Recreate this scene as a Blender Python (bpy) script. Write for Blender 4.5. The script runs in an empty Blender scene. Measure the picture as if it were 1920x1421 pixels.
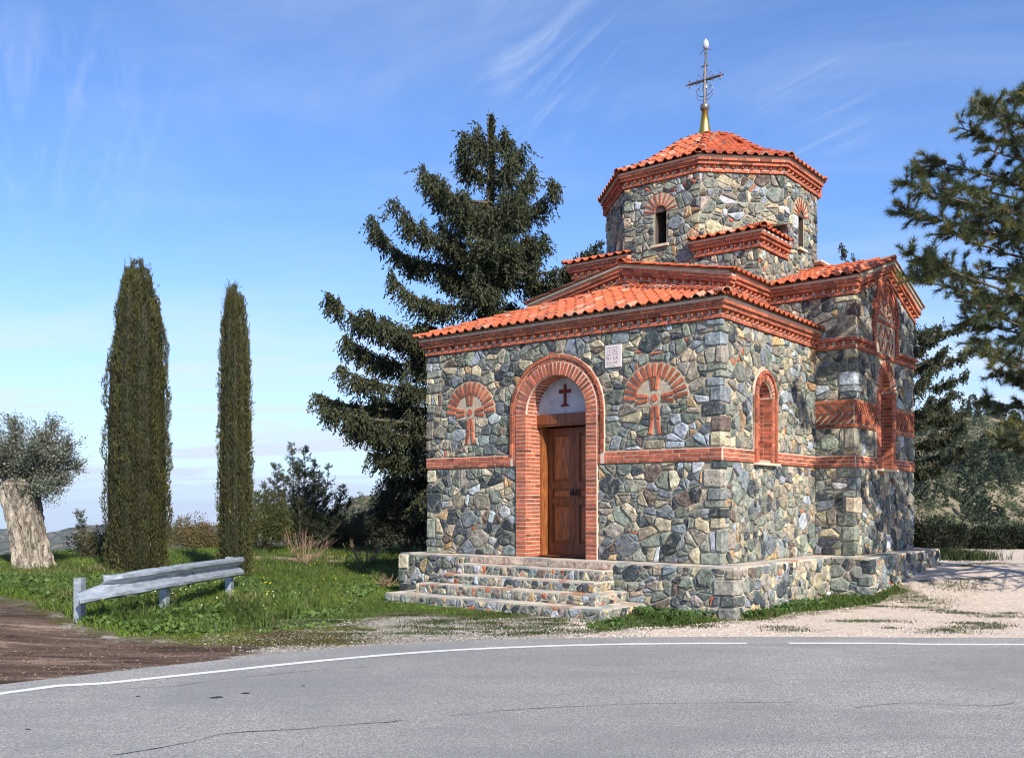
import bpy, math, random
import numpy as np
from mathutils import Vector, Matrix

random.seed(7)
rng = np.random.default_rng(7)
PI = math.pi
S = bpy.context.scene
COL = S.collection

# ------------------------------------------------------------------ camera
F_PX, HOR, PW, PH = 1786.75, 943.6, 1920.0, 1421.0
EYE = 0.92                      # eye height above the chapel's podium top (z = 0)
cam_d = bpy.data.cameras.new('camera')
cam_d.sensor_width = 36.0
cam_d.lens = F_PX / PW * 36.0
cam_d.shift_y = (HOR - PH / 2) / PW
cam_d.clip_start = 0.05
cam_d.clip_end = 20000
cam = bpy.data.objects.new('camera', cam_d)
cam.location = (0, 0, EYE)
cam.rotation_euler = (PI / 2, 0, 0)
COL.objects.link(cam)
S.camera = cam

# ------------------------------------------------------------------ light
SUN_EL = math.radians(36)
SUN_AZ = np.array([0.44, -0.90])
SUN_AZ = SUN_AZ / np.linalg.norm(SUN_AZ)
W = bpy.data.worlds.new('World')
S.world = W
W.use_nodes = True
nt = W.node_tree
for n in list(nt.nodes):
    nt.nodes.remove(n)
def WN(t, **k):
    n = nt.nodes.new(t)
    for a, b in k.items():
        setattr(n, a, b)
    return n
wo = WN('ShaderNodeOutputWorld')
bg = WN('ShaderNodeBackground')
bg.inputs['Strength'].default_value = 0.100
sky = WN('ShaderNodeTexSky', sky_type='NISHITA')
sky.sun_disc = False
sky.sun_elevation = SUN_EL
sky.sun_rotation = math.atan2(SUN_AZ[0], SUN_AZ[1])
sky.altitude = 900
sky.air_density = 1.0
sky.dust_density = 0.9
sky.ozone_density = 2.5
tint = WN('ShaderNodeMix', data_type='RGBA', blend_type='MULTIPLY')
tint.inputs['Factor'].default_value = 1.0
tint.inputs['B'].default_value = (0.86, 1.08, 1.42, 1)
nt.links.new(sky.outputs[0], tint.inputs['A'])
# thin cirrus: streaky noise laid on a high flat layer (direction / height)
tc = WN('ShaderNodeTexCoord')
sep = WN('ShaderNodeSeparateXYZ')
nt.links.new(tc.outputs['Generated'], sep.inputs[0])
def wmath(op, a, b=None, clamp=False):
    n = WN('ShaderNodeMath', operation=op, use_clamp=clamp)
    for i, v in enumerate((a, b)):
        if v is None:
            continue
        if isinstance(v, (int, float)):
            n.inputs[i].default_value = v
        else:
            nt.links.new(v, n.inputs[i])
    return n.outputs[0]
zc = wmath('ADD', wmath('MAXIMUM', sep.outputs[2], 0.0), 0.10)
lx = wmath('DIVIDE', sep.outputs[0], zc)
ly = wmath('DIVIDE', sep.outputs[1], zc)
comb = WN('ShaderNodeCombineXYZ')
nt.links.new(lx, comb.inputs[0]); nt.links.new(ly, comb.inputs[1])
def cirrus(rot, scale, sx, sy, lo, hi, detail, dist, off=(0, 0, 0)):
    m0 = WN('ShaderNodeMapping')
    m0.inputs['Rotation'].default_value = (0, 0, math.radians(rot))
    nt.links.new(comb.outputs[0], m0.inputs[0])
    mp = WN('ShaderNodeMapping')
    mp.inputs['Scale'].default_value = (sx, sy, 1)
    mp.inputs['Location'].default_value = off
    nt.links.new(m0.outputs[0], mp.inputs[0])
    no = WN('ShaderNodeTexNoise')
    no.inputs['Scale'].default_value = scale
    no.inputs['Detail'].default_value = detail
    no.inputs['Roughness'].default_value = 0.62
    no.inputs['Distortion'].default_value = dist
    nt.links.new(mp.outputs[0], no.inputs['Vector'])
    mr = WN('ShaderNodeMapRange', interpolation_type='SMOOTHSTEP')
    mr.inputs['From Min'].default_value = lo
    mr.inputs['From Max'].default_value = hi
    nt.links.new(no.outputs['Fac'], mr.inputs[0])
    return mr.outputs[0]
def sky_zone(az, el, r0, r1):          # where a bank of cirrus stands in the sky
    a, e = math.radians(az), math.radians(el)
    d = WN('ShaderNodeVectorMath', operation='DISTANCE')
    nt.links.new(tc.outputs['Generated'], d.inputs[0])
    d.inputs[1].default_value = (math.sin(a) * math.cos(e), math.cos(a) * math.cos(e), math.sin(e))
    mr = WN('ShaderNodeMapRange', interpolation_type='SMOOTHSTEP')
    mr.inputs['From Min'].default_value = r1
    mr.inputs['From Max'].default_value = r0
    nt.links.new(d.outputs['Value'], mr.inputs[0])
    return mr.outputs[0]
streak = cirrus(-27, 3.0, 3.6, 0.42, 0.44, 0.84, 10, 1.3, (3.1, 0.4, 0))
z1 = wmath('MAXIMUM', sky_zone(2.5, 25, 0.01, 0.11), wmath('MULTIPLY', sky_zone(17, 21, 0.02, 0.09), 0.5))
z1 = wmath('MAXIMUM', z1, wmath('MULTIPLY', sky_zone(-26, 20, 0.03, 0.14), 0.5))
z1 = wmath('MAXIMUM', z1, wmath('MULTIPLY', sky_zone(-70, 40, 0.1, 0.5), 0.5))
z1 = wmath('MAXIMUM', z1, wmath('MULTIPLY', sky_zone(120, 35, 0.1, 0.6), 0.5))
veil = cirrus(6, 1.1, 0.7, 1.25, 0.46, 0.82, 7, 0.6, (8.0, 1.0, 0))
low = cirrus(3, 0.9, 0.55, 1.3, 0.40, 0.66, 7, 0.5, (2.0, 5.0, 0))
el_lo = WN('ShaderNodeMapRange', interpolation_type='SMOOTHSTEP')
for i_, v_ in enumerate((0.24, 0.12, 0.0, 1.0)): el_lo.inputs[i_ + 1].default_value = v_
nt.links.new(sep.outputs[2], el_lo.inputs[0])
cl = wmath('ADD', wmath('MULTIPLY', wmath('MULTIPLY', streak, z1), 0.60), wmath('ADD', wmath('MULTIPLY', veil, 0.26), wmath('MULTIPLY', wmath('MULTIPLY', low, el_lo.outputs[0]), 0.65)), True)
el_h = WN('ShaderNodeMapRange', interpolation_type='SMOOTHSTEP')
for i_, v_ in enumerate((0.30, 0.0, 0.0, 0.45)): el_h.inputs[i_ + 1].default_value = v_
nt.links.new(sep.outputs[2], el_h.inputs[0])
cl = wmath('ADD', cl, el_h.outputs[0], True)
mixc = WN('ShaderNodeMix', data_type='RGBA', blend_type='MIX')
nt.links.new(cl, mixc.inputs['Factor'])
nt.links.new(tint.outputs['Result'], mixc.inputs['A'])
mixc.inputs['B'].default_value = (5.0, 5.75, 6.9, 1)
nt.links.new(mixc.outputs['Result'], bg.inputs['Color'])
nt.links.new(bg.outputs[0], wo.inputs[0])

sd = Vector((SUN_AZ[0] * math.cos(SUN_EL), SUN_AZ[1] * math.cos(SUN_EL), math.sin(SUN_EL)))
sl = bpy.data.lights.new('sun', 'SUN')
sl.energy = 5.0
sl.angle = math.radians(0.6)
sl.color = (1.0, 0.93, 0.82)
sun = bpy.data.objects.new('sun', sl)
sun.rotation_euler = sd.to_track_quat('Z', 'Y').to_euler()
sun.location = (10, -20, 20)
COL.objects.link(sun)
S.view_settings.view_transform = 'Standard'
S.view_settings.look = 'None'
S.view_settings.exposure = 0.68
S.view_settings.gamma = 1.0
S.view_settings.use_curve_mapping = False
S.render.engine = 'CYCLES'
S.cycles.max_bounces = 6
S.cycles.transparent_max_bounces = 8
S.cycles.use_denoising = True
S.cycles.filter_width = 1.1

# ------------------------------------------------------------------ helpers
def W3(px, py, d):
    """the point the surveyed photo shows at px, py, standing d metres out"""
    return np.array([(px - 960.0) / F_PX * d, d, EYE + (HOR - py) / F_PX * d])

def G2(px, py, z=-0.75):
    d = (z - EYE) * F_PX / (HOR - py)
    return ((px - 960.0) / F_PX * d, d)

def tag(o, label=None, cat=None, group=None, kind=None):
    if label: o['label'] = label
    if cat: o['category'] = cat
    if group: o['group'] = group
    if kind: o['kind'] = kind
    return o

def empty(name, loc, rz=0.0):
    o = bpy.data.objects.new(name, None)
    o.location = loc
    o.rotation_euler = (0, 0, rz)
    o.empty_display_size = 0.3
    COL.objects.link(o)
    return o

def mesh(name, V, Fc, mat, tint=None, smooth=False, mats=None, mi=None):
    me = bpy.data.meshes.new(name)
    V = np.asarray(V, dtype=np.float32).reshape(-1, 3)
    if isinstance(Fc, np.ndarray):
        k = Fc.shape[1]
        n = Fc.shape[0]
        me.vertices.add(len(V)); me.vertices.foreach_set('co', V.ravel())
        me.loops.add(n * k); me.loops.foreach_set('vertex_index', Fc.astype(np.int32).ravel())
        me.polygons.add(n)
        me.polygons.foreach_set('loop_start', np.arange(0, n * k, k, dtype=np.int32))
        me.polygons.foreach_set('loop_total', np.full(n, k, dtype=np.int32))
        me.update(calc_edges=True)
    else:
        me.from_pydata(V.tolist(), [], Fc)
    if tint is not None:
        t = np.asarray(tint, dtype=np.float32)
        if t.ndim == 1:
            t = np.tile(t[:3], (len(V), 1))
        c = np.ones((len(V), 4), dtype=np.float32); c[:, :3] = t[:, :3]
        at = me.attributes.new('tint', 'FLOAT_COLOR', 'POINT')
        at.data.foreach_set('color', c.ravel())
    for m in (mats if mats is not None else [mat]):
        me.materials.append(m)
    if mi is not None:
        me.polygons.foreach_set('material_index', np.asarray(mi, dtype=np.int32))
    if not smooth and isinstance(Fc, np.ndarray): me.shade_flat()
    if smooth:
        me.polygons.foreach_set('use_smooth', np.ones(len(me.polygons), dtype=bool))
    return me

def obj(name, V, Fc, mat, parent=None, tint=None, smooth=False, loc=None, center=False, **k):
    V = np.asarray(V, dtype=np.float64).reshape(-1, 3)
    if center:
        c = (V.min(0) + V.max(0)) / 2
        V = V - c
        loc = c
    o = bpy.data.objects.new(name, mesh(name, V, Fc, mat, tint, smooth, **k))
    if loc is not None:
        o.location = loc
    COL.objects.link(o)
    if parent is not None:
        o.parent = parent
    return o

class MB:
    """collects shapes for ONE mesh"""
    def __init__(s): s.v = []; s.f = []; s.t = []; s.n = 0
    def add(s, V, Fc, tint=(1, 1, 1)):
        V = np.asarray(V, dtype=float).reshape(-1, 3)
        s.v.append(V); s.f += [[i + s.n for i in f] for f in Fc]
        s.t.append(np.tile(np.asarray(tint, float)[:3], (len(V), 1))); s.n += len(V)
        return s
    def box(s, c, h, tint=(1, 1, 1), M=None):
        V = np.array([[x, y, z] for x in (-1, 1) for y in (-1, 1) for z in (-1, 1)], float) * np.array(h)
        if M is not None: V = V @ np.asarray(M).T
        return s.add(V + np.array(c), BOXF, tint)
    def tube(s, P, R, n=8, tint=(1, 1, 1), caps=True):
        V, Fc = tube(P, R, n, caps); return s.add(V, Fc, tint)
    def lathe(s, c, prof, n=16, tint=(1, 1, 1)):
        V = []; Fc = []
        for r, z in prof:
            for i in range(n):
                a = 2 * PI * i / n; V.append((c[0] + r * math.cos(a), c[1] + r * math.sin(a), c[2] + z))
        for j in range(len(prof) - 1):
            for i in range(n):
                k = (i + 1) % n; Fc.append([j * n + i, j * n + k, (j + 1) * n + k, (j + 1) * n + i])
        Fc.append(list(range(n))[::-1]); Fc.append([(len(prof) - 1) * n + i for i in range(n)])
        return s.add(V, Fc, tint)
    def build(s, name, mat, parent=None, smooth=False, **k):
        if not s.n: return None
        return obj(name, np.vstack(s.v), s.f, mat, parent, tint=np.vstack(s.t), smooth=smooth, **k)
BOXF = [[0, 1, 3, 2], [4, 6, 7, 5], [0, 4, 5, 1], [2, 3, 7, 6], [0, 2, 6, 4], [1, 5, 7, 3]]

def tube(P, R, n=8, caps=True):
    P = np.asarray(P, float); R = np.atleast_1d(np.asarray(R, float))
    if len(R) == 1: R = np.repeat(R, len(P))
    V = []; Fc = []
    T = np.gradient(P, axis=0)
    up = np.array([0, 0, 1.0]) if abs(T[0][2]) < 0.9 * np.linalg.norm(T[0]) else np.array([1.0, 0, 0])
    for i, (p, t) in enumerate(zip(P, T)):
        t = t / (np.linalg.norm(t) + 1e-9)
        a = np.cross(t, up); a /= np.linalg.norm(a) + 1e-9
        b = np.cross(a, t); up = b
        for k in range(n):
            w = 2 * PI * k / n
            V.append(p + R[i] * (math.cos(w) * a + math.sin(w) * b))
    for i in range(len(P) - 1):
        for k in range(n):
            q = (k + 1) % n
            Fc.append([i * n + k, i * n + q, (i + 1) * n + q, (i + 1) * n + k])
    if caps:
        Fc.append(list(range(n))[::-1]); Fc.append([(len(P) - 1) * n + k for k in range(n)])
    return np.array(V), Fc

def unit(v):
    v = np.asarray(v, float); return v / (np.linalg.norm(v) + 1e-12)

# ------------------------------------------------------------------ materials
class MT:
    def __init__(s, name, rough=0.8, spec=0.35):
        s.m = bpy.data.materials.new(name); s.m.use_nodes = True
        s.t = s.m.node_tree; s.p = s.t.nodes['Principled BSDF']
        s.p.inputs['Roughness'].default_value = rough
        s.p.inputs['Specular IOR Level'].default_value = spec
        s.pos = s.t.nodes.new('ShaderNodeNewGeometry').outputs['Position']
    def n(s, t, **k):
        n = s.t.nodes.new(t)
        for a, b in k.items(): setattr(n, a, b)
        return n
    def l(s, a, b): s.t.links.new(a, b)
    def attr(s, name='tint'):
        a = s.n('ShaderNodeAttribute'); a.attribute_name = name; return a.outputs['Color']
    def attrf(s, name):
        a = s.n('ShaderNodeAttribute'); a.attribute_name = name; return a.outputs['Fac']
    def noise(s, scale, detail=4, rough=0.55, dist=0.0, sc=(1, 1, 1), co='Object'):
        mp = s.n('ShaderNodeMapping'); mp.inputs['Scale'].default_value = sc
        s.l(s.pos, mp.inputs[0])
        x = s.n('ShaderNodeTexNoise'); x.inputs['Scale'].default_value = scale
        x.inputs['Detail'].default_value = detail; x.inputs['Roughness'].default_value = rough
        x.inputs['Distortion'].default_value = dist
        s.l(mp.outputs[0], x.inputs['Vector']); return x.outputs['Fac']
    def voro(s, scale, feature='F1', sc=(1, 1, 1), out='Distance', co='Object'):
        mp = s.n('ShaderNodeMapping'); mp.inputs['Scale'].default_value = sc
        s.l(s.pos, mp.inputs[0])
        x = s.n('ShaderNodeTexVoronoi', feature=feature); x.inputs['Scale'].default_value = scale
        s.l(mp.outputs[0], x.inputs['Vector']); return x.outputs[out]
    def rng(s, v, a, b, c=0.0, d=1.0):
        x = s.n('ShaderNodeMapRange'); s.l(v, x.inputs[0])
        for i, q in enumerate((a, b, c, d)): x.inputs[i + 1].default_value = q
        return x.outputs[0]
    def mth(s, op, a, b=None):
        x = s.n('ShaderNodeMath', operation=op)
        for i, v in enumerate((a, b)):
            if v is None: continue
            if isinstance(v, (int, float)): x.inputs[i].default_value = v
            else: s.l(v, x.inputs[i])
        return x.outputs[0]
    def mix(s, f, a, b, mode='MIX'):
        x = s.n('ShaderNodeMix', data_type='RGBA', blend_type=mode)
        for k, v in (('Factor', f), ('A', a), ('B', b)):
            if isinstance(v, (int, float)): x.inputs[k].default_value = v
            elif isinstance(v, tuple): x.inputs[k].default_value = (*v[:3], 1)
            else: s.l(v, x.inputs[k])
        return x.outputs['Result']
    def gain(s, col, f):          # colour times a scalar socket
        x = s.n('ShaderNodeVectorMath', operation='SCALE'); s.l(col, x.inputs[0]); s.l(f, x.inputs['Scale']); return x.outputs[0]
    def col(s, c):
        if isinstance(c, tuple): s.p.inputs['Base Color'].default_value = (*c[:3], 1)
        else: s.l(c, s.p.inputs['Base Color'])
    def bump(s, h, strength=0.5, dist=0.01):
        b = s.n('ShaderNodeBump'); b.inputs['Strength'].default_value = strength; b.inputs['Distance'].default_value = dist
        s.l(h, b.inputs['Height']); s.l(b.outputs[0], s.p.inputs['Normal'])

def make_tinted(name, rough, nscale, lo, hi, bscale, bstr, bdist, spec=0.3, extra=None):
    m = MT(name, rough, spec)
    c = m.gain(m.attr(), m.rng(m.noise(nscale, 6, 0.65, 0.4), 0.3, 0.7, lo, hi))
    if extra: c = extra(m, c)
    m.col(c)
    m.bump(m.noise(bscale, 5, 0.7), bstr, bdist)
    return m.m

def stone_extra(m, c):
    f = m.rng(m.noise(5.5, 5, 0.7, 1.6), 0.52, 0.66)
    c = m.mix(m.mth('MULTIPLY', f, 0.5), c, (0.42, 0.39, 0.31))
    g = m.rng(m.noise(16, 4, 0.7, 0.8, (1, 1, 2.5)), 0.60, 0.72)
    c = m.mix(m.mth('MULTIPLY', g, 0.45), c, (0.30, 0.16, 0.07))
    s_ = m.rng(m.noise(38, 3, 0.8), 0.60, 0.70)
    return m.mix(m.mth('MULTIPLY', s_, 0.4), c, (0.03, 0.035, 0.04))
M_STONE = make_tinted('rubble_stone', 0.82, 11, 0.35, 1.75, 22, 1.0, 0.035, 0.35, stone_extra)
def grime(lo, hi, c1, amt, ns=2.2):
    def f(m, c):
        g = m.mth('MULTIPLY', m.rng(m.noise(ns, 7, 0.75, 0.6), lo, hi), amt); c = m.mix(g, c, c1)
        return m.mix(m.mth('MULTIPLY', m.rng(m.noise(24, 4, 0.8), 0.60, 0.70), 0.5), c, (0.42, 0.34, 0.26))
    return f
M_BRICK = make_tinted('red_brick', 0.85, 14, 0.60, 1.38, 60, 0.5, 0.006, extra=grime(0.50, 0.68, (0.10, 0.055, 0.04), 0.55))
M_TILE = make_tinted('terracotta_tile', 0.75, 7, 0.68, 1.32, 40, 0.3, 0.004, extra=grime(0.52, 0.70, (0.12, 0.07, 0.05), 0.6, 3.5))
def _mortar():
    m = MT('lime_mortar', 0.95, 0.1)
    c = m.mix(m.rng(m.noise(3.0, 6, 0.7), 0.35, 0.65), (0.27, 0.235, 0.17), (0.44, 0.385, 0.285))
    c = m.mix(m.rng(m.noise(40, 3, 0.8), 0.5, 0.7), c, (0.24, 0.21, 0.16))
    m.col(c); m.bump(m.noise(45, 5, 0.75), 0.9, 0.012); return m.m
M_MORTAR = _mortar()
def _plain(name, c, rough=0.8, ns=8, lo=0.8, hi=1.2, bs=40, bd=0.003, spec=0.3, metal=0.0, sc=(1, 1, 1)):
    m = MT(name, rough, spec); m.p.inputs['Metallic'].default_value = metal
    r = m.n('ShaderNodeRGB'); r.outputs[0].default_value = (*c, 1)
    m.col(m.gain(r.outputs[0], m.rng(m.noise(ns, 5, 0.6, 0.2, sc), 0.3, 0.7, lo, hi)))
    m.bump(m.noise(bs, 4, 0.6, 0, sc), 0.5, bd); return m.m
M_ROOFBED = _plain('roof_bed', (0.30, 0.20, 0.14), 0.95)
M_BRICKMORTAR = _plain('brick_pointing', (0.60, 0.46, 0.37), 0.95, 12, 0.8, 1.15)
M_DARK = _plain('dark_interior', (0.012, 0.01, 0.009), 0.9)
M_WOOD = _plain('walnut_wood', (0.155, 0.047, 0.014), 0.42, 6, 0.45, 1.6, 30, 0.002, 0.5, 0, (6, 6, 0.5))
M_WOODL = _plain('panel_wood', (0.25, 0.085, 0.026), 0.45, 8, 0.4, 1.6, 30, 0.002, 0.5, 0, (5, 5, 0.6))
M_IRON = _plain('black_iron', (0.015, 0.013, 0.012), 0.45, spec=0.5)
M_PLASTER = _plain('grey_plaster', (0.42, 0.42, 0.45), 0.9, 3.5, 0.72, 1.25)
M_BEIGE = _plain('sand_plaster', (0.40, 0.33, 0.24), 0.95, 18, 0.75, 1.25, 50, 0.006)
M_REDPAINT = _plain('dark_red_paint', (0.14, 0.018, 0.014), 0.7)
M_MARBLE = _plain('pale_marble', (0.62, 0.55, 0.53), 0.6, 6, 0.92, 1.08)
M_INSCR = _plain('carved_line', (0.36, 0.25, 0.24), 0.8)
M_REVEAL = _plain('dark_reveal', (0.075, 0.055, 0.045), 0.9)
M_SILL = _plain('sill_stone', (0.55, 0.45, 0.33), 0.8)
M_GOLD = _plain('gilded_metal', (0.85, 0.50, 0.10), 0.32, 6, 0.9, 1.1, metal=1.0)
M_STEEL = _plain('weathered_steel', (0.22, 0.19, 0.17), 0.45, 12, 0.7, 1.3, metal=0.8)
M_LAMP = _plain('white_glass', (0.42, 0.45, 0.5), 0.2, spec=0.6)
M_ZINC = None

# ------------------------------------------------------------------ chapel frame
YAW = math.radians(51.338)
UU = np.array([-math.sin(YAW), math.cos(YAW), 0]); VV = np.array([math.cos(YAW), math.sin(YAW), 0])
C0 = np.array([3.11199, 14.21177, 0.0])
ROOT = C0 + 3 * UU + 4 * VV
chapel = empty('chapel', ROOT, -(PI / 2 - YAW))
tag(chapel, 'small stone chapel with red brick bands, terracotta tiled roofs and an octagonal drum', 'chapel')
def L(a, b, z): return np.array([-(a - 3.0), b - 4.0, z])
def wld(V):     # chapel-local to world
    V = np.asarray(V, float).reshape(-1, 3)
    return ROOT + (-V[:, :1]) * UU + V[:, 1:2] * VV + V[:, 2:3] * np.array([0, 0, 1.0])

class Frame:
    """a wall face: u runs along it, z up, d out of it"""
    def __init__(s, O, e, n): s.O = L(*O); s.e = unit(e); s.n = unit(n)
    def __call__(s, u, z, d=0.0): return s.O + s.e * u + s.n * d + np.array([0, 0, z])
ea = np.array([-1.0, 0, 0]); eb = np.array([0, 1.0, 0])       # local directions of growing a and b
def F_front(b, a0=0.0): return Frame((a0, b, 0), ea, -eb)      # u = a
def F_right(a, b0=0.0): return Frame((a, b0, 0), eb, -ea)      # u = b

# ---- piece collector: the 300 that show largest stay single objects, the rest are joined
PIECES = {}
LIM = 300
def piece(kind, V, Fc, tint, mat, parent, thing=chapel, towld=wld, smooth=False):
    V = np.asarray(V, float).reshape(-1, 3)
    w = towld(V)
    y = np.maximum(w[:, 1], 0.3)
    X = w[:, 0] / y * F_PX; Z = (w[:, 2] - EYE) / y * F_PX
    area = (X.max() - X.min()) * (Z.max() - Z.min())
    PIECES.setdefault((thing.name, kind), []).append((area, V, Fc, tint, mat, parent, smooth, thing))
def flush():
    for (tn, kind), L_ in PIECES.items():
        L_.sort(key=lambda q: -q[0])
        for q in L_[:LIM]:
            obj(kind, q[1], q[2], q[4], q[5], tint=q[3], center=True, smooth=q[6])
        rest = {}
        for q in L_[LIM:]:
            rest.setdefault(q[4].name, []).append(q)
        for mn, R in rest.items():
            mb = MB()
            for q in R: mb.add(q[1], q[2], q[3])
            o = mb.build(kind, R[0][4], R[0][7]); o['kind'] = 'stuff'
    PIECES.clear()

STONES = [((0.130, 0.150, 0.160), 15), ((0.038, 0.048, 0.055), 17), ((0.175, 0.19, 0.155), 24), ((0.105, 0.125, 0.105), 14),
          ((0.36, 0.31, 0.21), 17), ((0.26, 0.29, 0.31), 9), ((0.38, 0.25, 0.13), 3.2), ((0.12, 0.085, 0.07), 4), ((0.22, 0.20, 0.16), 15), ((0.40, 0.41, 0.43), 1.6)]
def stone_col(r, warm=0.0):
    w = np.array([s[1] for s in STONES], float)
    if warm: w[[4, 6, 8]] *= (1 + 2.2 * warm)  # right-hand faces pass more: their sunlit warmth is put into the stone colour
    c = np.array(STONES[r.choice(len(STONES), p=w / w.sum())][0])
    return c * 1.10 * r.uniform(0.65, 1.35) * (1 + r.uniform(-0.05, 0.05, 3))
def brick_col(r, k=1.0):
    c = np.array([0.40, 0.112, 0.056]) * r.uniform(0.68, 1.2)
    if r.random() < 0.14: c = c * 0.6
    return c * k * (1 + r.uniform(-0.04, 0.04, 3))
def tile_col(r):
    c = np.array([0.47, 0.108, 0.045]) * r.uniform(0.82, 1.12)
    u = r.random()
    if u < 0.14: c = np.array([0.46, 0.22, 0.14]) * r.uniform(0.8, 1.1)
    elif u < 0.21: c = np.array([0.32, 0.10, 0.06]) * r.uniform(0.7, 1.1)
    return c

def clip(poly, n, c):      # keep n.x <= c
    out = []
    for i in range(len(poly)):
        p, q = poly[i], poly[(i + 1) % len(poly)]
        a = n[0] * p[0] + n[1] * p[1] - c; b = n[0] * q[0] + n[1] * q[1] - c
        if a <= 0: out.append(p)
        if (a < 0 < b) or (b < 0 < a):
            t = a / (a - b); out.append((p[0] + t * (q[0] - p[0]), p[1] + t * (q[1] - p[1])))
    return out
def parea(P):
    return 0.5 * sum(P[i][0] * P[(i + 1) % len(P)][1] - P[(i + 1) % len(P)][0] * P[i][1] for i in range(len(P)))
def inset(P, g):
    out = list(P)
    for i in range(len(P)):
        p, q = P[i], P[(i + 1) % len(P)]
        ex, ey = q[0] - p[0], q[1] - p[1]; l = math.hypot(ex, ey)
        if l < 1e-6: continue
        n = (ey / l, -ex / l)
        out = clip(out, n, n[0] * p[0] + n[1] * p[1] - g)
        if len(out) < 3: return []
    return out
def rounded(P, r, f=0.15):
    P2 = []
    for i in range(len(P)):     # drop tiny edges
        p, q = P[i], P[(i + 1) % len(P)]
        if math.hypot(q[0] - p[0], q[1] - p[1]) > 0.012: P2.append(p)
    if len(P2) < 3: return []
    out = []
    for i in range(len(P2)):
        p, q = P2[i], P2[(i + 1) % len(P2)]
        a = f * r.uniform(0.5, 1.3); b = 1 - f * r.uniform(0.5, 1.3)
        out.append((p[0] + a * (q[0] - p[0]), p[1] + a * (q[1] - p[1])))
        out.append((p[0] + b * (q[0] - p[0]), p[1] + b * (q[1] - p[1])))
    return out
def nearest(P, x):          # nearest boundary point of convex polygon and whether x is inside
    best = None; inside = True
    for i in range(len(P)):
        p = np.array(P[i]); q = np.array(P[(i + 1) % len(P)])
        e = q - p; t = np.clip(np.dot(x - p, e) / (np.dot(e, e) + 1e-12), 0, 1); y = p + t * e
        d = np.linalg.norm(x - y)
        if best is None or d < best[0]: best = (d, y)
        if e[0] * (x[1] - p[1]) - e[1] * (x[0] - p[0]) < 0: inside = False
    return best[0], best[1], inside

def rubble(fr, region, holes=(), seed=0, kind='stone', parent=None, thing=chapel, towld=wld, big=1.0, zs=1.22, thick=0.026, gap=0.0058, warm=0.0, chips=0.10, base_d=0.0):
    r = np.random.default_rng(seed); big = big * 0.88
    reg = [(u, z * zs) for u, z in region]
    if parea(reg) < 0: reg = reg[::-1]
    hs = []
    for h in holes:
        q = [(u, z * zs) for u, z in h]
        if parea(q) < 0: q = q[::-1]
        hs.append(q)
    xs = [p[0] for p in reg]; ys = [p[1] for p in reg]
    pts = []; rad = []
    A = abs(parea(reg))
    for lo, hi, tries in ((0.19, 0.25, 1.0), (0.135, 0.19, 5), (0.105, 0.145, 22), (0.07, 0.105, 50), (0.04, 0.06, 40)):
        lo *= big; hi *= big
        for _ in range(int(tries * A / big ** 2) + 8):
            x = np.array([r.uniform(min(xs), max(xs)), r.uniform(min(ys), max(ys))]); rr = r.uniform(lo, hi)
            if rr > 0.45 * min(max(xs) - min(xs), max(ys) - min(ys)): rr *= 0.5
            dd, y, ins = nearest(reg, x)
            if not ins or dd < rr * 0.45: continue
            bad = False
            for h in hs:
                dd, y, ins = nearest(h, x)
                if ins or dd < rr * 0.45: bad = True; break
            if bad: continue
            if pts:
                P = np.array(pts); R = np.array(rad)
                if (np.hypot(*(P - x).T) < 0.86 * (R + rr)).any(): continue
            pts.append(x); rad.append(rr)
    P = np.array(pts); R = np.array(rad)
    for i in range(len(P)):
        d = np.hypot(*(P - P[i]).T); nb = np.argsort(d)[1:22]
        cell = list(reg)
        for j in nb:
            n = (P[j] - P[i]) / d[j]; m = (d[j] ** 2 + R[i] ** 2 - R[j] ** 2) / (2 * d[j])
            m = min(max(m, 0.2 * d[j]), 0.8 * d[j])
            a = r.uniform(-0.10, 0.10) if False else 0.0
            cell = clip(cell, n, np.dot(n, P[i]) + m)
            if len(cell) < 3: break
        if len(cell) < 3: continue
        for h in hs:
            dd, y, ins = nearest(h, P[i])
            if dd < 0.9:
                n = (y - P[i]) / (dd + 1e-9); cell = clip(cell, n, np.dot(n, y) - 0.006)
                if len(cell) < 3: break
        if len(cell) < 3: continue
        cell = [(p[0], p[1] / zs) for p in cell]
        parts_ = [cell]
        if abs(parea(cell)) > 0.022 * big * big and r.random() < 0.62:      # many stones are broken across
            cc = np.mean(np.array(cell), 0) + r.uniform(-0.03, 0.03, 2); a = r.choice([0.1, 1.45, r.uniform(0, PI)]) + r.uniform(-0.3, 0.3)
            nn_ = (math.cos(a), math.sin(a)); m_ = nn_[0] * cc[0] + nn_[1] * cc[1]
            parts_ = [clip(cell, nn_, m_), clip(cell, (-nn_[0], -nn_[1]), -m_)]
        for cell in parts_: one_stone(fr, cell, r, kind, parent, thing, towld, gap, warm, chips, thick, base_d)
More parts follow.
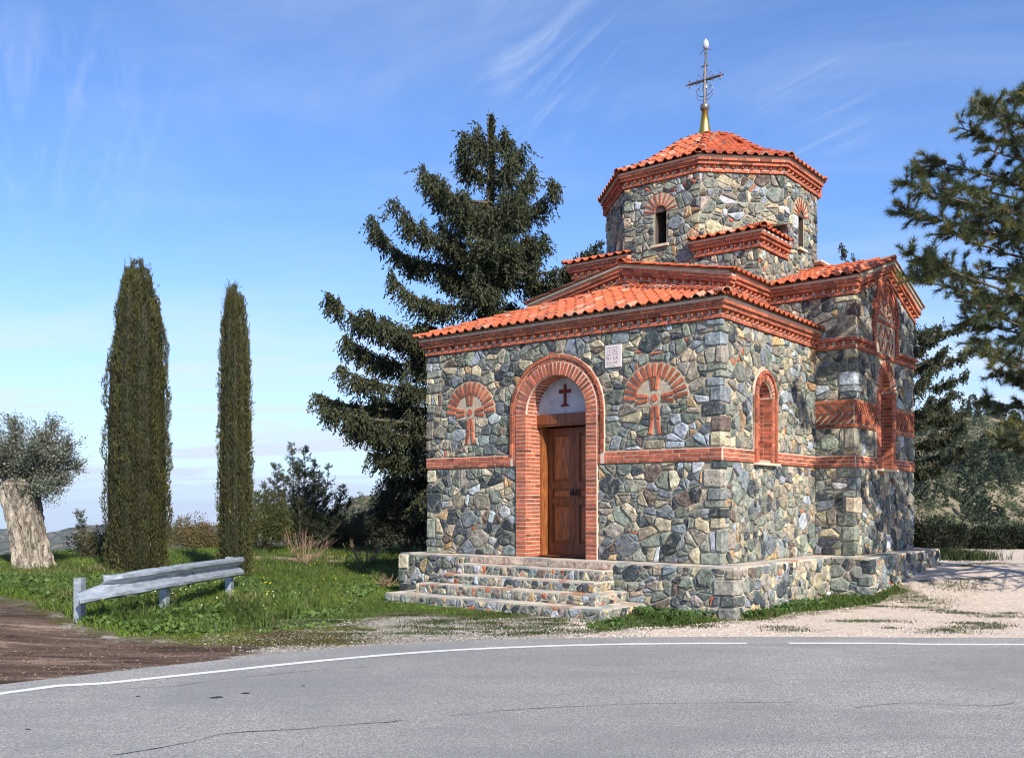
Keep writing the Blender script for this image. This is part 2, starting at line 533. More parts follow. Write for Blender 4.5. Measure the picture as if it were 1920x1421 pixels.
def one_stone(fr, cell, r, kind, parent, thing, towld, gap, warm, chips, thick, base_d):
    for _ in (0,):
        if len(cell) < 3: continue
        g = gap * r.uniform(0.6, 1.4)
        cell = inset(cell, g)
        if len(cell) < 3 or parea(cell) < 0.0012: continue
        cell = rounded(cell, r)
        if len(cell) < 5: continue
        c = np.mean(np.array(cell), 0); n = len(cell); Q = np.array(cell)
        col = stone_col(r, warm)
        rr = math.sqrt(abs(parea(cell)))
        if rr < 0.085 and r.random() < chips: col = brick_col(r) * 1.1
        th = thick * r.uniform(0.6, 1.35) * min(1, rr / 0.12)
        k1 = 0.95; k2 = 1 - min(0.45, 0.03 / rr + 0.06)
        V = []
        tl = r.uniform(-0.06, 0.06, 2)
        for q in Q: V.append(fr(q[0], q[1], base_d - 0.004))
        for q in Q:
            w = c + (q - c) * k1; V.append(fr(w[0], w[1], base_d + th * r.uniform(0.45, 0.75)))
        for q in Q:
            w = c + (q - c) * k2 * r.uniform(0.93, 1.05); V.append(fr(w[0], w[1], base_d + th + np.dot(tl, w - c) + r.uniform(-0.15, 0.25) * th))
        w = c + r.uniform(-0.15, 0.15, 2) * rr; V.append(fr(w[0], w[1], base_d + th * r.uniform(0.9, 1.35)))
        Fc = []
        for k in range(n):
            q = (k + 1) % n
            Fc += [[k, q, n + q, n + k], [n + k, n + q, 2 * n + q, 2 * n + k], [2 * n + k, 2 * n + q, 3 * n]]
        piece(kind, V, Fc, col, M_STONE, parent, thing, towld)

def face_flip(fr, V, Fc): return Fc

def brick(fr, u0, u1, z0, z1, d0, d1, parent, r, shear=0.0, kind='brick', k=1.0, ub=None, col=None):
    """box brick on a face; shear = dz/du"""
    ch = 0.003
    j = r.uniform(-0.0025, 0.0025, 3)
    V = []
    uc = u0
    for (d, c) in ((d0, 0), (d1 - ch, 0), (d1 + j[0], ch)):
        for (u, z) in ((u0 + c, z0 + c), (u1 - c, z0 + c), (u1 - c, z1 - c), (u0 + c, z1 - c)):
            V.append(fr(u, z + shear * (u - uc), d))
    Fc = [[8, 9, 10, 11]]
    for a, b in ((0, 4), (4, 8)):
        for i in range(4):
            q = (i + 1) % 4; Fc.append([a + i, a + q, b + q, b + i])
    piece(kind, V, Fc, brick_col(r, k) if col is None else col, M_BRICK, parent)

def qbrick(fr, Q, d0, d1, parent, r, kind='brick', k=1.0, g=0.0):
    """brick with a four-cornered outline Q [(u,z)...]"""
    Q = np.array(Q, float); c = Q.mean(0)
    j = r.uniform(-0.002, 0.003)
    V = [fr(q[0], q[1], d0) for q in Q] + [fr(*(c + (q - c) * 0.985), d1 - 0.003) for q in Q] + [fr(*(c + (q - c) * 0.93), d1 + j) for q in Q]
    n = len(Q); Fc = [[2 * n + i for i in range(n)]]
    for a, b in ((0, n), (n, 2 * n)):
        for i in range(n):
            q = (i + 1) % n; Fc.append([a + i, a + q, b + q, b + i])
    piece(kind, V, Fc, brick_col(r, k), M_BRICK, parent)

def course(fr, u0, u1, z0, h, d1, parent, r, shear=0.0, lb=0.235, off=0.0, zr=None, d0=-0.01, jt=0.013):
    u = u0 - off * lb
    zr = u0 if zr is None else zr
    while u < u1 - 0.01:
        a = max(u, u0); b = min(u + lb * r.uniform(0.9, 1.1), u1)
        if b - a > 0.02:
            brick(fr, a + jt / 2, b - jt / 2, z0 + shear * (a + jt / 2 - zr), z0 + h - jt + shear * (a + jt / 2 - zr), d0, d1, parent, r, shear)
        u = b if b < u1 else u1
        if a == u0 and off: off = 0

def dentils(fr, u0, u1, z0, h, dmax, parent, r, shear=0.0, zr=None, pitch=0.178):
    zr = u0 if zr is None else zr
    n = max(1, int(round((u1 - u0) / pitch)))
    p = (u1 - u0) / n
    for i in range(n):
        c = u0 + (i + 0.5) * p; w = 0.062
        z = z0 + shear * (c - zr)
        V = []
        for zz in (z + 0.004, z + h - 0.006):
            V += [fr(c - w, zz - shear * w, 0.01), fr(c + w, zz + shear * w, 0.01), fr(c + r.uniform(-0.006, 0.006), zz, dmax)]
        Fc = [[0, 1, 2], [3, 5, 4], [1, 4, 5, 2], [0, 2, 5, 3], [0, 3, 4, 1]]
        piece('dentil', V, Fc, brick_col(r, 1.0), M_BRICK, parent)

CH = 0.066
def cornice(fr, u0, u1, z0, parent, r, shear=0.0, ext0=0.0, ext1=0.0, levels=4, zr=None):
    """brick eaves cornice; ext = 1 when the end turns an outer corner, 0 butt"""
    zr = u0 if zr is None else zr
    D = (0.050, 0.085, 0.100, 0.135)
    def core(zz0, zz1, dd):
        a = u0 - ext0 * dd; b = u1 + ext1 * dd
        V = []
        for d in (-0.05, dd):
            for (u, z) in ((a, zz0), (b, zz0), (b, zz1), (a, zz1)):
                V.append(fr(u, z + shear * (u - zr), d))
        MORT.add(V, [[0, 3, 2, 1], [4, 5, 6, 7], [0, 1, 5, 4], [1, 2, 6, 5], [2, 3, 7, 6], [3, 0, 4, 7]])
    core(z0 + 0.004, z0 + CH - 0.004, D[0] - 0.008)
    course(fr, u0 - ext0 * D[0], u1 + ext1 * D[0], z0, CH, D[0], parent, r, shear, zr=zr)
    z = z0 + CH
    core(z, z + CH + 0.002, 0.012)
    dentils(fr, u0, u1, z, CH, D[1], parent, r, shear, zr=zr)
    z += CH
    core(z + 0.004, z + CH - 0.004, D[2] - 0.008)
    course(fr, u0 - ext0 * D[2], u1 + ext1 * D[2], z, CH, D[2], parent, r, shear, off=0.5, zr=zr)
    z += CH
    if levels > 3:
        core(z + 0.004, z + CH - 0.004, D[3] - 0.008)
        course(fr, u0 - ext0 * D[3], u1 + ext1 * D[3], z, CH, D[3], parent, r, shear, zr=zr)
        z += CH
        core(z - 0.003, z + 0.035, D[3] - 0.002)
    return z
MORT = MB()          # brick pointing behind the brickwork
def band3(fr, u0, u1, z0, parent, r, ext0=0, ext1=0, n=3, h=0.0645, d=0.032):
    V = [fr(u, z, dd) for dd in (-0.02, d - 0.008) for (u, z) in ((u0 - ext0 * d, z0), (u1 + ext1 * d, z0), (u1 + ext1 * d, z0 + n * h), (u0 - ext0 * d, z0 + n * h))]
    MORT.add(V, [[4, 5, 6, 7], [0, 1, 5, 4], [1, 2, 6, 5], [2, 3, 7, 6], [3, 0, 4, 7]])
    for i in range(n):
        course(fr, u0 - ext0 * d, u1 + ext1 * d, z0 + i * h, h, d, parent, r, lb=0.20, off=0.5 * (i % 2), jt=0.013)

def wall_quad(mb, fr, pts, d=0.0): mb.add([fr(u, z, d) for u, z in pts], [list(range(len(pts)))])
def arch_pts(uc, hw, zs_, n=16, a0=0, a1=180):
    return [(uc + hw * math.cos(math.radians(a)), zs_ + hw * math.sin(math.radians(a))) for a in np.linspace(a0, a1, n + 1)]
def wall_with_arch(mb, fr, u0, u1, z0, z1, uc, hw, zb, zs_, top=None):
    """flat wall with an arched opening; top = list of (u,z) giving a non-level top edge from u0 to u1"""
    top = top or [(u0, z1), (u1, z1)]
    tz = lambda u: np.interp(u, [p[0] for p in top], [p[1] for p in top])
    wall_quad(mb, fr, [(u0, z0), (uc - hw, z0), (uc - hw, zs_), (u0, zs_)])
    wall_quad(mb, fr, [(uc + hw, z0), (u1, z0), (u1, zs_), (uc + hw, zs_)])
    if zb > z0: wall_quad(mb, fr, [(uc - hw, z0), (uc + hw, z0), (uc + hw, zb), (uc - hw, zb)])
    A = arch_pts(uc, hw, zs_)
    us = sorted(set([p[0] for p in A] + [p[0] for p in top if u0 < p[0] < u1 and abs(p[0] - uc) > hw] + [u0, u1]))
    az = lambda u: zs_ + math.sqrt(max(0, hw * hw - (u - uc) ** 2)) if abs(u - uc) < hw else zs_
    for a, b in zip(us[:-1], us[1:]):
        if b - a < 1e-5: continue
        wall_quad(mb, fr, [(a, az(a)), (b, az(b)), (b, tz(b)), (a, tz(a))])
def niche(mb, fr, uc, hw, zb, zs_, depth, back=True):
    P = [(uc - hw, zb)] + [(uc - hw, zs_)] + arch_pts(uc, hw, zs_)[::-1][1:-1] + [(uc + hw, zs_), (uc + hw, zb)]
    n = len(P)
    V = [fr(u, z, 0) for u, z in P] + [fr(u, z, -depth) for u, z in P]
    Fc = [[i, i + 1, n + i + 1, n + i] for i in range(n - 1)] + [[n - 1, 0, n, 2 * n - 1]]
    if back: Fc.append([n + i for i in range(n)])
    mb.add(V, Fc)
def voussoirs(fr, uc, zc, r0, r1, a0, a1, n, d1, parent, r, fill=0.72, d0=-0.01):
    for i in range(n):
        am = math.radians(a0 + (a1 - a0) * (i + 0.5) / n)
        w = abs(math.radians(a1 - a0)) / n * 0.5 * fill
        wi = w * r0 * 1.12
        ca, sa = math.cos(am), math.sin(am)
        Q = [(r0, -wi), (r1, -wi * 1.05), (r1, wi * 1.05), (r0, wi)]
        qbrick(fr, [(uc + x * ca - y * sa, zc + x * sa + y * ca) for x, y in Q], d0, d1 + r.uniform(-0.003, 0.003), parent, r)
def ringbricks(fr, uc, zc, r0, r1, a0, a1, n, d1, parent, r, gap=0.010, d0=-0.01):
    for i in range(n):
        s0 = math.radians(a0 + (a1 - a0) * i / n); s1 = math.radians(a0 + (a1 - a0) * (i + 1) / n)
        g = gap / r1 / 2 * (1 if s1 > s0 else -1); s0 += g; s1 -= g; sm = (s0 + s1) / 2
        rr1 = r1 - gap * 0.4; rr0 = r0 + gap * 0.4
        Q = [(rr0, s0), (rr1, s0), (rr1, sm), (rr1, s1), (rr0, s1), (rr0, sm)]
        qbrick(fr, [(uc + q * math.cos(s), zc + q * math.sin(s)) for q, s in Q], d0, d1 + r.uniform(-0.003, 0.003), parent, r)
def slab(mb, fr, pts, d0, d1, tint=(1, 1, 1)):
    n = len(pts)
    V = [fr(u, z, d0) for u, z in pts] + [fr(u, z, d1) for u, z in pts]
    mb.add(V, [[n + i for i in range(n)], list(range(n))[::-1]] + [[i, (i + 1) % n, n + (i + 1) % n, n + i] for i in range(n)], tint)
def rectp(u0, u1, z0, z1): return [(u0, z0), (u1, z0), (u1, z1), (u0, z1)]

def chamfer_box(V8, c=0.016):
    V8 = np.asarray(V8, float); FQ = [[0, 1, 3, 2], [4, 6, 7, 5], [0, 4, 5, 1], [2, 3, 7, 6], [0, 2, 6, 4], [1, 5, 7, 3]]
    V = []; Fc = []; at = {}
    for fi, f in enumerate(FQ):
        m_ = V8[f].mean(0)
        for v in f:
            d = m_ - V8[v]; at[(fi, v)] = len(V); V.append(V8[v] + d * min(0.3, c * 1.6 / (np.linalg.norm(d) + 1e-6)))
        Fc.append([at[(fi, v)] for v in f])
    for i in range(6):
        for j in range(i + 1, 6):
            sh = [v for v in FQ[i] if v in FQ[j]]
            if len(sh) == 2: Fc.append([at[(i, sh[0])], at[(i, sh[1])], at[(j, sh[1])], at[(j, sh[0])]])
    for v in range(8):
        Fc.append([at[(i, v)] for i in range(6) if v in FQ[i]])
    return np.array(V), Fc
def quoins(a, b, sa, sb, z0, z1, seed, parent, thing=chapel, towld=None, la=(0.13, 0.36), warm=0.1, skip=()):
    """corner stones bonded into both faces; returns the rectangles they take on either face as (length_a, length_b, z0, z1)"""
    r = np.random.default_rng(seed); out = []; z = z0; k = 0
    while z < z1 - 0.07:
        h = min(r.choice([r.uniform(0.09, 0.16), r.uniform(0.16, 0.25), r.uniform(0.24, 0.40)]), z1 - z)
        if z1 - z - h < 0.09: h = z1 - z
        l1, l2 = r.uniform(*la), r.uniform(*la)
        if k % 2: l1 *= r.uniform(0.35, 0.8)
        else: l2 *= r.uniform(0.35, 0.8)
        t = r.uniform(0.024, 0.036); g = 0.006
        V = []
        for x in (-t, l1 - g):
            for y in (-t, l2 - g):
                for zz in (z + g, z + h - g):
                    j = r.uniform(-0.013, 0.013, 3)
                    V.append(L(a + sa * (x + (j[0] if x > 0 else 0)), b + sb * (y + (j[1] if y > 0 else 0)), zz + j[2]))
        V, Fc = chamfer_box(V, r.uniform(0.012, 0.024))
        piece('stone', V, Fc, stone_col(r, warm), M_STONE, parent, thing, wld)
        out.append((l1, l2, z, z + h)); z += h; k += 1
    return out
def qh(Q, u0, sgn, w):           # holes for one face: u0 corner, sgn direction, w which length
    return [rectp(*sorted((u0 - sgn * 0.05, u0 + sgn * q[w])), q[2], q[3]) for q in Q]
# ------------------------------------------------------------------ chapel: walls
ZT = 3.685; B0, B1 = 1.567, 1.7605
WT, TA, TB0, TB1 = 4.59, 0.694, 3.74, 7.22          # west arm / transept top, transept reach, transept b-range
r1 = np.random.default_rng(11)

wall = empty  # (alias kept out of the way)
def wallmesh(name, mb, mat=M_MORTAR): return mb.build(name, mat, chapel)

# narthex
DC, DH, DZS = 3.02, 0.625, 2.46        # doorway centre, half width, springing
mb = MB()
fN = F_front(0.0)
wall_with_arch(mb, fN, 0, 6, -0.05, ZT + 0.3, DC, DH, -0.05, DZS)
fR = F_right(0.0)
WC, WHW, WZS, WZB = 1.545, 0.255, 2.62, 1.62
wall_with_arch(mb, fR, 0, TB0, -0.05, ZT + 0.3, WC, WHW, WZB, WZS)
fLeft = Frame((6, TB0, 0), -eb, ea)
wall_quad(mb, fLeft, rectp(0, TB0, -0.05, ZT + 0.3))
narthex = wallmesh('narthex_wall', mb)
ORN = [(1.11, 2.57), (4.94, 2.57)]
doorhole = [(DC - 0.87, -0.2), (DC + 0.87, -0.2), (DC + 0.87, B1)] ; doorhole = rectp(DC - 0.85, DC + 0.85, -0.2, B1 + 0.3)
archhole = [(DC - 0.985, 1.7), (DC + 0.985, 1.7)] + arch_pts(DC, 0.985, DZS, 14)
holes_up = [archhole]
for (u, z) in ORN:
    holes_up.append(arch_pts(u, 0.60, z - 0.03, 12))
    holes_up.append(rectp(u - 0.10, u + 0.10, z - 0.60, z))
    holes_up.append(rectp(u - 0.36, u + 0.36, z - 0.12, z))
PLQ = (1.725, 2.03, 3.115, 3.475)
holes_up.append(rectp(*PLQ[:2], *PLQ[2:]))
Q1 = quoins(0, 0, 1, 1, 0.0, B0 - 0.012, 301, narthex); Q2 = quoins(0, 0, 1, 1, B1 + 0.012, ZT, 302, narthex)
Q3 = quoins(6, 0, -1, 1, 0.0, B0 - 0.012, 303, narthex); Q4 = quoins(6, 0, -1, 1, B1 + 0.012, ZT, 304, narthex)
rubble(fN, rectp(-0.02, 6.02, 0.0, B0 - 0.012), [doorhole] + qh(Q1, 0, 1, 0) + qh(Q3, 6, -1, 0), 1, parent=narthex)
rubble(fN, rectp(-0.02, 6.02, B1 + 0.012, ZT), holes_up + qh(Q2, 0, 1, 0) + qh(Q4, 6, -1, 0), 2, parent=narthex)
winhole = [(WC - 0.435, 1.3), (WC + 0.435, 1.3)] + arch_pts(WC, 0.435, WZS + 0.06, 12)
rubble(fR, rectp(-0.02, TB0 - 0.01, 0.0, B0 - 0.012), qh(Q1, 0, 1, 1), 3, parent=narthex, warm=0.55, big=0.95)
rubble(fR, rectp(-0.02, TB0 - 0.01, B1 + 0.012, ZT), [winhole] + qh(Q2, 0, 1, 1), 4, parent=narthex, warm=0.55, big=0.95)
# brick bands
band3(fN, 0.0, DC - 0.91, B0, narthex, r1, ext0=1)
band3(fN, DC + 0.91, 6.0, B0, narthex, r1, ext1=1)
band3(fR, 0.0, WC - 0.40, B0, narthex, r1)
band3(fR, WC + 0.40, TB0, B0, narthex, r1)
# cornice
cornice(fN, 0, 6, ZT, narthex, r1, ext0=1, ext1=1)
cornice(fR, 0, TB0, ZT, narthex, r1)
cornice(fLeft, 0, TB0, ZT, narthex, r1)

# door surround
surround = MB()
P_out = [(DC - 0.977, B1)] + arch_pts(DC, 0.977, DZS, 24)[::-1] + [(DC + 0.977, B1)]
def arch_ring(mb, fr, uc, zs_, zb, ri, ro, d, n=24):
    O = [(uc - ro, zb)] + arch_pts(uc, ro, zs_, n)[::-1] + [(uc + ro, zb)]
    I = [(uc - ri, zb)] + arch_pts(uc, ri, zs_, n)[::-1] + [(uc + ri, zb)]
    m = len(O)
    V = [fr(u, z, d) for u, z in O] + [fr(u, z, d) for u, z in I] + [fr(u, z, -0.02) for u, z in O] + [fr(u, z, -0.02) for u, z in I]
    Fc = []
    for i in range(m - 1):
        Fc += [[i, i + 1, m + i + 1, m + i], [2 * m + i, 2 * m + i + 1, i + 1, i], [m + i, m + i + 1, 3 * m + i + 1, 3 * m + i]]
    mb.add(V, Fc)
arch_ring(MORT, fN, DC, DZS, B1 - 0.19, 0.842, 0.975, 0.034)
arch_ring(MORT, fN, DC, DZS, 0.0, DH, 0.842, 0.046)
niche(MORT, fN, DC, DH, 0.0, DZS, 0.36, back=False)
voussoirs(fN, DC, DZS, DH, 0.838, 0, 180, 31, 0.055, narthex, r1)
ringbricks(fN, DC, DZS, 0.848, 0.905, 0, 180, 19, 0.040, narthex, r1)
ringbricks(fN, DC, DZS, 0.912, 0.972, 0, 180, 13, 0.060, narthex, r1)
for s in (-1, 1):
    z = B0
    i = 0
    while z < DZS - 0.02:                      # the two upright rings beside the door
        h = min(0.215, DZS - z)
        us = sorted((DC + s * 0.912, DC + s * 0.972))
        if z >= B1 - 0.01: brick(fN, us[0], us[1], z + 0.005, z + h - 0.005, -0.01, 0.060, narthex, r1)
        z += h if z > B0 else B1 - B0
    z = B0
    while z < DZS - 0.02:
        h = min(0.135, DZS - z)
        us = sorted((DC + s * 0.848, DC + s * 0.905))
        brick(fN, us[0], us[1], z + 0.005, z + h - 0.005, -0.01, 0.040, narthex, r1)
        z += h
    # pillar of flat-laid bricks and its reveal
    nC = 37; hC = DZS / nC
    us = sorted((DC + s * DH, DC + s * 0.838))
    for k in range(nC):
        z = k * hC
        brick(fN, us[0], us[1], z + 0.006, z + hC - 0.008, -0.01, 0.052, narthex, r1, k=1.05)
    if s == 1:      # the reveal that faces the camera (right-facing side of the left pillar)
        fJ = Frame((DC + DH, 0, 0), eb, -ea)
        for k in range(nC):
            z = k * hC
            sp = 0.10 if k % 2 else 0.22
            brick(fJ, -0.048, sp - 0.004, z + 0.006, z + hC - 0.008, -0.01, 0.006, narthex, r1, k=1.05)
            brick(fJ, sp + 0.004, 0.355, z + 0.006, z + hC - 0.008, -0.01, 0.006, narthex, r1, k=1.05)
# intrados bricks
for k in range(31):
    a = math.radians(180 * (k + 0.5) / 31)
    w = math.radians(180 / 31) * 0.5 * 0.72
    rr = DH - 0.004
    for (da, db) in ((0.0, 0.17), (0.18, 0.355)):
        Q = [(a - w, da), (a + w, da), (a + w, db), (a - w, db)]
        V = [fN(DC + rr * math.cos(t), DZS + rr * math.sin(t), -d) for t, d in Q] + [fN(DC + (rr + 0.02) * math.cos(t), DZS + (rr + 0.02) * math.sin(t), -d) for t, d in Q]
        piece('brick', V, BOX8 if False else [[0, 1, 2, 3], [0, 4, 5, 1], [1, 5, 6, 2], [2, 6, 7, 3], [3, 7, 4, 0]], brick_col(r1), M_BRICK, narthex)
# tympanum, lintel, frame, leaves
LZ0, LZ1 = 2.26, 2.475
mb = MB()
slab(mb, fN, [(DC - DH, LZ1 - 0.01)] + [(DC + DH, LZ1 - 0.01)] + [p for p in arch_pts(DC, DH - 0.001, DZS, 20)[1:-1]], -0.42, -0.30)
tym = mb.build('tympanum', M_PLASTER, chapel)
mb = MB()
cx, cz = DC + 0.035, 2.77
slab(mb, fN, rectp(cx - 0.028, cx + 0.028, 2.60, 2.965), -0.30, -0.288)
slab(mb, fN, rectp(cx - 0.125, cx - 0.031, 2.81, 2.875), -0.30, -0.287)
slab(mb, fN, rectp(cx + 0.031, cx + 0.125, 2.81, 2.875), -0.30, -0.287)
slab(mb, fN, [(cx - 0.10, 2.585), (cx + 0.10, 2.585), (cx + 0.055, 2.62), (cx + 0.031, 2.64), (cx + 0.031, 2.598), (cx - 0.031, 2.598), (cx - 0.031, 2.64), (cx - 0.055, 2.62)][:2] + [(cx + 0.045, 2.627), (cx - 0.045, 2.627)], -0.30, -0.284)
mb.build('painted_cross', M_REDPAINT, tym)
mb = MB(); slab(mb, fN, rectp(DC - DH + 0.001, DC + DH - 0.001, LZ0 + 0.03, LZ1 - 0.012), -0.42, -0.262)
slab(mb, fN, rectp(DC - DH + 0.001, DC + DH - 0.001, LZ0 - 0.005, LZ0 + 0.028), -0.42, -0.275)
mb.build('door_lintel', M_WOOD, chapel)
for s in (-1, 1):
    mb = MB()
    us = sorted((DC + s * (DH - 0.002), DC + s * (DH - 0.055)))
    slab(mb, fN, rectp(us[0], us[1], 0.0, LZ0 - 0.008), -0.56, -0.36)
    mb.build('door_jamb', M_WOODL, chapel)
OW = DH - 0.057
def make_leaf(u0, u1, handle_side):
    mb = MB()
    zt, zb, d0 = LZ0 - 0.02, 0.025, -0.55
    st = 0.09
    slab(mb, fN, rectp(u0, u1, zb, zt), d0 - 0.04, d0 - 0.012)               # backing
    rails = [(zb, 0.22), (0.90, 1.00), (1.18, 1.30), (zt - 0.10, zt)]
    slab(mb, fN, rectp(u0, u0 + st, zb, zt), d0 - 0.012, d0 + 0.012)
    slab(mb, fN, rectp(u1 - st, u1, zb, zt), d0 - 0.012, d0 + 0.012)
    for a, b in rails: slab(mb, fN, rectp(u0 + st, u1 - st, a, b), d0 - 0.012, d0 + 0.011)
    leaf = mb.build('door_leaf', M_WOOD, chapel)
    for (a, b, diamond) in ((0.22, 0.90, 1), (1.00, 1.18, 0), (1.30, zt - 0.10, 1)):
        pb = MB(); g = 0.028; x0, x1 = u0 + st + g, u1 - st - g; y0, y1 = a + g, b - g
        V = [fN(u, z, d0 - 0.012) for u, z in rectp(x0, x1, y0, y1)] + [fN(u, z, d0 + 0.006) for u, z in rectp(x0 + 0.022, x1 - 0.022, y0 + 0.022, y1 - 0.022)]
        pb.add(V, [[4, 5, 6, 7]] + [[i, (i + 1) % 4, 4 + (i + 1) % 4, 4 + i] for i in range(4)])
        if diamond:
            uc = (x0 + x1) / 2; zc = (y0 + y1) / 2; hw, hh = (x1 - x0) / 2 - 0.03, (y1 - y0) / 2 - 0.04
            D = [(uc - hw, zc), (uc, zc - hh), (uc + hw, zc), (uc, zc + hh)]
            V = [fN(u, z, d0 + 0.006) for u, z in D] + [fN(uc, zc, d0 + 0.020)]
            pb.add(V, [[i, (i + 1) % 4, 4] for i in range(4)])
        pb.build('door_panel', M_WOODL, leaf)
    for zz in (1.06, 1.28, 0.20, 0.90): pass
    hb = MB()
    hu = u0 + 0.045 if handle_side < 0 else u1 - 0.045
    c = fN(hu, 1.12, d0 + 0.02)
    hb.box(c, (0.022, 0.008, 0.05))
    ring = [fN(hu + 0.028 * math.cos(t), 1.09 + 0.034 * math.sin(t), d0 + 0.04) for t in np.linspace(0, 2 * PI, 13)]
    hb.tube(ring, 0.008, 6); hb.tube([c, fN(hu, 1.12, d0 + 0.045)], 0.012, 6)
    hb.build('door_handle', M_IRON, leaf)
    return leaf
make_leaf(DC - OW, DC - 0.004, 1)
lf = make_leaf(DC + 0.004, DC + OW, -1)
mb = MB(); slab(mb, fN, rectp(DC - 0.02, DC - 0.005, 0.92, 0.96), -0.538, -0.53); mb.build('keyhole_plate', M_IRON, lf)
mb = MB(); slab(mb, fN, rectp(DC - DH, DC + DH, -0.02, 0.022), -0.65, -0.33); mb.build('door_threshold', M_WOOD, chapel)
mb = MB(); slab(mb, fN, rectp(DC - DH - 0.1, DC + DH + 0.1, -0.02, 3.2), -0.75, -0.66); mb.build('inner_wall', M_DARK, chapel)

# facade ornaments
for (u, z) in ORN:
    mb = MB()
    slab(mb, fN, arch_pts(u, 0.585, z - 0.035, 20), -0.005, 0.012)
    slab(mb, fN, rectp(u - 0.345, u + 0.345, z - 0.125, z - 0.034), -0.005, 0.011)
    slab(mb, fN, rectp(u - 0.095, u + 0.095, z - 0.575, z - 0.124), -0.005, 0.010)
    circ = [(u + 0.115 * math.cos(t), z + 0.115 * math.sin(t)) for t in np.linspace(0, 2 * PI, 20, endpoint=False)]
    slab(mb, fN, circ, 0.0, 0.018)
    orn = mb.build('brick_rosette', M_BEIGE, chapel)
    voussoirs(fN, u, z - 0.03, 0.355, 0.575, 0, 180, 15, 0.032, orn, r1, fill=0.62)
    for ang, segs in ((90, ((0.125, 0.345),)), (0, ((0.125, 0.33),)), (180, ((0.125, 0.33),)), (270, ((0.125, 0.335), (0.345, 0.565)))):
        t = math.radians(ang); ca, sa = math.cos(t), math.sin(t)
        for s in (-1, 1):
            for (q0, q1) in segs:
                o0 = 0.028 + 0.075 * (q0 - 0.125); o1 = 0.028 + 0.14 * (q1 - 0.125)
                Q = [(q0, s * o0 - 0.021), (q1, s * o1 - 0.026), (q1, s * o1 + 0.026), (q0, s * o0 + 0.021)]
                qbrick(fN, [(u + x * ca - y * sa, z + x * sa + y * ca) for x, y in Q], 0.0, 0.034, orn, r1, k=1.15)
    db = MB(); slab(db, fN, [(u + 0.055 * math.cos(tt), z + 0.055 * math.sin(tt)) for tt in np.linspace(0, 2 * PI, 16, endpoint=False)], 0.018, 0.036, (0.5, 0.12, 0.065))
    db.build('brick_disc', M_BRICK, orn)

# plaque with the carved christogram
mb = MB(); slab(mb, fN, rectp(*PLQ), -0.005, 0.030)
plq = mb.build('marble_plaque', M_MARBLE, chapel)
ins = MB()
GL = {'I': [((.5, 0), (.5, 1))], 'C': [((.9, .9), (.4, 1)), ((.4, 1), (.05, .7)), ((.05, .7), (.05, .3)), ((.05, .3), (.4, 0)), ((.4, 0), (.9, .1))],
      'X': [((0, 0), (1, 1)), ((0, 1), (1, 0))], 'N': [((0, 0), (0, 1)), ((0, 1), (1, 0)), ((1, 0), (1, 1))], 'K': [((0, 0), (0, 1)), ((0, .45), (.9, 1)), ((.2, .55), (.95, 0))],
      'A': [((0, 0), (.5, 1)), ((.5, 1), (1, 0)), ((.2, .35), (.8, .35))], '2': [((0, .85), (.5, 1)), ((.5, 1), (.95, .7)), ((.95, .7), (0, 0)), ((0, 0), (1, 0))],
      '0': [((.5, 1), (0, .5)), ((0, .5), (.5, 0)), ((.5, 0), (1, .5)), ((1, .5), (.5, 1))], '/': [((0, 1), (.6, 0))], '-': [((0, .5), (1, .5))], '|': [((.5, 0), (.5, 1))]}
def stroke(fr, p, q, w, d0, d1):
    p = np.array(p); q = np.array(q); e = unit(q - p); n = np.array([-e[1], e[0]]) * w / 2
    slab(ins, fr, [tuple(p - n), tuple(q - n), tuple(q + n), tuple(p + n)], d0, d1)
def glyph(ch, u, z, w, h, lw=0.007):      # u = left edge as the reader sees it; a grows to the reader's left
    for p, q in GL[ch]:
        stroke(fN, (u - p[0] * w, z + p[1] * h), (u - q[0] * w, z + q[1] * h), lw, 0.029, 0.033)
pu = PLQ[1]
for txt, u, z, w, h in (('IC', pu - 0.045, 3.350, 0.035, 0.058), ('XC', pu - 0.165, 3.350, 0.035, 0.058), ('NI', pu - 0.040, 3.235, 0.036, 0.065), ('KA', pu - 0.160, 3.235, 0.036, 0.065), ('20', pu - 0.035, 3.165, 0.030, 0.042), ('/', pu - 0.125, 3.160, 0.03, 0.045), ('00', pu - 0.165, 3.170, 0.030, 0.045)):
    for i, ch in enumerate(txt): glyph(ch, u - i * (w + 0.012), z, w, h)
for zz in (3.434, 3.322): stroke(fN, (pu - 0.03, zz), (pu - 0.125, zz), 0.006, 0.029, 0.0335); stroke(fN, (pu - 0.15, zz), (pu - 0.25, zz), 0.006, 0.029, 0.0335)
stroke(fN, (pu - 0.145, 3.434), (pu - 0.145, 3.335), 0.005, 0.029, 0.0335)
stroke(fN, (pu - 0.05, 3.138), (pu - 0.20, 3.138), 0.006, 0.029, 0.0335)
ins.build('inscription', M_INSCR, plq)

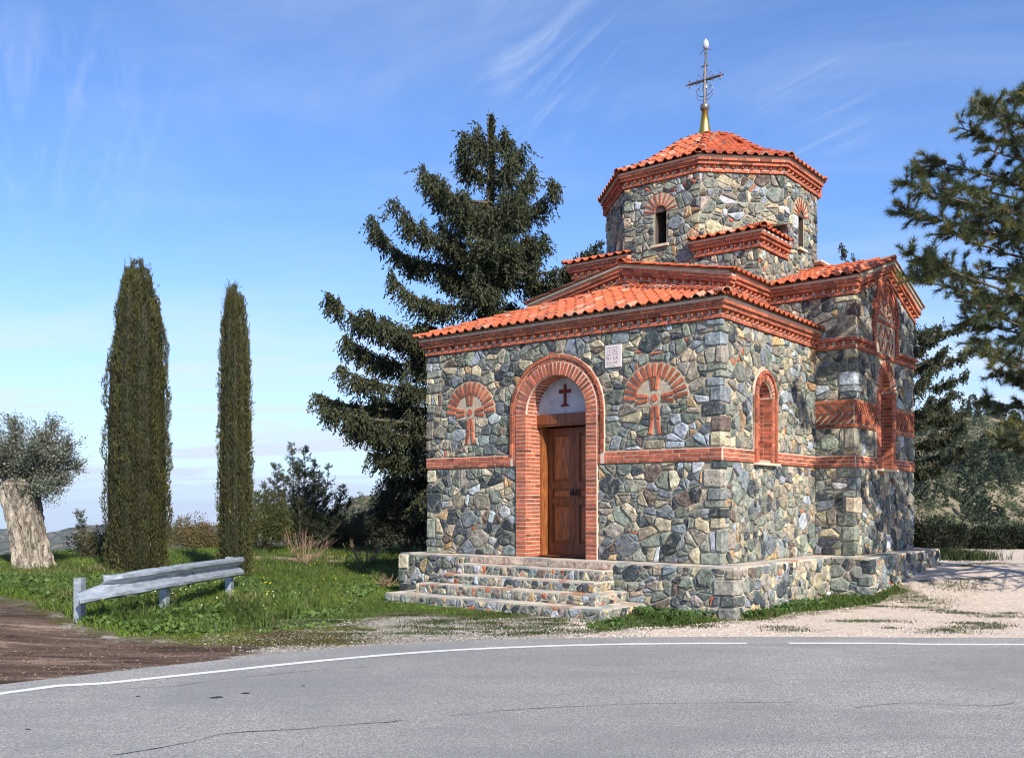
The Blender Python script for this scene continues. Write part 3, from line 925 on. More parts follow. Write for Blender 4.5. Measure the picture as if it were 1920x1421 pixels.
# side window of the narthex: a blind brick niche
def brick_niche(fr, uc, hw, zb, zs_, depth, rw, parent, r, nv, ring2=True, n=24):
    niche(MORT, fr, uc, hw, zb, zs_, depth)
    arch_ring(MORT, fr, uc, zs_, zb - 0.03, hw, hw + rw, 0.030)
    voussoirs(fr, uc, zs_, hw, hw + rw * (0.6 if ring2 else 0.97), 0, 180, nv, 0.040, parent, r, fill=0.7)
    if ring2: ringbricks(fr, uc, zs_, hw + rw * 0.63, hw + rw, 0, 180, 9, 0.062, parent, r)
    h = 0.0665; k = 0; z = zb
    while z < zs_ - 0.01:
        hh = min(h, zs_ - z)
        for s in (-1, 1):
            us = sorted((uc + s * hw, uc + s * (hw + rw * (0.6 if ring2 else 0.97))))
            brick(fr, us[0], us[1], z + 0.004, z + hh - 0.004, -0.01, 0.040, parent, r)
        z += hh; k += 1
    if ring2:
        z = zb
        while z < zs_ - 0.01:
            hh = min(0.21, zs_ - z)
            for s in (-1, 1):
                us = sorted((uc + s * (hw + rw * 0.63), uc + s * (hw + rw)))
                brick(fr, us[0], us[1], z + 0.004, z + hh - 0.004, -0.01, 0.062, parent, r)
            z += hh
    nI = max(9, int(PI * hw / 0.075))
    for k_ in range(nI):
        a = math.radians(180 * (k_ + 0.5) / nI); w_ = PI / nI * 0.5 * 0.80
        for (da, db) in ((0.0, depth * 0.48), (depth * 0.52, depth - 0.01)):
            Q = [(a - w_, da), (a + w_, da), (a + w_, db), (a - w_, db)]
            V = [fr(uc + (hw - 0.004) * math.cos(t), zs_ + (hw - 0.004) * math.sin(t), -d) for t, d in Q] + [fr(uc + (hw + 0.02) * math.cos(t), zs_ + (hw + 0.02) * math.sin(t), -d) for t, d in Q]
            piece('brick', V, [[0, 1, 2, 3], [0, 4, 5, 1], [1, 5, 6, 2], [2, 6, 7, 3], [3, 7, 4, 0]], brick_col(r), M_BRICK, parent)
    # blind infill of coursed bricks and the far reveal
    fb = Frame((0, 0, 0), fr.e, fr.n); fb.O = fr.O - fr.n * depth
    z = zb
    while z < zs_ + hw - 0.03:
        w = hw if z + h < zs_ else math.sqrt(max(0.0, hw * hw - (z + h * 0.5 - zs_) ** 2))
        if w > 0.05:
            off = r.uniform(0, 0.5)
            course(fb, uc - w, uc + w, z, h, 0.012, parent, r, lb=0.2, off=off)
        if z + h < zs_ + 0.02:
            fj = Frame((0, 0, 0), -fr.n, -fr.e); fj.O = fr.O + fr.e * (uc + hw)
            brick(fj, -0.028, depth * 0.5 - 0.004, z + 0.004, z + h - 0.005, -0.01, 0.005, parent, r)
            brick(fj, depth * 0.5 + 0.004, depth - 0.013, z + 0.004, z + h - 0.005, -0.01, 0.005, parent, r)
        z += h
win = MB(); slab(win, fR, rectp(WC - 0.43, WC + 0.43, B0 - 0.035, B0 + 0.004), -0.05, 0.10)
sill = win.build('window_sill', M_SILL, chapel)
brick_niche(fR, WC, WHW, B0 + 0.005, WZS + 0.03, 0.24, 0.165, narthex, r1, 15)

# transepts
def gable_rubble(fr, u0, u1, z0, zedge, zpeak, holes, seed, **k):
    rubble(fr, [(u0, z0), (u1, z0), (u1, zedge), ((u0 + u1) / 2, zpeak), (u0, zedge)], holes, seed, **k)
GZ = 5.17          # wall apex under the raking cornice
TC = (TB0 + TB1) / 2
mb = MB()
fTf = F_front(TB0)
wall_quad(mb, fTf, rectp(-TA, 0.92, -0.05, WT + 0.3))
fTs = F_right(-TA)
QC, QHW, QZS, QZB = 5.45, 0.33, 3.06, 1.57
SL = (GZ - WT) / (TC - TB0)
wall_with_arch(mb, fTs, TB0, TB1, -0.05, WT + 0.24, QC, QHW, QZB, QZS, top=[(TB0, WT + 0.24), (TC, GZ + 0.24), (TB1, WT + 0.24)])
fTb = Frame((5, TB1, 0), -ea, eb)
wall_quad(mb, fTb, rectp(0, 5 + TA, -0.05, WT + 0.3))
transept = wallmesh('transept_wall', mb)
mb = MB()
fLf = F_front(TB0)
wall_quad(mb, fLf, rectp(5.08, 6 + TA, -0.05, WT + 0.3))
fLs = Frame((6 + TA, TB1, 0), -eb, ea)
mb.add([fLs(u, z) for u, z in ((0, -0.05), (TB1 - TB0, -0.05), (TB1 - TB0, WT + 0.24), ((TB1 - TB0) / 2, GZ + 0.24), (0, WT + 0.24))], [[0, 1, 2, 3, 4]])
mb.build('left_transept_wall', M_MORTAR, chapel)
TQ = [quoins(-TA, TB0, 1, 1, za, zb_, 310 + i, transept, la=(0.16, 0.36)) for i, (za, zb_) in enumerate(((0.0, B0 - 0.012), (B1 + 0.012, 2.25), (2.765, 3.645), (3.86, WT - 0.02)))]
rubble(fTf, rectp(-TA - 0.02, 0.0, 0.0, B0 - 0.012), qh(TQ[0], -TA, 1, 0), 21, parent=transept)
rubble(fTf, rectp(-TA - 0.02, 0.0, B1 + 0.012, 2.25), qh(TQ[1], -TA, 1, 0), 22, parent=transept, big=0.85)
rubble(fTf, rectp(-TA - 0.02, 0.0, 2.765, 3.645), qh(TQ[2], -TA, 1, 0), 23, parent=transept)
rubble(fTf, rectp(-TA - 0.02, 0.92, 3.86, WT), qh(TQ[3], -TA, 1, 0), 24, parent=transept)
PH_ = (4.68, 6.19)        # tall brick panel on the gable
nh = rectp(QC - 0.58, QC + 0.58, 1.4, 3.70)
rubble(fTs, rectp(TB0 - 0.02, TB1 + 0.02, 0.0, B0 - 0.012), qh(TQ[0], TB0, 1, 1), 25, parent=transept, warm=0.3, big=0.95)
for (a, b, sd_) in ((TB0 - 0.02, QC - 0.585, 26), (QC + 0.585, TB1 + 0.02, 27)):
    rubble(fTs, rectp(a, b, B1 + 0.012, 2.25), qh(TQ[1], TB0, 1, 1) if sd_ == 26 else [], sd_, parent=transept, big=0.85)
    rubble(fTs, rectp(a, b, 2.765, 3.645), qh(TQ[2], TB0, 1, 1) if sd_ == 26 else [], sd_ + 10, parent=transept)
ph = [(PH_[0], 3.5), (PH_[1], 3.5)] + arch_pts(QC - 0.015, 0.76, 4.36, 12)
rubble(fTs, [(TB0 - 0.02, 3.86), (TB1 + 0.02, 3.86), (TB1 + 0.02, WT), (TC, GZ), (TB0 - 0.02, WT)], [ph] + qh(TQ[3], TB0, 1, 1), 28, parent=transept, warm=0.3)
band3(fTf, -TA, 0.0, B0, transept, r1, ext0=1)
band3(fTs, TB0, QC - 0.55, B0, transept, r1)
band3(fTs, QC + 0.55, TB1, B0, transept, r1, ext1=1)
# string cornice level with the narthex eaves
def string(fr, u0, u1, r, ext0=0, ext1=0):
    z = 3.645; D = (0.05, 0.075, 0.085)
    for i, dd in enumerate((D[0], 0.012, D[2])):
        V = [fr(u, zz, d) for d in (-0.02, dd - (0.008 if i != 1 else 0)) for u, zz in rectp(u0 - ext0 * dd, u1 + ext1 * dd, z + i * 0.07 + 0.003, z + i * 0.07 + 0.067)]
        MORT.add(V, [[4, 5, 6, 7], [0, 1, 5, 4], [1, 2, 6, 5], [2, 3, 7, 6], [3, 0, 4, 7]])
    course(fr, u0 - ext0 * D[0], u1 + ext1 * D[0], z, 0.07, D[0], transept, r)
    dentils(fr, u0, u1, z + 0.07, 0.07, D[1], transept, r)
    course(fr, u0 - ext0 * D[2], u1 + ext1 * D[2], z + 0.14, 0.07, D[2], transept, r, off=0.5)
string(fTf, -TA, 0.0, r1, ext0=1)
string(fTs, TB0, PH_[0], r1)
string(fTs, PH_[1], TB1, r1, ext1=1)
# herringbone band
def chevrons(fr, u0, u1, sgn, r, ext0=0):
    z0, z1 = 2.262, 2.752
    slab(MORT2, fr, rectp(u0 - ext0 * 0.012, u1, z0 + 0.06, z1 - 0.06), -0.01, 0.012)
    course(fr, u0 - ext0 * 0.035, u1, z0, 0.066, 0.035, transept, r)
    course(fr, u0 - ext0 * 0.035, u1, z1 - 0.066, 0.066, 0.035, transept, r)
    za, zb = z0 + 0.078, z1 - 0.078; zm = (za + zb) / 2
    p = 0.122; u = u0 - 0.25
    while u < u1 + 0.25:
        for (y0, y1, s) in ((za, zm - 0.006, 1), (zm + 0.006, zb, -1)):
            # parallelogram leaning outwards
            du = (y1 - y0) * 1.0 * sgn
            lo, hi = (u, u + du) if s == 1 else (u + du, u)
            w = 0.078
            Q = [(lo, y0), (lo + w, y0), (hi + w, y1), (hi, y1)]
            Q = clip(clip(Q, (1, 0), u1 - 0.006), (-1, 0), -(u0 + 0.006))
            if len(Q) >= 3 and abs(parea(Q)) > 0.001: qbrick(fr, Q, 0.0, 0.034, transept, r, k=0.75)
        u += p
MORT2 = MB()
chevrons(fTf, -TA, 0.0, -1, r1, ext0=1)
chevrons(fTs, TB0, QC - 0.56, 1, r1)
chevrons(fTs, QC + 0.56, TB1, 1, r1)
# the tall niche
win = MB(); slab(win, fTs, rectp(QC - 0.56, QC + 0.56, B0 - 0.045, B0 - 0.003), -0.05, 0.10)
win.build('window_sill', M_SILL, chapel)
slab(MORT2, fTs, rectp(QC - 0.57, QC + 0.57, 3.2, 3.64), -0.01, 0.018) if False else None
brick_niche(fTs, QC, QHW, B0, QZS, 0.26, 0.23, transept, r1, 19, ring2=False)
# panel above: frame, diamonds, fan
slab(MORT2, fTs, rectp(PH_[0], PH_[1], 3.62, 4.36), -0.01, 0.010)
slab(MORT2, fTs, arch_pts(QC - 0.015, 0.76, 4.36, 20), -0.01, 0.010)
uc = QC - 0.015
for a, b in ((PH_[0], PH_[0] + 0.17), (PH_[1] - 0.17, PH_[1])):
    z = 3.72
    while z < 4.35:
        brick(fTs, a, b, z + 0.004, z + 0.06, 0.0, 0.04, transept, r1, k=0.8); z += 0.0655
course(fTs, PH_[0], PH_[1], 3.645, 0.07, 0.05, transept, r1)
course(fTs, PH_[0] + 0.17, PH_[1] - 0.17, 4.29, 0.066, 0.04, transept, r1)
voussoirs(fTs, uc, 4.36, 0.44, 0.585, 4, 176, 25, 0.03, transept, r1, fill=0.8)
ringbricks(fTs, uc, 4.36, 0.595, 0.67, 0, 180, 13, 0.04, transept, r1)
ringbricks(fTs, uc, 4.36, 0.68, 0.755, 0, 180, 13, 0.055, transept, r1)
mb = MB(); slab(mb, fTs, arch_pts(uc, 0.43, 4.37, 18), 0.0, 0.016); slab(mb, fTs, rectp(PH_[0] + 0.175, PH_[1] - 0.175, 3.72, 4.285), 0.0, 0.016)
mb.build('gable_panel', M_BEIGE, chapel)
for k, rad in enumerate((0.07, 0.17, 0.27, 0.37)):
    nn = (3, 5, 7, 9)[k]
    voussoirs(fTs, uc, 4.38, rad - 0.025, rad + 0.05, 6, 174, nn, 0.028, transept, r1, fill=0.42)
for cu in (-0.29, 0.0, 0.29):
    for (sx, sy) in ((1, 1), (-1, 1), (1, -1), (-1, -1)):
        p0 = np.array([uc + cu + sx * 0.0, 4.0 + sy * 0.24]); p1 = np.array([uc + cu + sx * 0.14, 4.0 + sy * 0.02])
        e = unit(p1 - p0); n = np.array([-e[1], e[0]]) * 0.018
        qbrick(fTs, [tuple(p0 - n), tuple(p1 - n), tuple(p1 + n), tuple(p0 + n)], 0.0, 0.028, transept, r1, k=0.9)

# west arm over the narthex
AM0, AM1, WB = 0.92, 5.08, 2.15
WP = 5.03
mb = MB()
fW = F_front(WB)
mb.add([fW(u, z) for u, z in ((AM0, 3.9), (AM1, 3.9), (AM1, WT + 0.24), (3.0, WP + 0.24), (AM0, WT + 0.24))], [[0, 1, 2, 3, 4]])
fWr = F_right(AM0)
wall_quad(mb, fWr, rectp(WB, TB0, 3.8, WT + 0.3))
fWl = Frame((AM1, TB0, 0), -eb, ea)
wall_quad(mb, fWl, rectp(0, TB0 - WB, 3.8, WT + 0.3))
warm_ = wallmesh('gable_wall', mb)
rubble(fW, [(AM0 - 0.02, 4.2), (AM1 + 0.02, 4.2), (AM1 + 0.02, WT), (3.0, WP), (AM0 - 0.02, WT)], [], 31, parent=warm_, big=0.8)
WSL = (WP - WT) / (3.0 - AM0)
cornice(fW, AM0, 3.0, WT, warm_, r1, shear=WSL, ext0=1, zr=AM0)
cornice(fW, 3.0, AM1, WP, warm_, r1, shear=-WSL, ext1=1, zr=3.0)
cornice(fWr, WB, TB0 - 0.02, WT, warm_, r1)
cornice(fWl, 0, TB0 - WB, WT, warm_, r1)
# transept cornices
cornice(fTf, -TA, AM0, WT, transept, r1, ext0=1)
cornice(fTs, TB0, TC, WT, transept, r1, shear=SL, ext0=0, zr=TB0)
cornice(fTs, TC, TB1, GZ, transept, r1, shear=-SL, ext1=1, zr=TC)
cornice(fLf, AM1, 6 + TA, WT, transept, r1, ext1=1)

# drum base (square) with its corner piers, drum
DA, DB, DR = 3.0, 5.50, 2.03
mb = MB()
PW_ = 2.06; PZ = 5.62
def pier(a0, a1, b0, b1, vis):
    o = MB()
    for fr, l in ((F_front(b0, a0), a1 - a0), (Frame((a0, b0, 0), eb, -ea), b1 - b0), (Frame((a1, b1, 0), -eb, ea), b1 - b0), (Frame((a1, b1, 0), -ea, eb), a1 - a0)):
        wall_quad(o, fr, rectp(0, l, 4.2, PZ + 0.24))
    p = o.build('corner_pier', M_MORTAR, chapel)
    fF = F_front(b0, a0); fS = Frame((a0, b0, 0), eb, -ea); fL_ = Frame((a1, b1, 0), -eb, ea)
    if vis:
        rubble(fF, rectp(-0.02, a1 - a0, 4.3, PZ), [], 41 + vis, parent=p, big=0.85)
        if vis == 1: rubble(fS, rectp(-0.02, b1 - b0, 4.3, PZ), [], 43, parent=p, big=0.85, warm=0.5)
    cornice(fF, 0, a1 - a0, PZ, p, r1, ext0=1, ext1=1)
    cornice(fS, 0, b1 - b0, PZ, p, r1)
    cornice(fL_, 0, b1 - b0, PZ, p, r1)
    return p
PB0 = DB - PW_
piers = [pier(DA - PW_, DA - PW_ + 1.25, PB0, PB0 + 1.25, 1), pier(DA + PW_ - 1.25, DA + PW_, PB0, PB0 + 1.25, 2),
         pier(DA - PW_, DA - PW_ + 1.25, DB + PW_ - 1.25, DB + PW_, 0), pier(DA + PW_ - 1.25, DA + PW_, DB + PW_ - 1.25, DB + PW_, 0)]
DZ0, DZT = 4.5, 7.27
dm = MB()
tanh_ = math.tan(PI / 8)
drum_faces = []
oct_frames = []
for k in range(8):
    th = -PI / 2 - k * PI / 4        # outward angle in (a', b) local xy; k=0 front
    n = np.array([math.cos(th), math.sin(th), 0.0])
    e = np.array([-n[1], n[0], 0.0])          # to the right seen from outside
    hw = DR * tanh_
    fr = Frame((DA, DB, 0), e, n); fr.O = fr.O + n * DR - e * hw
    oct_frames.append((fr, 2 * hw, n, e))
DW = (0.125, 6.02, 6.66)         # half width, sill, springing
for k, (fr, w, n, e) in enumerate(oct_frames):
    if k % 2 == 0:
        wall_with_arch(dm, fr, 0, w, DZ0, DZT + 0.24, w / 2, DW[0], DW[1], DW[2])
    else:
        wall_quad(dm, fr, rectp(0, w, DZ0, DZT + 0.24))
drum = wallmesh('drum_wall', dm)
nd = MB()
for k, (fr, w, n, e) in enumerate(oct_frames):
    vis = n[0] * 0 + (k in (0, 1, 7, 6, 2))
    front = (np.dot(wld([fr(w / 2, 6, 0)])[0][:2] * -1, (-(n[0]) * UU + n[1] * VV)[:2]) > 0)
    holes = []
    if k % 2 == 0:
        holes = [arch_pts(w / 2, 0.385, DW[2] - 0.02, 12), rectp(w / 2 - 0.15, w / 2 + 0.15, DW[1] - 0.05, DW[2]), rectp(w / 2 - 0.22, w / 2 + 0.22, DW[1] - 0.06, DW[1])]
        niche(nd, fr, w / 2, DW[0], DW[1], DW[2], 0.30, back=False)
        slab(nd, fr, arch_pts(w / 2, 0.375, DW[2], 18) if False else arch_pts(w / 2, 0.375, DW[2], 18), -0.01, -0.002)
    if front:
        rubble(fr, rectp(-0.01, w + 0.01, DZ0, DZT), holes, 50 + k, parent=drum, warm=0.35 if k in (1, 2) else 0.1, big=0.95)
        if k % 2 == 0:
            # fan of bricks in sand mortar
            mb = MB()
            O = arch_pts(w / 2, 0.375, DW[2], 18); I = arch_pts(w / 2, DW[0], DW[2], 18); m = len(O)
            V = [fr(u, z, 0.014) for u, z in O] + [fr(u, z, 0.014) for u, z in I] + [fr(u, z, -0.01) for u, z in O]
            mb.add(V, [[i, i + 1, m + i + 1, m + i] for i in range(m - 1)] + [[2 * m + i, 2 * m + i + 1, i + 1, i] for i in range(m - 1)] + [[0, m, 2 * m], [m - 1, 3 * m - 1, 2 * m - 1]])
            fan = mb.build('window_fan', M_BEIGE, chapel)
            voussoirs(fr, w / 2, DW[2], DW[0], 0.37, 0, 180, 9, 0.030, fan, r1, fill=0.55)
            sb = MB(); slab(sb, fr, rectp(w / 2 - 0.19, w / 2 + 0.19, DW[1] - 0.05, DW[1]), -0.05, 0.07); sb.build('window_sill', M_SILL, chapel)
            gb = MB(); slab(gb, fr, rectp(w / 2 - 0.2, w / 2 + 0.2, DW[1] - 0.05, DW[2] + 0.2), -0.34, -0.30); gb.build('dark_opening', M_GLASSD if 'M_GLASSD' in globals() else M_DARK, chapel)  # opaque near-black sheet, the unlit inside of the drum put into its colour
        cornice(fr, 0, w, DZT, drum, r1, ext0=tanh_, ext1=tanh_)
    else:
        o = MB()
        slab(o, fr, rectp(0, w, DZT, DZT + 0.26), 0, 0.11, (0.42, 0.1, 0.055)); o.build('rear_cornice', M_BRICK, drum)
nd.build('window_reveal', M_REVEAL, chapel)

# ------------------------------------------------------------------ roof tiles
TP = 0.198
def tile(P0, e, s, n, w, length, col, parent, r, flat=False):
    """one S tile: P0 centre of its lower edge, e across, s up-slope, n normal"""
    prof = [(-0.5, 0.010), (-0.40, -0.004), (-0.27, 0.006), (-0.14, 0.036), (0.0, 0.052), (0.14, 0.036), (0.27, 0.006), (0.40, -0.004), (0.5, 0.010)]
    V = []
    j = r.uniform(-0.002, 0.002)
    for (ss, dn) in ((0.0, 0.024), (length + 0.05, 0.004)):
        for (u, h) in prof: V.append(P0 + e * (u * w) + s * ss + n * (h + dn + j))
    for (u, h) in prof: V.append(P0 + e * (u * w) + n * (h + 0.024 + j - 0.016))
    m = len(prof)
    Fc = []
    for i in range(m - 1):
        Fc += [[i, i + 1, m + i + 1, m + i], [2 * m + i, 2 * m + i + 1, i + 1, i]]
    piece('roof_tile', V, Fc, col, M_TILE, parent, smooth=False)
def tile_plane(P0, e, s, n, L0, slen, parent, r, row=0.31, start=0.0):
    """tiles on a plane whose eave starts at P0 and runs L0 along e; slen(u) = (s_from, s_to)"""
    nC = max(1, int(round(L0 / TP))); w = L0 / nC
    for i in range(nC):
        u = (i + 0.5) * w
        a, b = slen(u)
        k = math.floor(a / row + 1e-6)
        s_ = k * row
        while s_ < b - 0.05:
            s0 = max(s_, a); ln = min(row, b - s0)
            if s_ + row > a + 0.03 and ln > 0.04:
                tile(P0 + e * u + s * s0, e, s, n, w * 1.0, ln, tile_col(r), parent, r)
            s_ += row
def caps(P0, P1, parent, r, rad=0.078, step=0.30, nrm=(0, 0, 1)):
    P0 = np.array(P0, float); P1 = np.array(P1, float); d = P1 - P0; Lh = np.linalg.norm(d); d = d / Lh
    a = unit(np.cross(d, nrm)); b = np.cross(a, d)
    nn = max(1, int(round(Lh / step))); st = Lh / nn
    for i in range(nn):
        V = []
        for (t, rr, lift) in ((i * st, rad, 0.02), ((i + 1) * st + 0.04, rad * 0.86, 0.0)):
            for k in range(7):
                w = PI * k / 6; V.append(P0 + d * t + a * rr * math.cos(w) + b * (rr * 0.8 * math.sin(w) + lift))
        for k in range(7):
            w = PI * k / 6; V.append(P0 + d * (i * st) + a * (rad - 0.016) * math.cos(w) + b * ((rad - 0.016) * 0.8 * math.sin(w) + 0.02))
        Fc = []
        for k in range(6): Fc += [[k, k + 1, 7 + k + 1, 7 + k], [14 + k, 14 + k + 1, k + 1, k]]
        piece('roof_tile', V, Fc, tile_col(r), M_TILE, parent)
def plane_frame(E0, E1, top):
    """E0, E1 eave ends (right to left seen from outside gives outward normal), top a point on the plane"""
    e = unit(E1 - E0); t = top - E0; s = unit(t - e * np.dot(t, e)); n = unit(np.cross(e, s))
    if n[2] < 0: n = -n
    return e, s, n
ro = MB()
OV = 0.19
# narthex: hipped front and side slopes meeting at PK against the gable wall
ZE = 3.985
PK = L(3.0, 2.13, 4.90)
E_R = L(-OV, -OV, ZE); E_L = L(6 + OV, -OV, ZE); E_B = L(-OV, TB0, ZE)
roof = None
ro.add([E_R, E_L, PK], [[0, 1, 2]])
back_top = L(3.0, TB0, 4.90)
ro.add([E_R, PK, back_top, E_B], [[0, 1, 2, 3]])
ro.add([E_L, L(6 + OV, TB0, ZE), back_top, PK], [[0, 1, 2, 3]])
# west arm
WE = WT + 0.30; WR = WP + 0.32
for sg in (1, -1):
    A_ = 3 - sg * (3 - AM0 + OV)
    ro.add([L(A_, WB - OV, WE), L(A_, TB0 + 0.6, WE), L(3, TB0 + 0.6, WR), L(3, WB - OV, WR)], [[0, 1, 2, 3]])
# transept
TE = WT + 0.30; TR = GZ + 0.32
for (x0, x1) in ((-TA - OV, 1.6), (6 + TA + OV, 4.4)):
    for (bb) in (TB0 - OV, TB1 + OV):
        ro.add([L(x0, bb, TE), L(x1, bb, TE), L(x1, TC, TR), L(x0, TC, TR)], [[0, 1, 2, 3]])
roofbed = ro.build('roof', M_ROOFBED, chapel)
r2 = np.random.default_rng(5)
LIFT = np.array([0, 0, 0.006])
# front slope
e, s, n = plane_frame(E_R, E_L, PK); Lf = np.linalg.norm(E_L - E_R); tt = np.dot(PK - E_R, e); ss = np.dot(PK - E_R, s)
tile_plane(E_R + LIFT, e, s, n, Lf, lambda u: (0, ss * (u / tt if u < tt else (Lf - u) / (Lf - tt))), roofbed, r2)
# right slope
e, s, n = plane_frame(E_B, E_R, PK); Lr = np.linalg.norm(E_R - E_B); tt2 = np.dot(PK - E_B, e); ss2 = np.dot(PK - E_B, s)
lim = 0.98 * np.linalg.norm([AM0 + OV, 0]) * 1.04
def sr(u):
    full = ss2 if u < tt2 else ss2 * (Lr - u) / (Lr - tt2)
    return (0, min(full, lim if u < (TB0 - WB) + 0.1 else full))
tile_plane(E_B + LIFT, e, s, n, Lr - 0.02, sr, roofbed, r2)
up = np.array([0, 0, 0.03])
caps(E_R + up, PK + up, roofbed, r2); caps(E_L + up, PK + up, roofbed, r2)
# west arm slopes
for sg in (1, -1):
    A_ = 3 - sg * (3 - AM0 + OV)
    E0 = L(A_, WB - OV, WE); E1 = L(A_, TB0 - 0.02, WE); T = L(3, WB - OV, WR)
    e, s, n = plane_frame(E0, E1, T); Lw = np.linalg.norm(E1 - E0); sw = np.linalg.norm(T - E0)
    tile_plane(E0 + LIFT, e, s, n, Lw, lambda u: (0, sw), roofbed, r2)
caps(L(3, WB - OV, WR + 0.03), L(3, TB0 - 0.2, WR + 0.03), roofbed, r2)
# transept slopes that show
E0 = L(-TA - OV, TB0 - OV, TE); E1 = L(1.35, TB0 - OV, TE); T = L(-TA - OV, TC, TR)
e, s, n = plane_frame(E0, E1, T); Lw = np.linalg.norm(E1 - E0); sw = np.linalg.norm(T - E0)
vu = np.dot(L(AM0 - OV, TB0 - OV, TE) - E0, e)
tile_plane(E0 + LIFT, e, s, n, Lw, lambda u: (max(0, (u - vu) * 0.9), sw), roofbed, r2, row=0.28)
caps(L(-TA - OV, TC, TR + 0.03), L(1.2, TC, TR + 0.03), roofbed, r2)
E0 = L(1.2, TB1 + OV, TE); E1 = L(-TA - OV, TB1 + OV, TE); T = L(1.2, TC, TR)
e, s, n = plane_frame(E0, E1, T)
tile_plane(E0 + LIFT, e, s, n, 1.2 + TA + OV, lambda u: (0, sw), roofbed, r2, row=0.28)
E0 = L(4.6, TB0 - OV, TE); E1 = L(6 + TA + OV, TB0 - OV, TE); T = L(4.6, TC, TR)
e, s, n = plane_frame(E0, E1, T)
tile_plane(E0 + LIFT, e, s, n, 2.0 + TA, lambda u: (0, sw), roofbed, r2, row=0.28)
# bedding mortar strip along the right gable verge and the front gable
mb = MB()
for (fr, a, b, za, zb) in ((fTs, TB0 - 0.12, TC, WT, GZ), (fTs, TC, TB1 + 0.12, GZ, WT), (fW, AM0 - 0.1, 3.0, WT, WP), (fW, 3.0, AM1 + 0.1, WP, WT)):
    sh = (zb - za) / (b - a)
    V = [fr(u, z, d) for d in (0.0, 0.168) for (u, z) in ((a, za + 0.266), (b, zb + 0.266), (b, zb + 0.318), (a, za + 0.318))]
    mb.add(V, [[4, 5, 6, 7], [0, 1, 5, 4], [2, 3, 7, 6], [1, 2, 6, 5], [3, 0, 4, 7]])
mb.build('verge_mortar', M_MORTAR, chapel)['kind'] = 'stuff'

# corner pier roofs
def pier_roof(a0, a1, b0, sgn, parent):
    z = PZ + 0.29; o = 0.18
    E0 = L(a0 - o, b0 - o, z); E1 = L(a1 + o, b0 - o, z); T = L(a0 - o, b0 + 1.3, z + 0.42)
    mb = MB(); mb.add([E0, E1, L(a1 + o, b0 + 1.3, z + 0.42), T], [[0, 1, 2, 3]])
    if sgn > 0:
        S0 = L(a0 - o, b0 + 1.25, z); c = L(a0 + 0.95, b0 + 0.95, z + 0.35)
    mb.build('pier_roof', M_ROOFBED, parent)
    e, s, n = plane_frame(E0, E1, T); Lw = np.linalg.norm(E1 - E0)
    tile_plane(E0 + LIFT, e, s, n, Lw, lambda u: (0, 0.62 if True else 0), parent, r2)
    if sgn > 0:
        S0 = L(a0 - o, b0 + 1.22, z); S1 = L(a0 - o, b0 - o, z); T2 = L(a0 + 1.0, b0 - o, z + 0.42)
        e, s, n = plane_frame(S0, S1, T2); Lw2 = np.linalg.norm(S1 - S0)
        tile_plane(S0 + LIFT, e, s, n, Lw2, lambda u: (0, min(0.5, (Lw2 - u) * 1.0 + 0.05)), parent, r2)
        caps(L(a0 - o, b0 - o, z + 0.03), L(a0 + 0.5, b0 + 0.5, z + 0.24), parent, r2)
pier_roof(DA - PW_, DA - PW_ + 1.25, PB0, 1, piers[0])
pier_roof(DA + PW_ - 1.25, DA + PW_, PB0, -1, piers[1])
caps(L(DA + PW_ + 0.18, PB0 - 0.18, PZ + 0.32), L(DA + PW_ - 0.5, PB0 + 0.5, PZ + 0.5), piers[1], r2)

# drum roof
PR = [(2.21, 7.56), (1.9, 7.69), (1.5, 7.88), (1.1, 8.16), (0.7, 8.46), (0.35, 8.64), (0.0, 8.74)]
pr_r = np.array([p[0] for p in PR]); pr_z = np.array([p[1] for p in PR])
ds = np.hypot(np.diff(pr_r), np.diff(pr_z)); cs = np.concatenate([[0], np.cumsum(ds)])
def prof(s_): return np.interp(s_, cs, pr_r), np.interp(s_, cs, pr_z)
CN = np.array([0.05, 0.0])
drb = MB()
r3 = np.random.default_rng(8)
dcen = L(DA, DB, 0)
V = []; Fc = []
for j, (rr, zz) in enumerate(PR[:-1]):
    for k in range(8):
        fr, w, n, e = oct_frames[k]
        V.append(dcen + n * rr + e * rr * tanh_ * -1 + np.array([0, 0, zz]))
for j in range(len(PR) - 2):
    for k in range(8):
        q = (k + 1) % 8; Fc.append([j * 8 + k, j * 8 + q, (j + 1) * 8 + q, (j + 1) * 8 + k])
V.append(dcen + np.array([0, 0, PR[-1][1]])); top = len(V) - 1
for k in range(8): Fc.append([(len(PR) - 2) * 8 + k, (len(PR) - 2) * 8 + (k + 1) % 8, top])
drb.add(V, Fc); Vb = np.array(V)
droof = drb.build('drum_roof', M_ROOFBED, chapel)
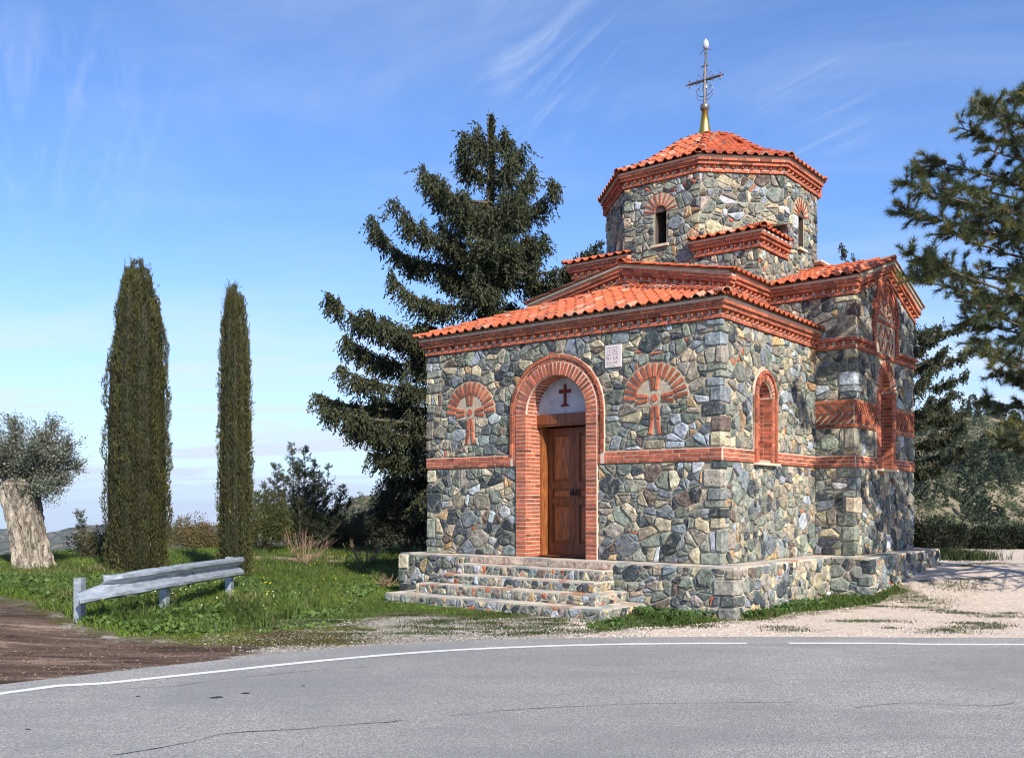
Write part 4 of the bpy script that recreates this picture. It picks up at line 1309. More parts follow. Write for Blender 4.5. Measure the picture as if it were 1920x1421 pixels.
for k, (fr, w, n, e) in enumerate(oct_frames):
    nCo = 9; half = PR[0][0] * tanh_; wt = 2 * half / nCo
    if k in (3, 4, 5): nCo = 9
    for i in range(nCo):
        u = -half + (i + 0.5) * wt
        s_ = 0.0
        while s_ < cs[-1] - 0.1:
            ra, za = prof(s_); rb, zb = prof(s_ + 0.24)
            if abs(u) > ra * tanh_ + 0.02: break
            P0 = dcen + n * ra + e * u + np.array([0, 0, za + 0.006]); P1 = dcen + n * rb + e * u + np.array([0, 0, zb + 0.006])
            sv = P1 - P0; ln = np.linalg.norm(sv); sv = sv / ln; nv = np.cross(e, sv); nv = nv if nv[2] > 0 else -nv
            f_ = 1.0
            if abs(u) > rb * tanh_: f_ = max(0.25, (ra * tanh_ - abs(u)) / ((ra - rb) * tanh_ + 1e-6))
            tile(P0, e, sv, nv, wt, ln * min(1, f_), tile_col(r3), droof, r3)
            s_ += 0.24
    # hip caps on the corner between face k-1 and k
    s_ = 0.0; hd = unit(n - e * tanh_)
    while s_ < cs[-1] - 0.05:
        ra, za = prof(s_); rb, zb = prof(s_ + 0.2); q = math.sqrt(1 + tanh_ ** 2)
        P0 = dcen + hd * ra * q + np.array([0, 0, za + 0.03]); P1 = dcen + hd * rb * q + np.array([0, 0, zb + 0.03])
        caps(P0, P1, droof, r3, rad=0.075, step=1.0, nrm=(0, 0, 1)); s_ += 0.2

# finial: gilded cone, ball, iron cross, rod and lamp
fin = MB(); c = L(3.06, 5.44, 8.60)
fin.lathe(c, [(0.17, 0.0), (0.165, 0.05), (0.10, 0.40), (0.065, 0.70)], 20)
fc = fin.build('finial_cone', M_GOLD, chapel, smooth=True)
fb_ = MB(); fb_.lathe(c, [(0.02, 0.68), (0.07, 0.70), (0.095, 0.74), (0.10, 0.79), (0.085, 0.84), (0.03, 0.87)], 16); fb_.build('finial_ball', M_STEEL, fc, smooth=True)
cr = MB(); zc0 = c[2]
fX = Frame((0, 0, 0), unit(ea), -eb); fX.O = np.array([c[0], c[1], zc0])
def bar(mb, p, q, rad, n=6): mb.tube([fX(*p), fX(*q)], rad, n)
bar(cr, (0, 0.86), (-0.01, 1.66), 0.030); bar(cr, (-0.36, 1.36), (0.36, 1.36), 0.026)
for (x, z, dx, dz) in ((-0.36, 1.36, -1, 0), (0.36, 1.36, 1, 0), (0, 1.66, 0, 1)):
    cr.lathe(fX(x, z) - np.array([0, 0, 0.03]), [(0.01, 0), (0.035, 0.02), (0.038, 0.04), (0.01, 0.065)], 8)
    for (ax, az) in ((dx, dz), (dz, dx), (-dz, -dx)):
        if True:
            p = (x + ax * 0.07, z + az * 0.07); bar(cr, (x, z), p, 0.008, 5)
            cr.lathe(fX(*p) - np.array([0, 0, 0.02]), [(0.004, 0), (0.022, 0.02), (0.004, 0.045)], 5)
for q in range(12):
    t = 2 * PI * (q + 0.5) / 12
    if abs(math.sin(t)) < 0.2 or abs(math.cos(t)) < 0.2: continue
    p = (0.21 * math.cos(t), 1.36 + 0.21 * math.sin(t)); bar(cr, (0.03 * math.cos(t), 1.36 + 0.03 * math.sin(t)), p, 0.006, 4)
    cr.lathe(fX(*p) - np.array([0, 0, 0.014]), [(0.003, 0), (0.015, 0.014), (0.003, 0.03)], 5)
for s_ in (-1, 1):
    P = [fX(s_ * (0.02 + 0.17 * math.sin(t)), 1.02 + 0.12 * (1 - math.cos(t)) - 0.10 * math.sin(t * 2) * 0) for t in np.linspace(0, 2.2, 10)]
    cr.tube(P, 0.009, 5)
    P = [fX(s_ * (0.13 + (0.055 - 0.006 * i) * math.cos(i * 0.7)), 1.17 + (0.055 - 0.006 * i) * math.sin(i * 0.7)) for i in range(8)]
    cr.tube(P, 0.009, 5)
    P = [fX(s_ * 0.2 * math.sin(t), 1.08 - 0.16 * math.cos(t)) for t in np.linspace(0.1, 1.5, 8)]
    cr.tube(P, 0.006, 5)
cr.build('iron_cross', M_STEEL, fc)
rod = MB(); rod.tube([fX(0.0, 0.86, -0.045), fX(0.0, 2.03, -0.045)], 0.022, 8); rod.tube([fX(0, 1.93, -0.045), fX(0, 1.95, -0.045)], 0.032, 8)
rod.tube([fX(0.035, 0.9, -0.05), fX(-0.03, 1.97, -0.05)], 0.010, 5)
rod.build('rod', M_STEEL, fc)
lb_ = MB(); lb_.lathe(fX(0, 2.03, -0.045), [(0.03, 0.0), (0.062, 0.04), (0.07, 0.10), (0.055, 0.17), (0.02, 0.21), (0.008, 0.24)], 14)
lamp = lb_.build('lamp_globe', M_LAMP, fc, smooth=True)
pr = MB(); pr.tube([fX(0.01, 2.06, -0.045), fX(0.15, 1.93, -0.02)], 0.008, 5); pr.tube([fX(-0.01, 2.06, -0.045), fX(-0.12, 1.98, -0.06)], 0.007, 5); pr.build('lamp_prong', M_STEEL, fc)

MORT.build('pointing', M_BRICKMORTAR, chapel)['kind'] = 'stuff'
MORT2.build('panel_mortar', M_BEIGE, chapel)['kind'] = 'stuff'

# ------------------------------------------------------------------ podium and steps
GZ0 = -0.80
podium = empty('stone_podium', ROOT, chapel.rotation_euler[2])
tag(podium, 'rubble stone podium with wide front steps carrying the chapel', 'podium')
PA0, PA1, PBF = -0.42, 6.32, -0.42
TX = -1.10; PTB = 3.32
def flat_top(name, poly, z0, z1, mat, parent=podium, tint=(1, 1, 1)):
    n = len(poly); V = [L(a, b, z0) for a, b in poly] + [L(a, b, z1) for a, b in poly]
    mb = MB(); mb.add(V, [[n + i for i in range(n)][::-1]] + [[i, n + i, n + (i + 1) % n, (i + 1) % n] for i in range(n)], tint)
    return mb.build(name, mat, parent)
M_TREAD = None
def _tread():
    m = MT('step_paving', 0.9, 0.2)
    v = m.voro(3.4, 'DISTANCE_TO_EDGE'); w = m.voro(3.4, 'F1', out='Color')
    c = m.mix(m.rng(m.noise(6, 6, 0.7), 0.3, 0.7), (0.36, 0.32, 0.26), (0.58, 0.51, 0.41))
    hs = m.n('ShaderNodeSeparateColor'); m.l(w, hs.inputs[0])
    c = m.mix(m.rng(hs.outputs[0], 0.55, 0.9), c, (0.22, 0.24, 0.24))
    c = m.mix(m.rng(hs.outputs[1], 0.8, 0.95), c, (0.36, 0.19, 0.12))
    c = m.mix(m.rng(v, 0.0, 0.035, 1, 0), c, (0.46, 0.41, 0.32))
    m.col(c); m.bump(m.noise(30, 5, 0.7), 0.7, 0.012); return m.m
M_TREAD = _tread()
body = flat_top('podium_core', [(PA0, PBF), (PA1, PBF), (PA1, PTB), (7.1, PTB), (7.1, 7.65), (TX, 7.65), (TX, PTB), (PA0, PTB)], GZ0 - 0.3, 0.0, M_TREAD)
STEPS = [(-0.12, 1.62, 4.62, -0.74), (-0.285, 1.60, 4.85, -1.02), (-0.437, 1.36, 5.02, -1.32), (-0.60, 1.05, 5.42, -1.66)]
prevb = PBF
steps_o = []
for i, (z, a0, a1, b) in enumerate(STEPS):
    steps_o.append(flat_top('step', [(a0, b), (a1, b), (a1, PBF + 0.0005 * (i + 1)), (a0, PBF + 0.0005 * (i + 1))], GZ0 - 0.3, z, M_TREAD))
def pod_rub(fr, region, seed, **k): rubble(fr, region, k.pop('holes', []), seed, thing=podium, parent=k.pop('parent', body), **k)
fP = F_front(PBF); fPr = Frame((PA0, PBF, 0), eb, -ea)
PQ = quoins(PA0, PBF, 1, 1, GZ0, -0.02, 320, body, podium, la=(0.18, 0.42)); PQ2 = quoins(PA1, PBF, -1, 1, GZ0, -0.02, 321, body, podium, la=(0.2, 0.42)); PQ3 = quoins(TX, PTB, 1, 1, GZ0, -0.02, 322, body, podium, la=(0.16, 0.36))
pod_rub(fP, rectp(PA0 - 0.02, 1.62, GZ0, -0.018), 101, big=0.8, holes=qh(PQ, PA0, 1, 0))
pod_rub(fP, rectp(4.62, PA1 + 0.02, GZ0, -0.018), 102, big=0.8, holes=qh(PQ2, PA1, -1, 0))
pod_rub(fPr, rectp(-0.02, PTB - PBF, GZ0, -0.018), 103, big=0.8, warm=0.6, holes=qh(PQ, 0, 1, 1))
fP2 = F_front(PTB); fP3 = Frame((TX, PTB, 0), eb, -ea)
pod_rub(fP2, rectp(TX - 0.02, PA0, GZ0, -0.018), 104, big=0.8)
pod_rub(fP3, rectp(-0.02, 7.65 - PTB, GZ0, -0.018), 105, big=0.75, warm=0.2, holes=qh(PQ3, 0, 1, 1))
# top riser: a row of pale pinkish slabs
rs = np.random.default_rng(77)
u = 1.64
while u < 4.6:
    w_ = rs.uniform(0.30, 0.55)
    b_ = min(u + w_, 4.61)
    if b_ - u > 0.06:
        Q = rectp(u + 0.006, b_ - 0.006, -0.112, -0.012)
        Vq = [fP(q[0], q[1], 0.0) for q in Q] + [fP(q[0] , q[1], 0.022) for q in Q]
        cc = np.array([0.40, 0.31, 0.25]) * rs.uniform(0.8, 1.15)
        piece('slab', Vq, [[4, 5, 6, 7]] + [[i, (i + 1) % 4, 4 + (i + 1) % 4, 4 + i] for i in range(4)], cc, M_STONE, body, podium)
    u = b_
for i, (z, a0, a1, b) in enumerate(STEPS):
    zb = STEPS[i + 1][0] if i < 3 else GZ0
    fr = F_front(b); frr = Frame((a0, b, 0), eb, -ea); pb = PBF
    pod_rub(fr, rectp(a0 - 0.015, a1 + 0.015, zb + 0.004, z - 0.014), 110 + i, big=0.62, zs=1.0, parent=steps_o[i], thick=0.02)
    pod_rub(frr, rectp(-0.015, PBF - b, zb + 0.004, z - 0.014), 120 + i, big=0.62, zs=1.0, parent=steps_o[i], thick=0.02, warm=2.0)  # step sides tinted yellower than the fronts, sunlight put into the colour
# low stones beside the rear corner
mb = MB()
flush()

# ================================================================== the ground
def sstep(x, a, b):
    t = np.clip((np.asarray(x, float) - a) / (b - a), 0, 1); return t * t * (3 - 2 * t)
_ph = np.random.default_rng(3).uniform(0, 6.28, (24, 2)); _fd = np.random.default_rng(4).uniform(-1, 1, (24, 2))
def fbm(X, Y, scale=1.0, oct=4):
    X = np.asarray(X, float) / scale; Y = np.asarray(Y, float) / scale; v = 0; a = 1.0; k = 0; tot = 0
    for o in range(oct):
        for q in range(4):
            d = _fd[k % 24]; v = v + a * 0.25 * np.sin((X * d[0] + Y * d[1]) * 2.6 * (2 ** o) + _ph[k % 24][0] + 1.7 * np.sin((X * d[1] - Y * d[0]) * 1.7 * (2 ** o) + _ph[k % 24][1])); k += 1
        tot += a; a *= 0.55
    return v / tot * 1.6
ROADZ = -0.75
EDGE = [(-9.5, -40), (-9.4, -12), (-9.0, -4), (-8.2, 1.5), (-6.8, 5.4)] + [G2(x, y) for x, y in ((0, 1285), (200, 1262), (400, 1240), (600, 1219), (800, 1205), (1000, 1199), (1150, 1196), (1500, 1195), (1920, 1197))] + [(14, 11.9), (40, 13.0), (90, 22), (160, 45)]
EDGE = np.array(EDGE)
def resample(P, step):
    P = np.asarray(P, float); d = np.concatenate([[0], np.cumsum(np.hypot(*np.diff(P, axis=0).T))])
    # Catmull-Rom through the points
    out = []
    for i in range(len(P) - 1):
        p0 = P[max(i - 1, 0)]; p1 = P[i]; p2 = P[i + 1]; p3 = P[min(i + 2, len(P) - 1)]
        n = max(1, int((d[i + 1] - d[i]) / step))
        for t in np.arange(n) / n:
            out.append(0.5 * ((2 * p1) + (-p0 + p2) * t + (2 * p0 - 5 * p1 + 4 * p2 - p3) * t * t + (-p0 + 3 * p1 - 3 * p2 + p3) * t ** 3))
    out.append(P[-1]); return np.array(out)
EC = resample(EDGE, 0.5)
ET = np.gradient(EC, axis=0); ET /= np.hypot(*ET.T)[:, None]
EN = np.column_stack([ET[:, 1], -ET[:, 0]])       # towards the road
def road_dist(X, Y):          # >0 off the road, on the chapel side
    X = np.asarray(X, float).ravel(); Y = np.asarray(Y, float).ravel()
    out = np.empty(len(X))
    for i in range(0, len(X), 4000):
        dx = X[i:i + 4000, None] - EC[:, 0]; dy = Y[i:i + 4000, None] - EC[:, 1]
        k = np.argmin(dx * dx + dy * dy, 1); r = np.arange(len(k))
        out[i:i + 4000] = -(dx[r, k] * EN[k, 0] + dy[r, k] * EN[k, 1])
    return out
def edge_y(X): return np.interp(X, [-60, -14, -8, -3, 3, 9, 14, 40], [14, 25, 31, 36, 36, 30, 27, 24])
def gh(X, Y):
    X = np.asarray(X, float); Y = np.asarray(Y, float)
    rd = road_dist(X, Y).reshape(X.shape)
    z = np.full(X.shape, -0.752)
    z = z + sstep(rd, 0.1, 2.5) * 0.015 * fbm(X, Y, 1.5)
    z = z + 0.20 * sstep(rd, 1.3, 4.0) * sstep(-X, 3.4, 7.0) * (1 - 0.4 * sstep(Y, 16, 22))
    z = z + 0.10 * sstep(Y, 19, 26) * sstep(-X, -1, 4)
    z = z + 0.42 * sstep(Y, 15.0, 19.5) * sstep(X, 3.5, 7.5)
    z = z + 0.06 * fbm(X, Y, 3.0) * sstep(rd, 1.5, 4) * sstep(-X, 1.5, 4)
    z = z - 0.10 * sstep(-rd, 0.6, 1.4)                       # kept under the asphalt sheet
    d = Y - edge_y(X)
    z = z - 0.48 * np.maximum(d, 0) * sstep(d, 0, 6)
    far = np.hypot(X, Y)
    z = np.maximum(z, -60 - 0.02 * far)
    return z
def axis(fine0, fine1, st, lim, g=1.22):
    a = list(np.arange(fine0, fine1 + 1e-6, st)); s_ = st
    while a[-1] < lim: s_ *= g; a.append(a[-1] + s_)
    s_ = st; b = []
    x = fine0
    while x > -lim: s_ *= g; x -= s_; b.append(x)
    return np.array(b[::-1] + a)
gx = axis(-14, 15, 0.2, 7000); gy = axis(5, 37, 0.2, 7000)
GX, GY = np.meshgrid(gx, gy)
GZ = gh(GX, GY)
nx, ny = len(gx), len(gy)
I = np.arange(nx * ny).reshape(ny, nx)
Fq = np.stack([I[:-1, :-1], I[:-1, 1:], I[1:, 1:], I[1:, :-1]], -1).reshape(-1, 4)
def G_poly(pts): return np.array([G2(x, y) for x, y in pts])
def in_poly(X, Y, P):
    X = np.asarray(X, float); Y = np.asarray(Y, float); ins = np.zeros(X.shape, bool); n = len(P)
    for i in range(n):
        x0, y0 = P[i]; x1, y1 = P[(i + 1) % n]
        c = ((y0 > Y) != (y1 > Y)) & (X < (x1 - x0) * (Y - y0) / (y1 - y0 + 1e-12) + x0); ins ^= c
    return ins
def sdist(X, Y, P):       # signed distance, positive inside
    X = np.asarray(X, float); Y = np.asarray(Y, float); D = np.full(X.shape, 1e9); n = len(P)
    for i in range(n):
        a = P[i]; b = P[(i + 1) % n]; e = b - a
        t = np.clip(((X - a[0]) * e[0] + (Y - a[1]) * e[1]) / (e @ e), 0, 1)
        D = np.minimum(D, np.hypot(X - a[0] - t * e[0], Y - a[1] - t * e[1]))
    return np.where(in_poly(X, Y, P), D, -D)
# the grassed ground: west of the chapel and behind it, and the strip along the podium
P_GRASS = np.vstack([[(-200, 9)], [(-16, 14.0)], G_poly([(0, 1140), (90, 1158), (170, 1182), (260, 1190), (350, 1196), (430, 1197), (500, 1186), (600, 1176), (680, 1158), (730, 1148), (800, 1149), (900, 1157), (960, 1160)]), [(0.6, 16.5)], [(8.0, 26.5)], [(12, 29)], [(60, 30)], [(200, 60)], [(200, 400)], [(-200, 400)]])
P_STRIP = G_poly([(1135, 1178), (1150, 1160), (1240, 1130), (1390, 1120), (1560, 1105), (1640, 1112), (1690, 1122), (1600, 1134), (1500, 1146), (1430, 1158), (1330, 1163), (1230, 1172)])
P_DIRT = np.vstack([[(-40, 5)], [(-40, 13)], G_poly([(0, 1150), (200, 1200), (400, 1205), (640, 1196), (660, 1203), (520, 1212), (410, 1238), (200, 1262), (0, 1286)]), [(-7.2, 5.2)]])
zg = sdist(GX, GY, P_GRASS); zs2 = sdist(GX, GY, P_STRIP)
zg = np.maximum(zg, zs2)
zd = sdist(GX, GY, P_DIRT)
zp = sstep(GX, -0.8, 1.6)                                # pale pink gravel east of the steps
patches = [G2(560, 1062), G2(620, 1053), G2(500, 1060)]
bare = np.zeros_like(GX)
for (x, y), r_ in ((patches[0], 1.6), (patches[1], 1.1), (patches[2], 1.1)):
    bare = np.maximum(bare, 1 - np.hypot((GX - x) / 1.3, GY - y) / r_)
gme = mesh('ground', np.stack([GX, GY, GZ], -1).reshape(-1, 3), Fq, None, mats=[], smooth=True)
for nm, arr in (('grass_w', np.clip(zg, -3, 3)), ('dirt_w', np.clip(zd, -3, 3)), ('pink_w', zp), ('bare_w', bare)):
    at = gme.attributes.new(nm, 'FLOAT', 'POINT'); at.data.foreach_set('value', arr.astype(np.float32).ravel())
def _ground():
    m = MT('ground_cover', 0.95, 0.1)
    n1 = m.noise(1.1, 6, 0.65); n2 = m.noise(7, 5, 0.7); n3 = m.noise(38, 4, 0.8); v = m.voro(34, 'F1', out='Color'); vd = m.voro(34, 'F1')
    sv = m.n('ShaderNodeSeparateColor'); m.l(v, sv.inputs[0])
    pink = m.mix(sv.outputs[0], (0.50, 0.41, 0.335), (0.70, 0.60, 0.51))
    grey = m.mix(sv.outputs[0], (0.19, 0.17, 0.14), (0.46, 0.42, 0.36))
    gravel = m.mix(m.attrf('pink_w'), grey, pink)
    gravel = m.mix(m.rng(n1, 0.56, 0.74, 0, 0.5), gravel, (0.27, 0.21, 0.16))
    streaks = m.noise(1.3, 6, 0.72, 0.4, (0.55, 2.4, 1))
    dirt = m.mix(m.rng(streaks, 0.38, 0.60), (0.056, 0.037, 0.026), (0.175, 0.122, 0.09))
    dirt = m.mix(m.rng(streaks, 0.58, 0.66, 0, 0.8), dirt, (0.36, 0.25, 0.18))
    dirt = m.mix(m.rng(n3, 0.60, 0.72, 0, 0.8), dirt, (0.40, 0.29, 0.20))
    moss = m.mix(m.rng(n2, 0.35, 0.65), (0.05, 0.055, 0.016), (0.13, 0.12, 0.035))
    grass = m.mix(m.rng(n2, 0.35, 0.65), (0.028, 0.050, 0.012), (0.085, 0.10, 0.03))
    wob = m.mth('MULTIPLY', m.mth('SUBTRACT', m.noise(2.3, 6, 0.75), 0.5), 1.6)
    gd = m.rng(m.mth('ADD', m.attrf('dirt_w'), wob), -0.12, 0.12)
    base = m.mix(gd, gravel, dirt)
    gm = m.rng(m.mth('ADD', m.mth('ADD', m.attrf('grass_w'), 0.35), m.mth('MULTIPLY', wob, 0.9)), -0.1, 0.1)
    base = m.mix(m.mth('MULTIPLY', gm, 0.8), base, moss)
    gg = m.rng(m.mth('ADD', m.attrf('grass_w'), m.mth('MULTIPLY', wob, 0.5)), -0.08, 0.12)
    base = m.mix(gg, base, grass)
    base = m.mix(m.rng(m.mth('ADD', m.attrf('bare_w'), m.mth('MULTIPLY', wob, 0.5)), 0.15, 0.35), base, (0.36, 0.25, 0.19))
    m.col(base)
    m.bump(m.mth('ADD', m.mth('MULTIPLY', vd, -0.7), n3), 0.9, 0.03)
    return m.m
gme.materials.append(_ground())
ground = bpy.data.objects.new('ground', gme); COL.objects.link(ground); ground['kind'] = 'structure'

# road
inner = EC + EN * 9.0
keep = slice(0, len(EC))
Vr = []
rowsN = 8
for j in range(rowsN + 1):
    tt_ = 0.75 * (j / rowsN) ** 1.6
    w = EC * (1 - tt_) + np.array([28.0, -48.0]) * tt_
    Vr.append(np.column_stack([w, np.full(len(w), ROADZ + 0.012)]))
Vr.append(np.column_stack([EC - EN * 0.02, np.full(len(EC), ROADZ - 0.06)]))
n = len(EC); Vr2 = np.vstack([Vr[-1]] + Vr[:-1])
Ir = np.arange((rowsN + 2) * n).reshape(rowsN + 2, n)
Fr = np.stack([Ir[1:, :-1], Ir[1:, 1:], Ir[:-1, 1:], Ir[:-1, :-1]], -1).reshape(-1, 4)
def _asphalt():
    m = MT('asphalt', 0.85, 0.25)
    n1 = m.noise(0.9, 6, 0.6); n3 = m.noise(120, 3, 0.8); v = m.voro(95, 'F1', out='Color')
    sv = m.n('ShaderNodeSeparateColor'); m.l(v, sv.inputs[0])
    c = m.mix(sv.outputs[0], (0.18, 0.173, 0.160), (0.42, 0.405, 0.375))
    c = m.mix(m.rng(sv.outputs[1], 0.93, 1.0), c, (0.62, 0.61, 0.59))
    c = m.mix(m.rng(m.noise(0.5, 5, 0.6, 0.5, (1, 3, 1)), 0.45, 0.65, 0, 0.45), c, (0.19, 0.19, 0.19))
    c = m.mix(m.rng(m.noise(0.22, 6, 0.65, 1.0), 0.42, 0.60, 0, 0.5), c, (0.20, 0.20, 0.195))
    c = m.mix(m.rng(m.noise(7, 6, 0.8), 0.60, 0.72, 0, 0.35), c, (0.34, 0.335, 0.33))
    m.col(c); m.bump(m.mth('ADD', n3, m.voro(95, 'F1')), 0.8, 0.008); return m.m
road = obj('road', Vr2, Fr, _asphalt(), kind=None) if False else obj('road', Vr2, Fr, _asphalt())
road['kind'] = 'structure'
M_LINE = _plain('road_paint', (0.66, 0.66, 0.64), 0.7, 22, 0.72, 1.1, 60, 0.003)
def ribbon(name, P, w, z, mat, parent, off=0.0, jag=0.0):
    P = np.asarray(P, float); T = np.gradient(P, axis=0); T /= np.hypot(*T.T)[:, None]; N_ = np.column_stack([T[:, 1], -T[:, 0]])
    ww = np.asarray(w) if np.ndim(w) else np.full(len(P), w)
    if jag: ww = ww * (1 + rng.uniform(-jag, jag, len(P)))
    A = P + N_ * (off - ww[:, None] / 2); B = P + N_ * (off + ww[:, None] / 2)
    m_ = len(P); V = np.vstack([np.column_stack([A, np.full(m_, z)]), np.column_stack([B, np.full(m_, z)])])
    Fc = np.array([[i, i + 1, m_ + i + 1, m_ + i] for i in range(m_ - 1)])
    return obj(name, V, Fc, mat, parent)
LP = resample(np.array([(-9.0, -12), (-8.6, -4), (-7.75, 1.7), (-6.4, 5.1)] + [G2(x, y) for x, y in ((0, 1303), (200, 1283), (400, 1262), (600, 1241), (800, 1224), (1000, 1214), (1200, 1209), (1400, 1208), (1650, 1208), (1920, 1210))] + [(14, 11.45), (40, 12.5), (90, 21.4)]), 0.25)
gap0, gap1 = G2(1403, 1208)[0], G2(1453, 1208)[0]
ia = np.argmax(LP[:, 0] > gap0); ib = np.argmax(LP[:, 0] > gap1)
ribbon('edge_line', LP[:ia], 0.115, ROADZ + 0.016, M_LINE, road, jag=0.06)
ribbon('edge_line', LP[ib:], 0.115, ROADZ + 0.016, M_LINE, road, jag=0.06)
M_CRACK = _plain('crack_tar', (0.025, 0.025, 0.025), 0.9)
def crack(pts, w, seed):
    r = np.random.default_rng(seed); P = resample(np.array([G2(x, y) for x, y in pts]), 0.06)
    k = len(P); P = P + np.cumsum(r.normal(0, 0.006, (k, 2)), 0) * 0.6 + r.normal(0, 0.006, (k, 2))
    ww = w * (0.5 + np.abs(np.sin(np.arange(k) * 0.21 + seed)) * r.uniform(0.3, 1.2, k)); ww[0] = ww[-1] = 0.001
    ribbon('road_crack', P, ww, ROADZ + 0.0165, M_CRACK, road)
crack([(200, 1421), (330, 1400), (430, 1378), (560, 1370), (640, 1362), (760, 1353)], 0.009, 1)
crack([(840, 1345), (1000, 1330), (1200, 1322), (1340, 1320), (1500, 1318)], 0.007, 2)
crack([(220, 1294), (330, 1288), (420, 1276), (600, 1258), (700, 1252)], 0.006, 3)
crack([(1600, 1330), (1700, 1322), (1850, 1326), (1915, 1320)], 0.006, 4)
for (x, y, s_) in ((406, 1310, 0.045), (461, 1302, 0.032), (258, 1308, 0.016), (568, 1288, 0.018), (52, 1370, 0.02)):
    c = np.array(G2(x, y)); t = np.linspace(0, 2 * PI, 11)[:-1]
    q = [[c[0] + s_ * 1.3 * math.cos(a) * rng.uniform(0.6, 1.2), c[1] + s_ * math.sin(a) * rng.uniform(0.6, 1.2), ROADZ + 0.0155] for a in t]
    obj('tar_spot', q, [list(range(10))], M_CRACK, road)

# ================================================================== vegetation helpers
def leafmat(name, rough=0.6, transl=0.25, spec=0.3):
    m = MT(name, rough, spec)
    c = m.attr(); m.col(c)
    tr = m.n('ShaderNodeBsdfTranslucent'); m.l(c, tr.inputs[0])
    mx = m.n('ShaderNodeMixShader'); mx.inputs[0].default_value = transl
    out = m.t.nodes['Material Output']
    m.l(m.p.outputs[0], mx.inputs[1]); m.l(tr.outputs[0], mx.inputs[2]); m.l(mx.outputs[0], out.inputs[0]); return m.m
M_LEAF = leafmat('foliage'); M_GRASS = leafmat('grass_blade', 0.55, 0.35); M_NEEDLE = leafmat('needles', 0.5, 0.15)
def barkmat(name, a, b, sc, ns=4, bd=0.04):
    m = MT(name, 0.95, 0.1); n = m.noise(ns, 7, 0.7, 1.2, sc)
    m.col(m.mix(m.rng(n, 0.36, 0.62), a, b)); m.bump(n, 1.0, bd); return m.m
M_BARK = barkmat('grey_bark', (0.05, 0.038, 0.03), (0.17, 0.14, 0.11), (4, 4, 0.8))
M_OLIVEBARK = barkmat('olive_bark', (0.07, 0.055, 0.042), (0.46, 0.40, 0.32), (3.5, 3.5, 0.7), 2.2, 0.10)
M_TWIG = barkmat('dry_twig', (0.12, 0.07, 0.045), (0.30, 0.22, 0.15), (2, 2, 2))
def randdir(n, r):
    v = r.normal(size=(n, 3)); return v / np.linalg.norm(v, axis=1)[:, None]
def norm_(v): return v / (np.linalg.norm(v, axis=1)[:, None] + 1e-9)
def leafquads(P, D, ln, wd, r, fold=0.25):
    """diamond leaves: base P, direction D"""
    n = len(P); D = norm_(D); side = norm_(np.cross(D, randdir(n, r))); nr = np.cross(side, D)
    ln = np.broadcast_to(ln, (n,))[:, None]; wd = np.broadcast_to(wd, (n,))[:, None]
    mid = P + D * ln * 0.45
    V = np.stack([P, mid + side * wd / 2 + nr * wd * fold, P + D * ln, mid - side * wd / 2 + nr * wd * fold], 1).reshape(-1, 3)
    Fc = np.arange(4 * n).reshape(-1, 4)
    return V, Fc
def veg_tint(n, base, r, var=0.25, per=4, clump=None):
    b = np.asarray(base, float)
    k = 1 + r.uniform(-var, var, (n, 1)); t = b * k * (1 + r.uniform(-0.12, 0.12, (n, 3)))
    if clump is not None: t = t * clump[:, None]
    return np.repeat(t, per, axis=0)
def foliage(name, P, D, ln, wd, base, r, parent, mat=None, var=0.3, clump=None, alt=None, altp=0.0, kind=None):
    V, Fc = leafquads(P, D, ln, wd, r); n = len(P)
    t = veg_tint(n, base, r, var, 4, clump)
    if alt is not None:
        k = np.repeat(r.random(n) < altp, 4); t[k] = np.asarray(alt) * r.uniform(0.8, 1.2, (k.sum(), 1))
    o = obj(name, V, Fc, mat or M_LEAF, parent, tint=t)
    if kind: o['kind'] = kind
    return o
def bez(A, B, Cc, n):
    t = np.linspace(0, 1, n)[:, None]; return (1 - t) ** 2 * A + 2 * t * (1 - t) * B + t * t * Cc

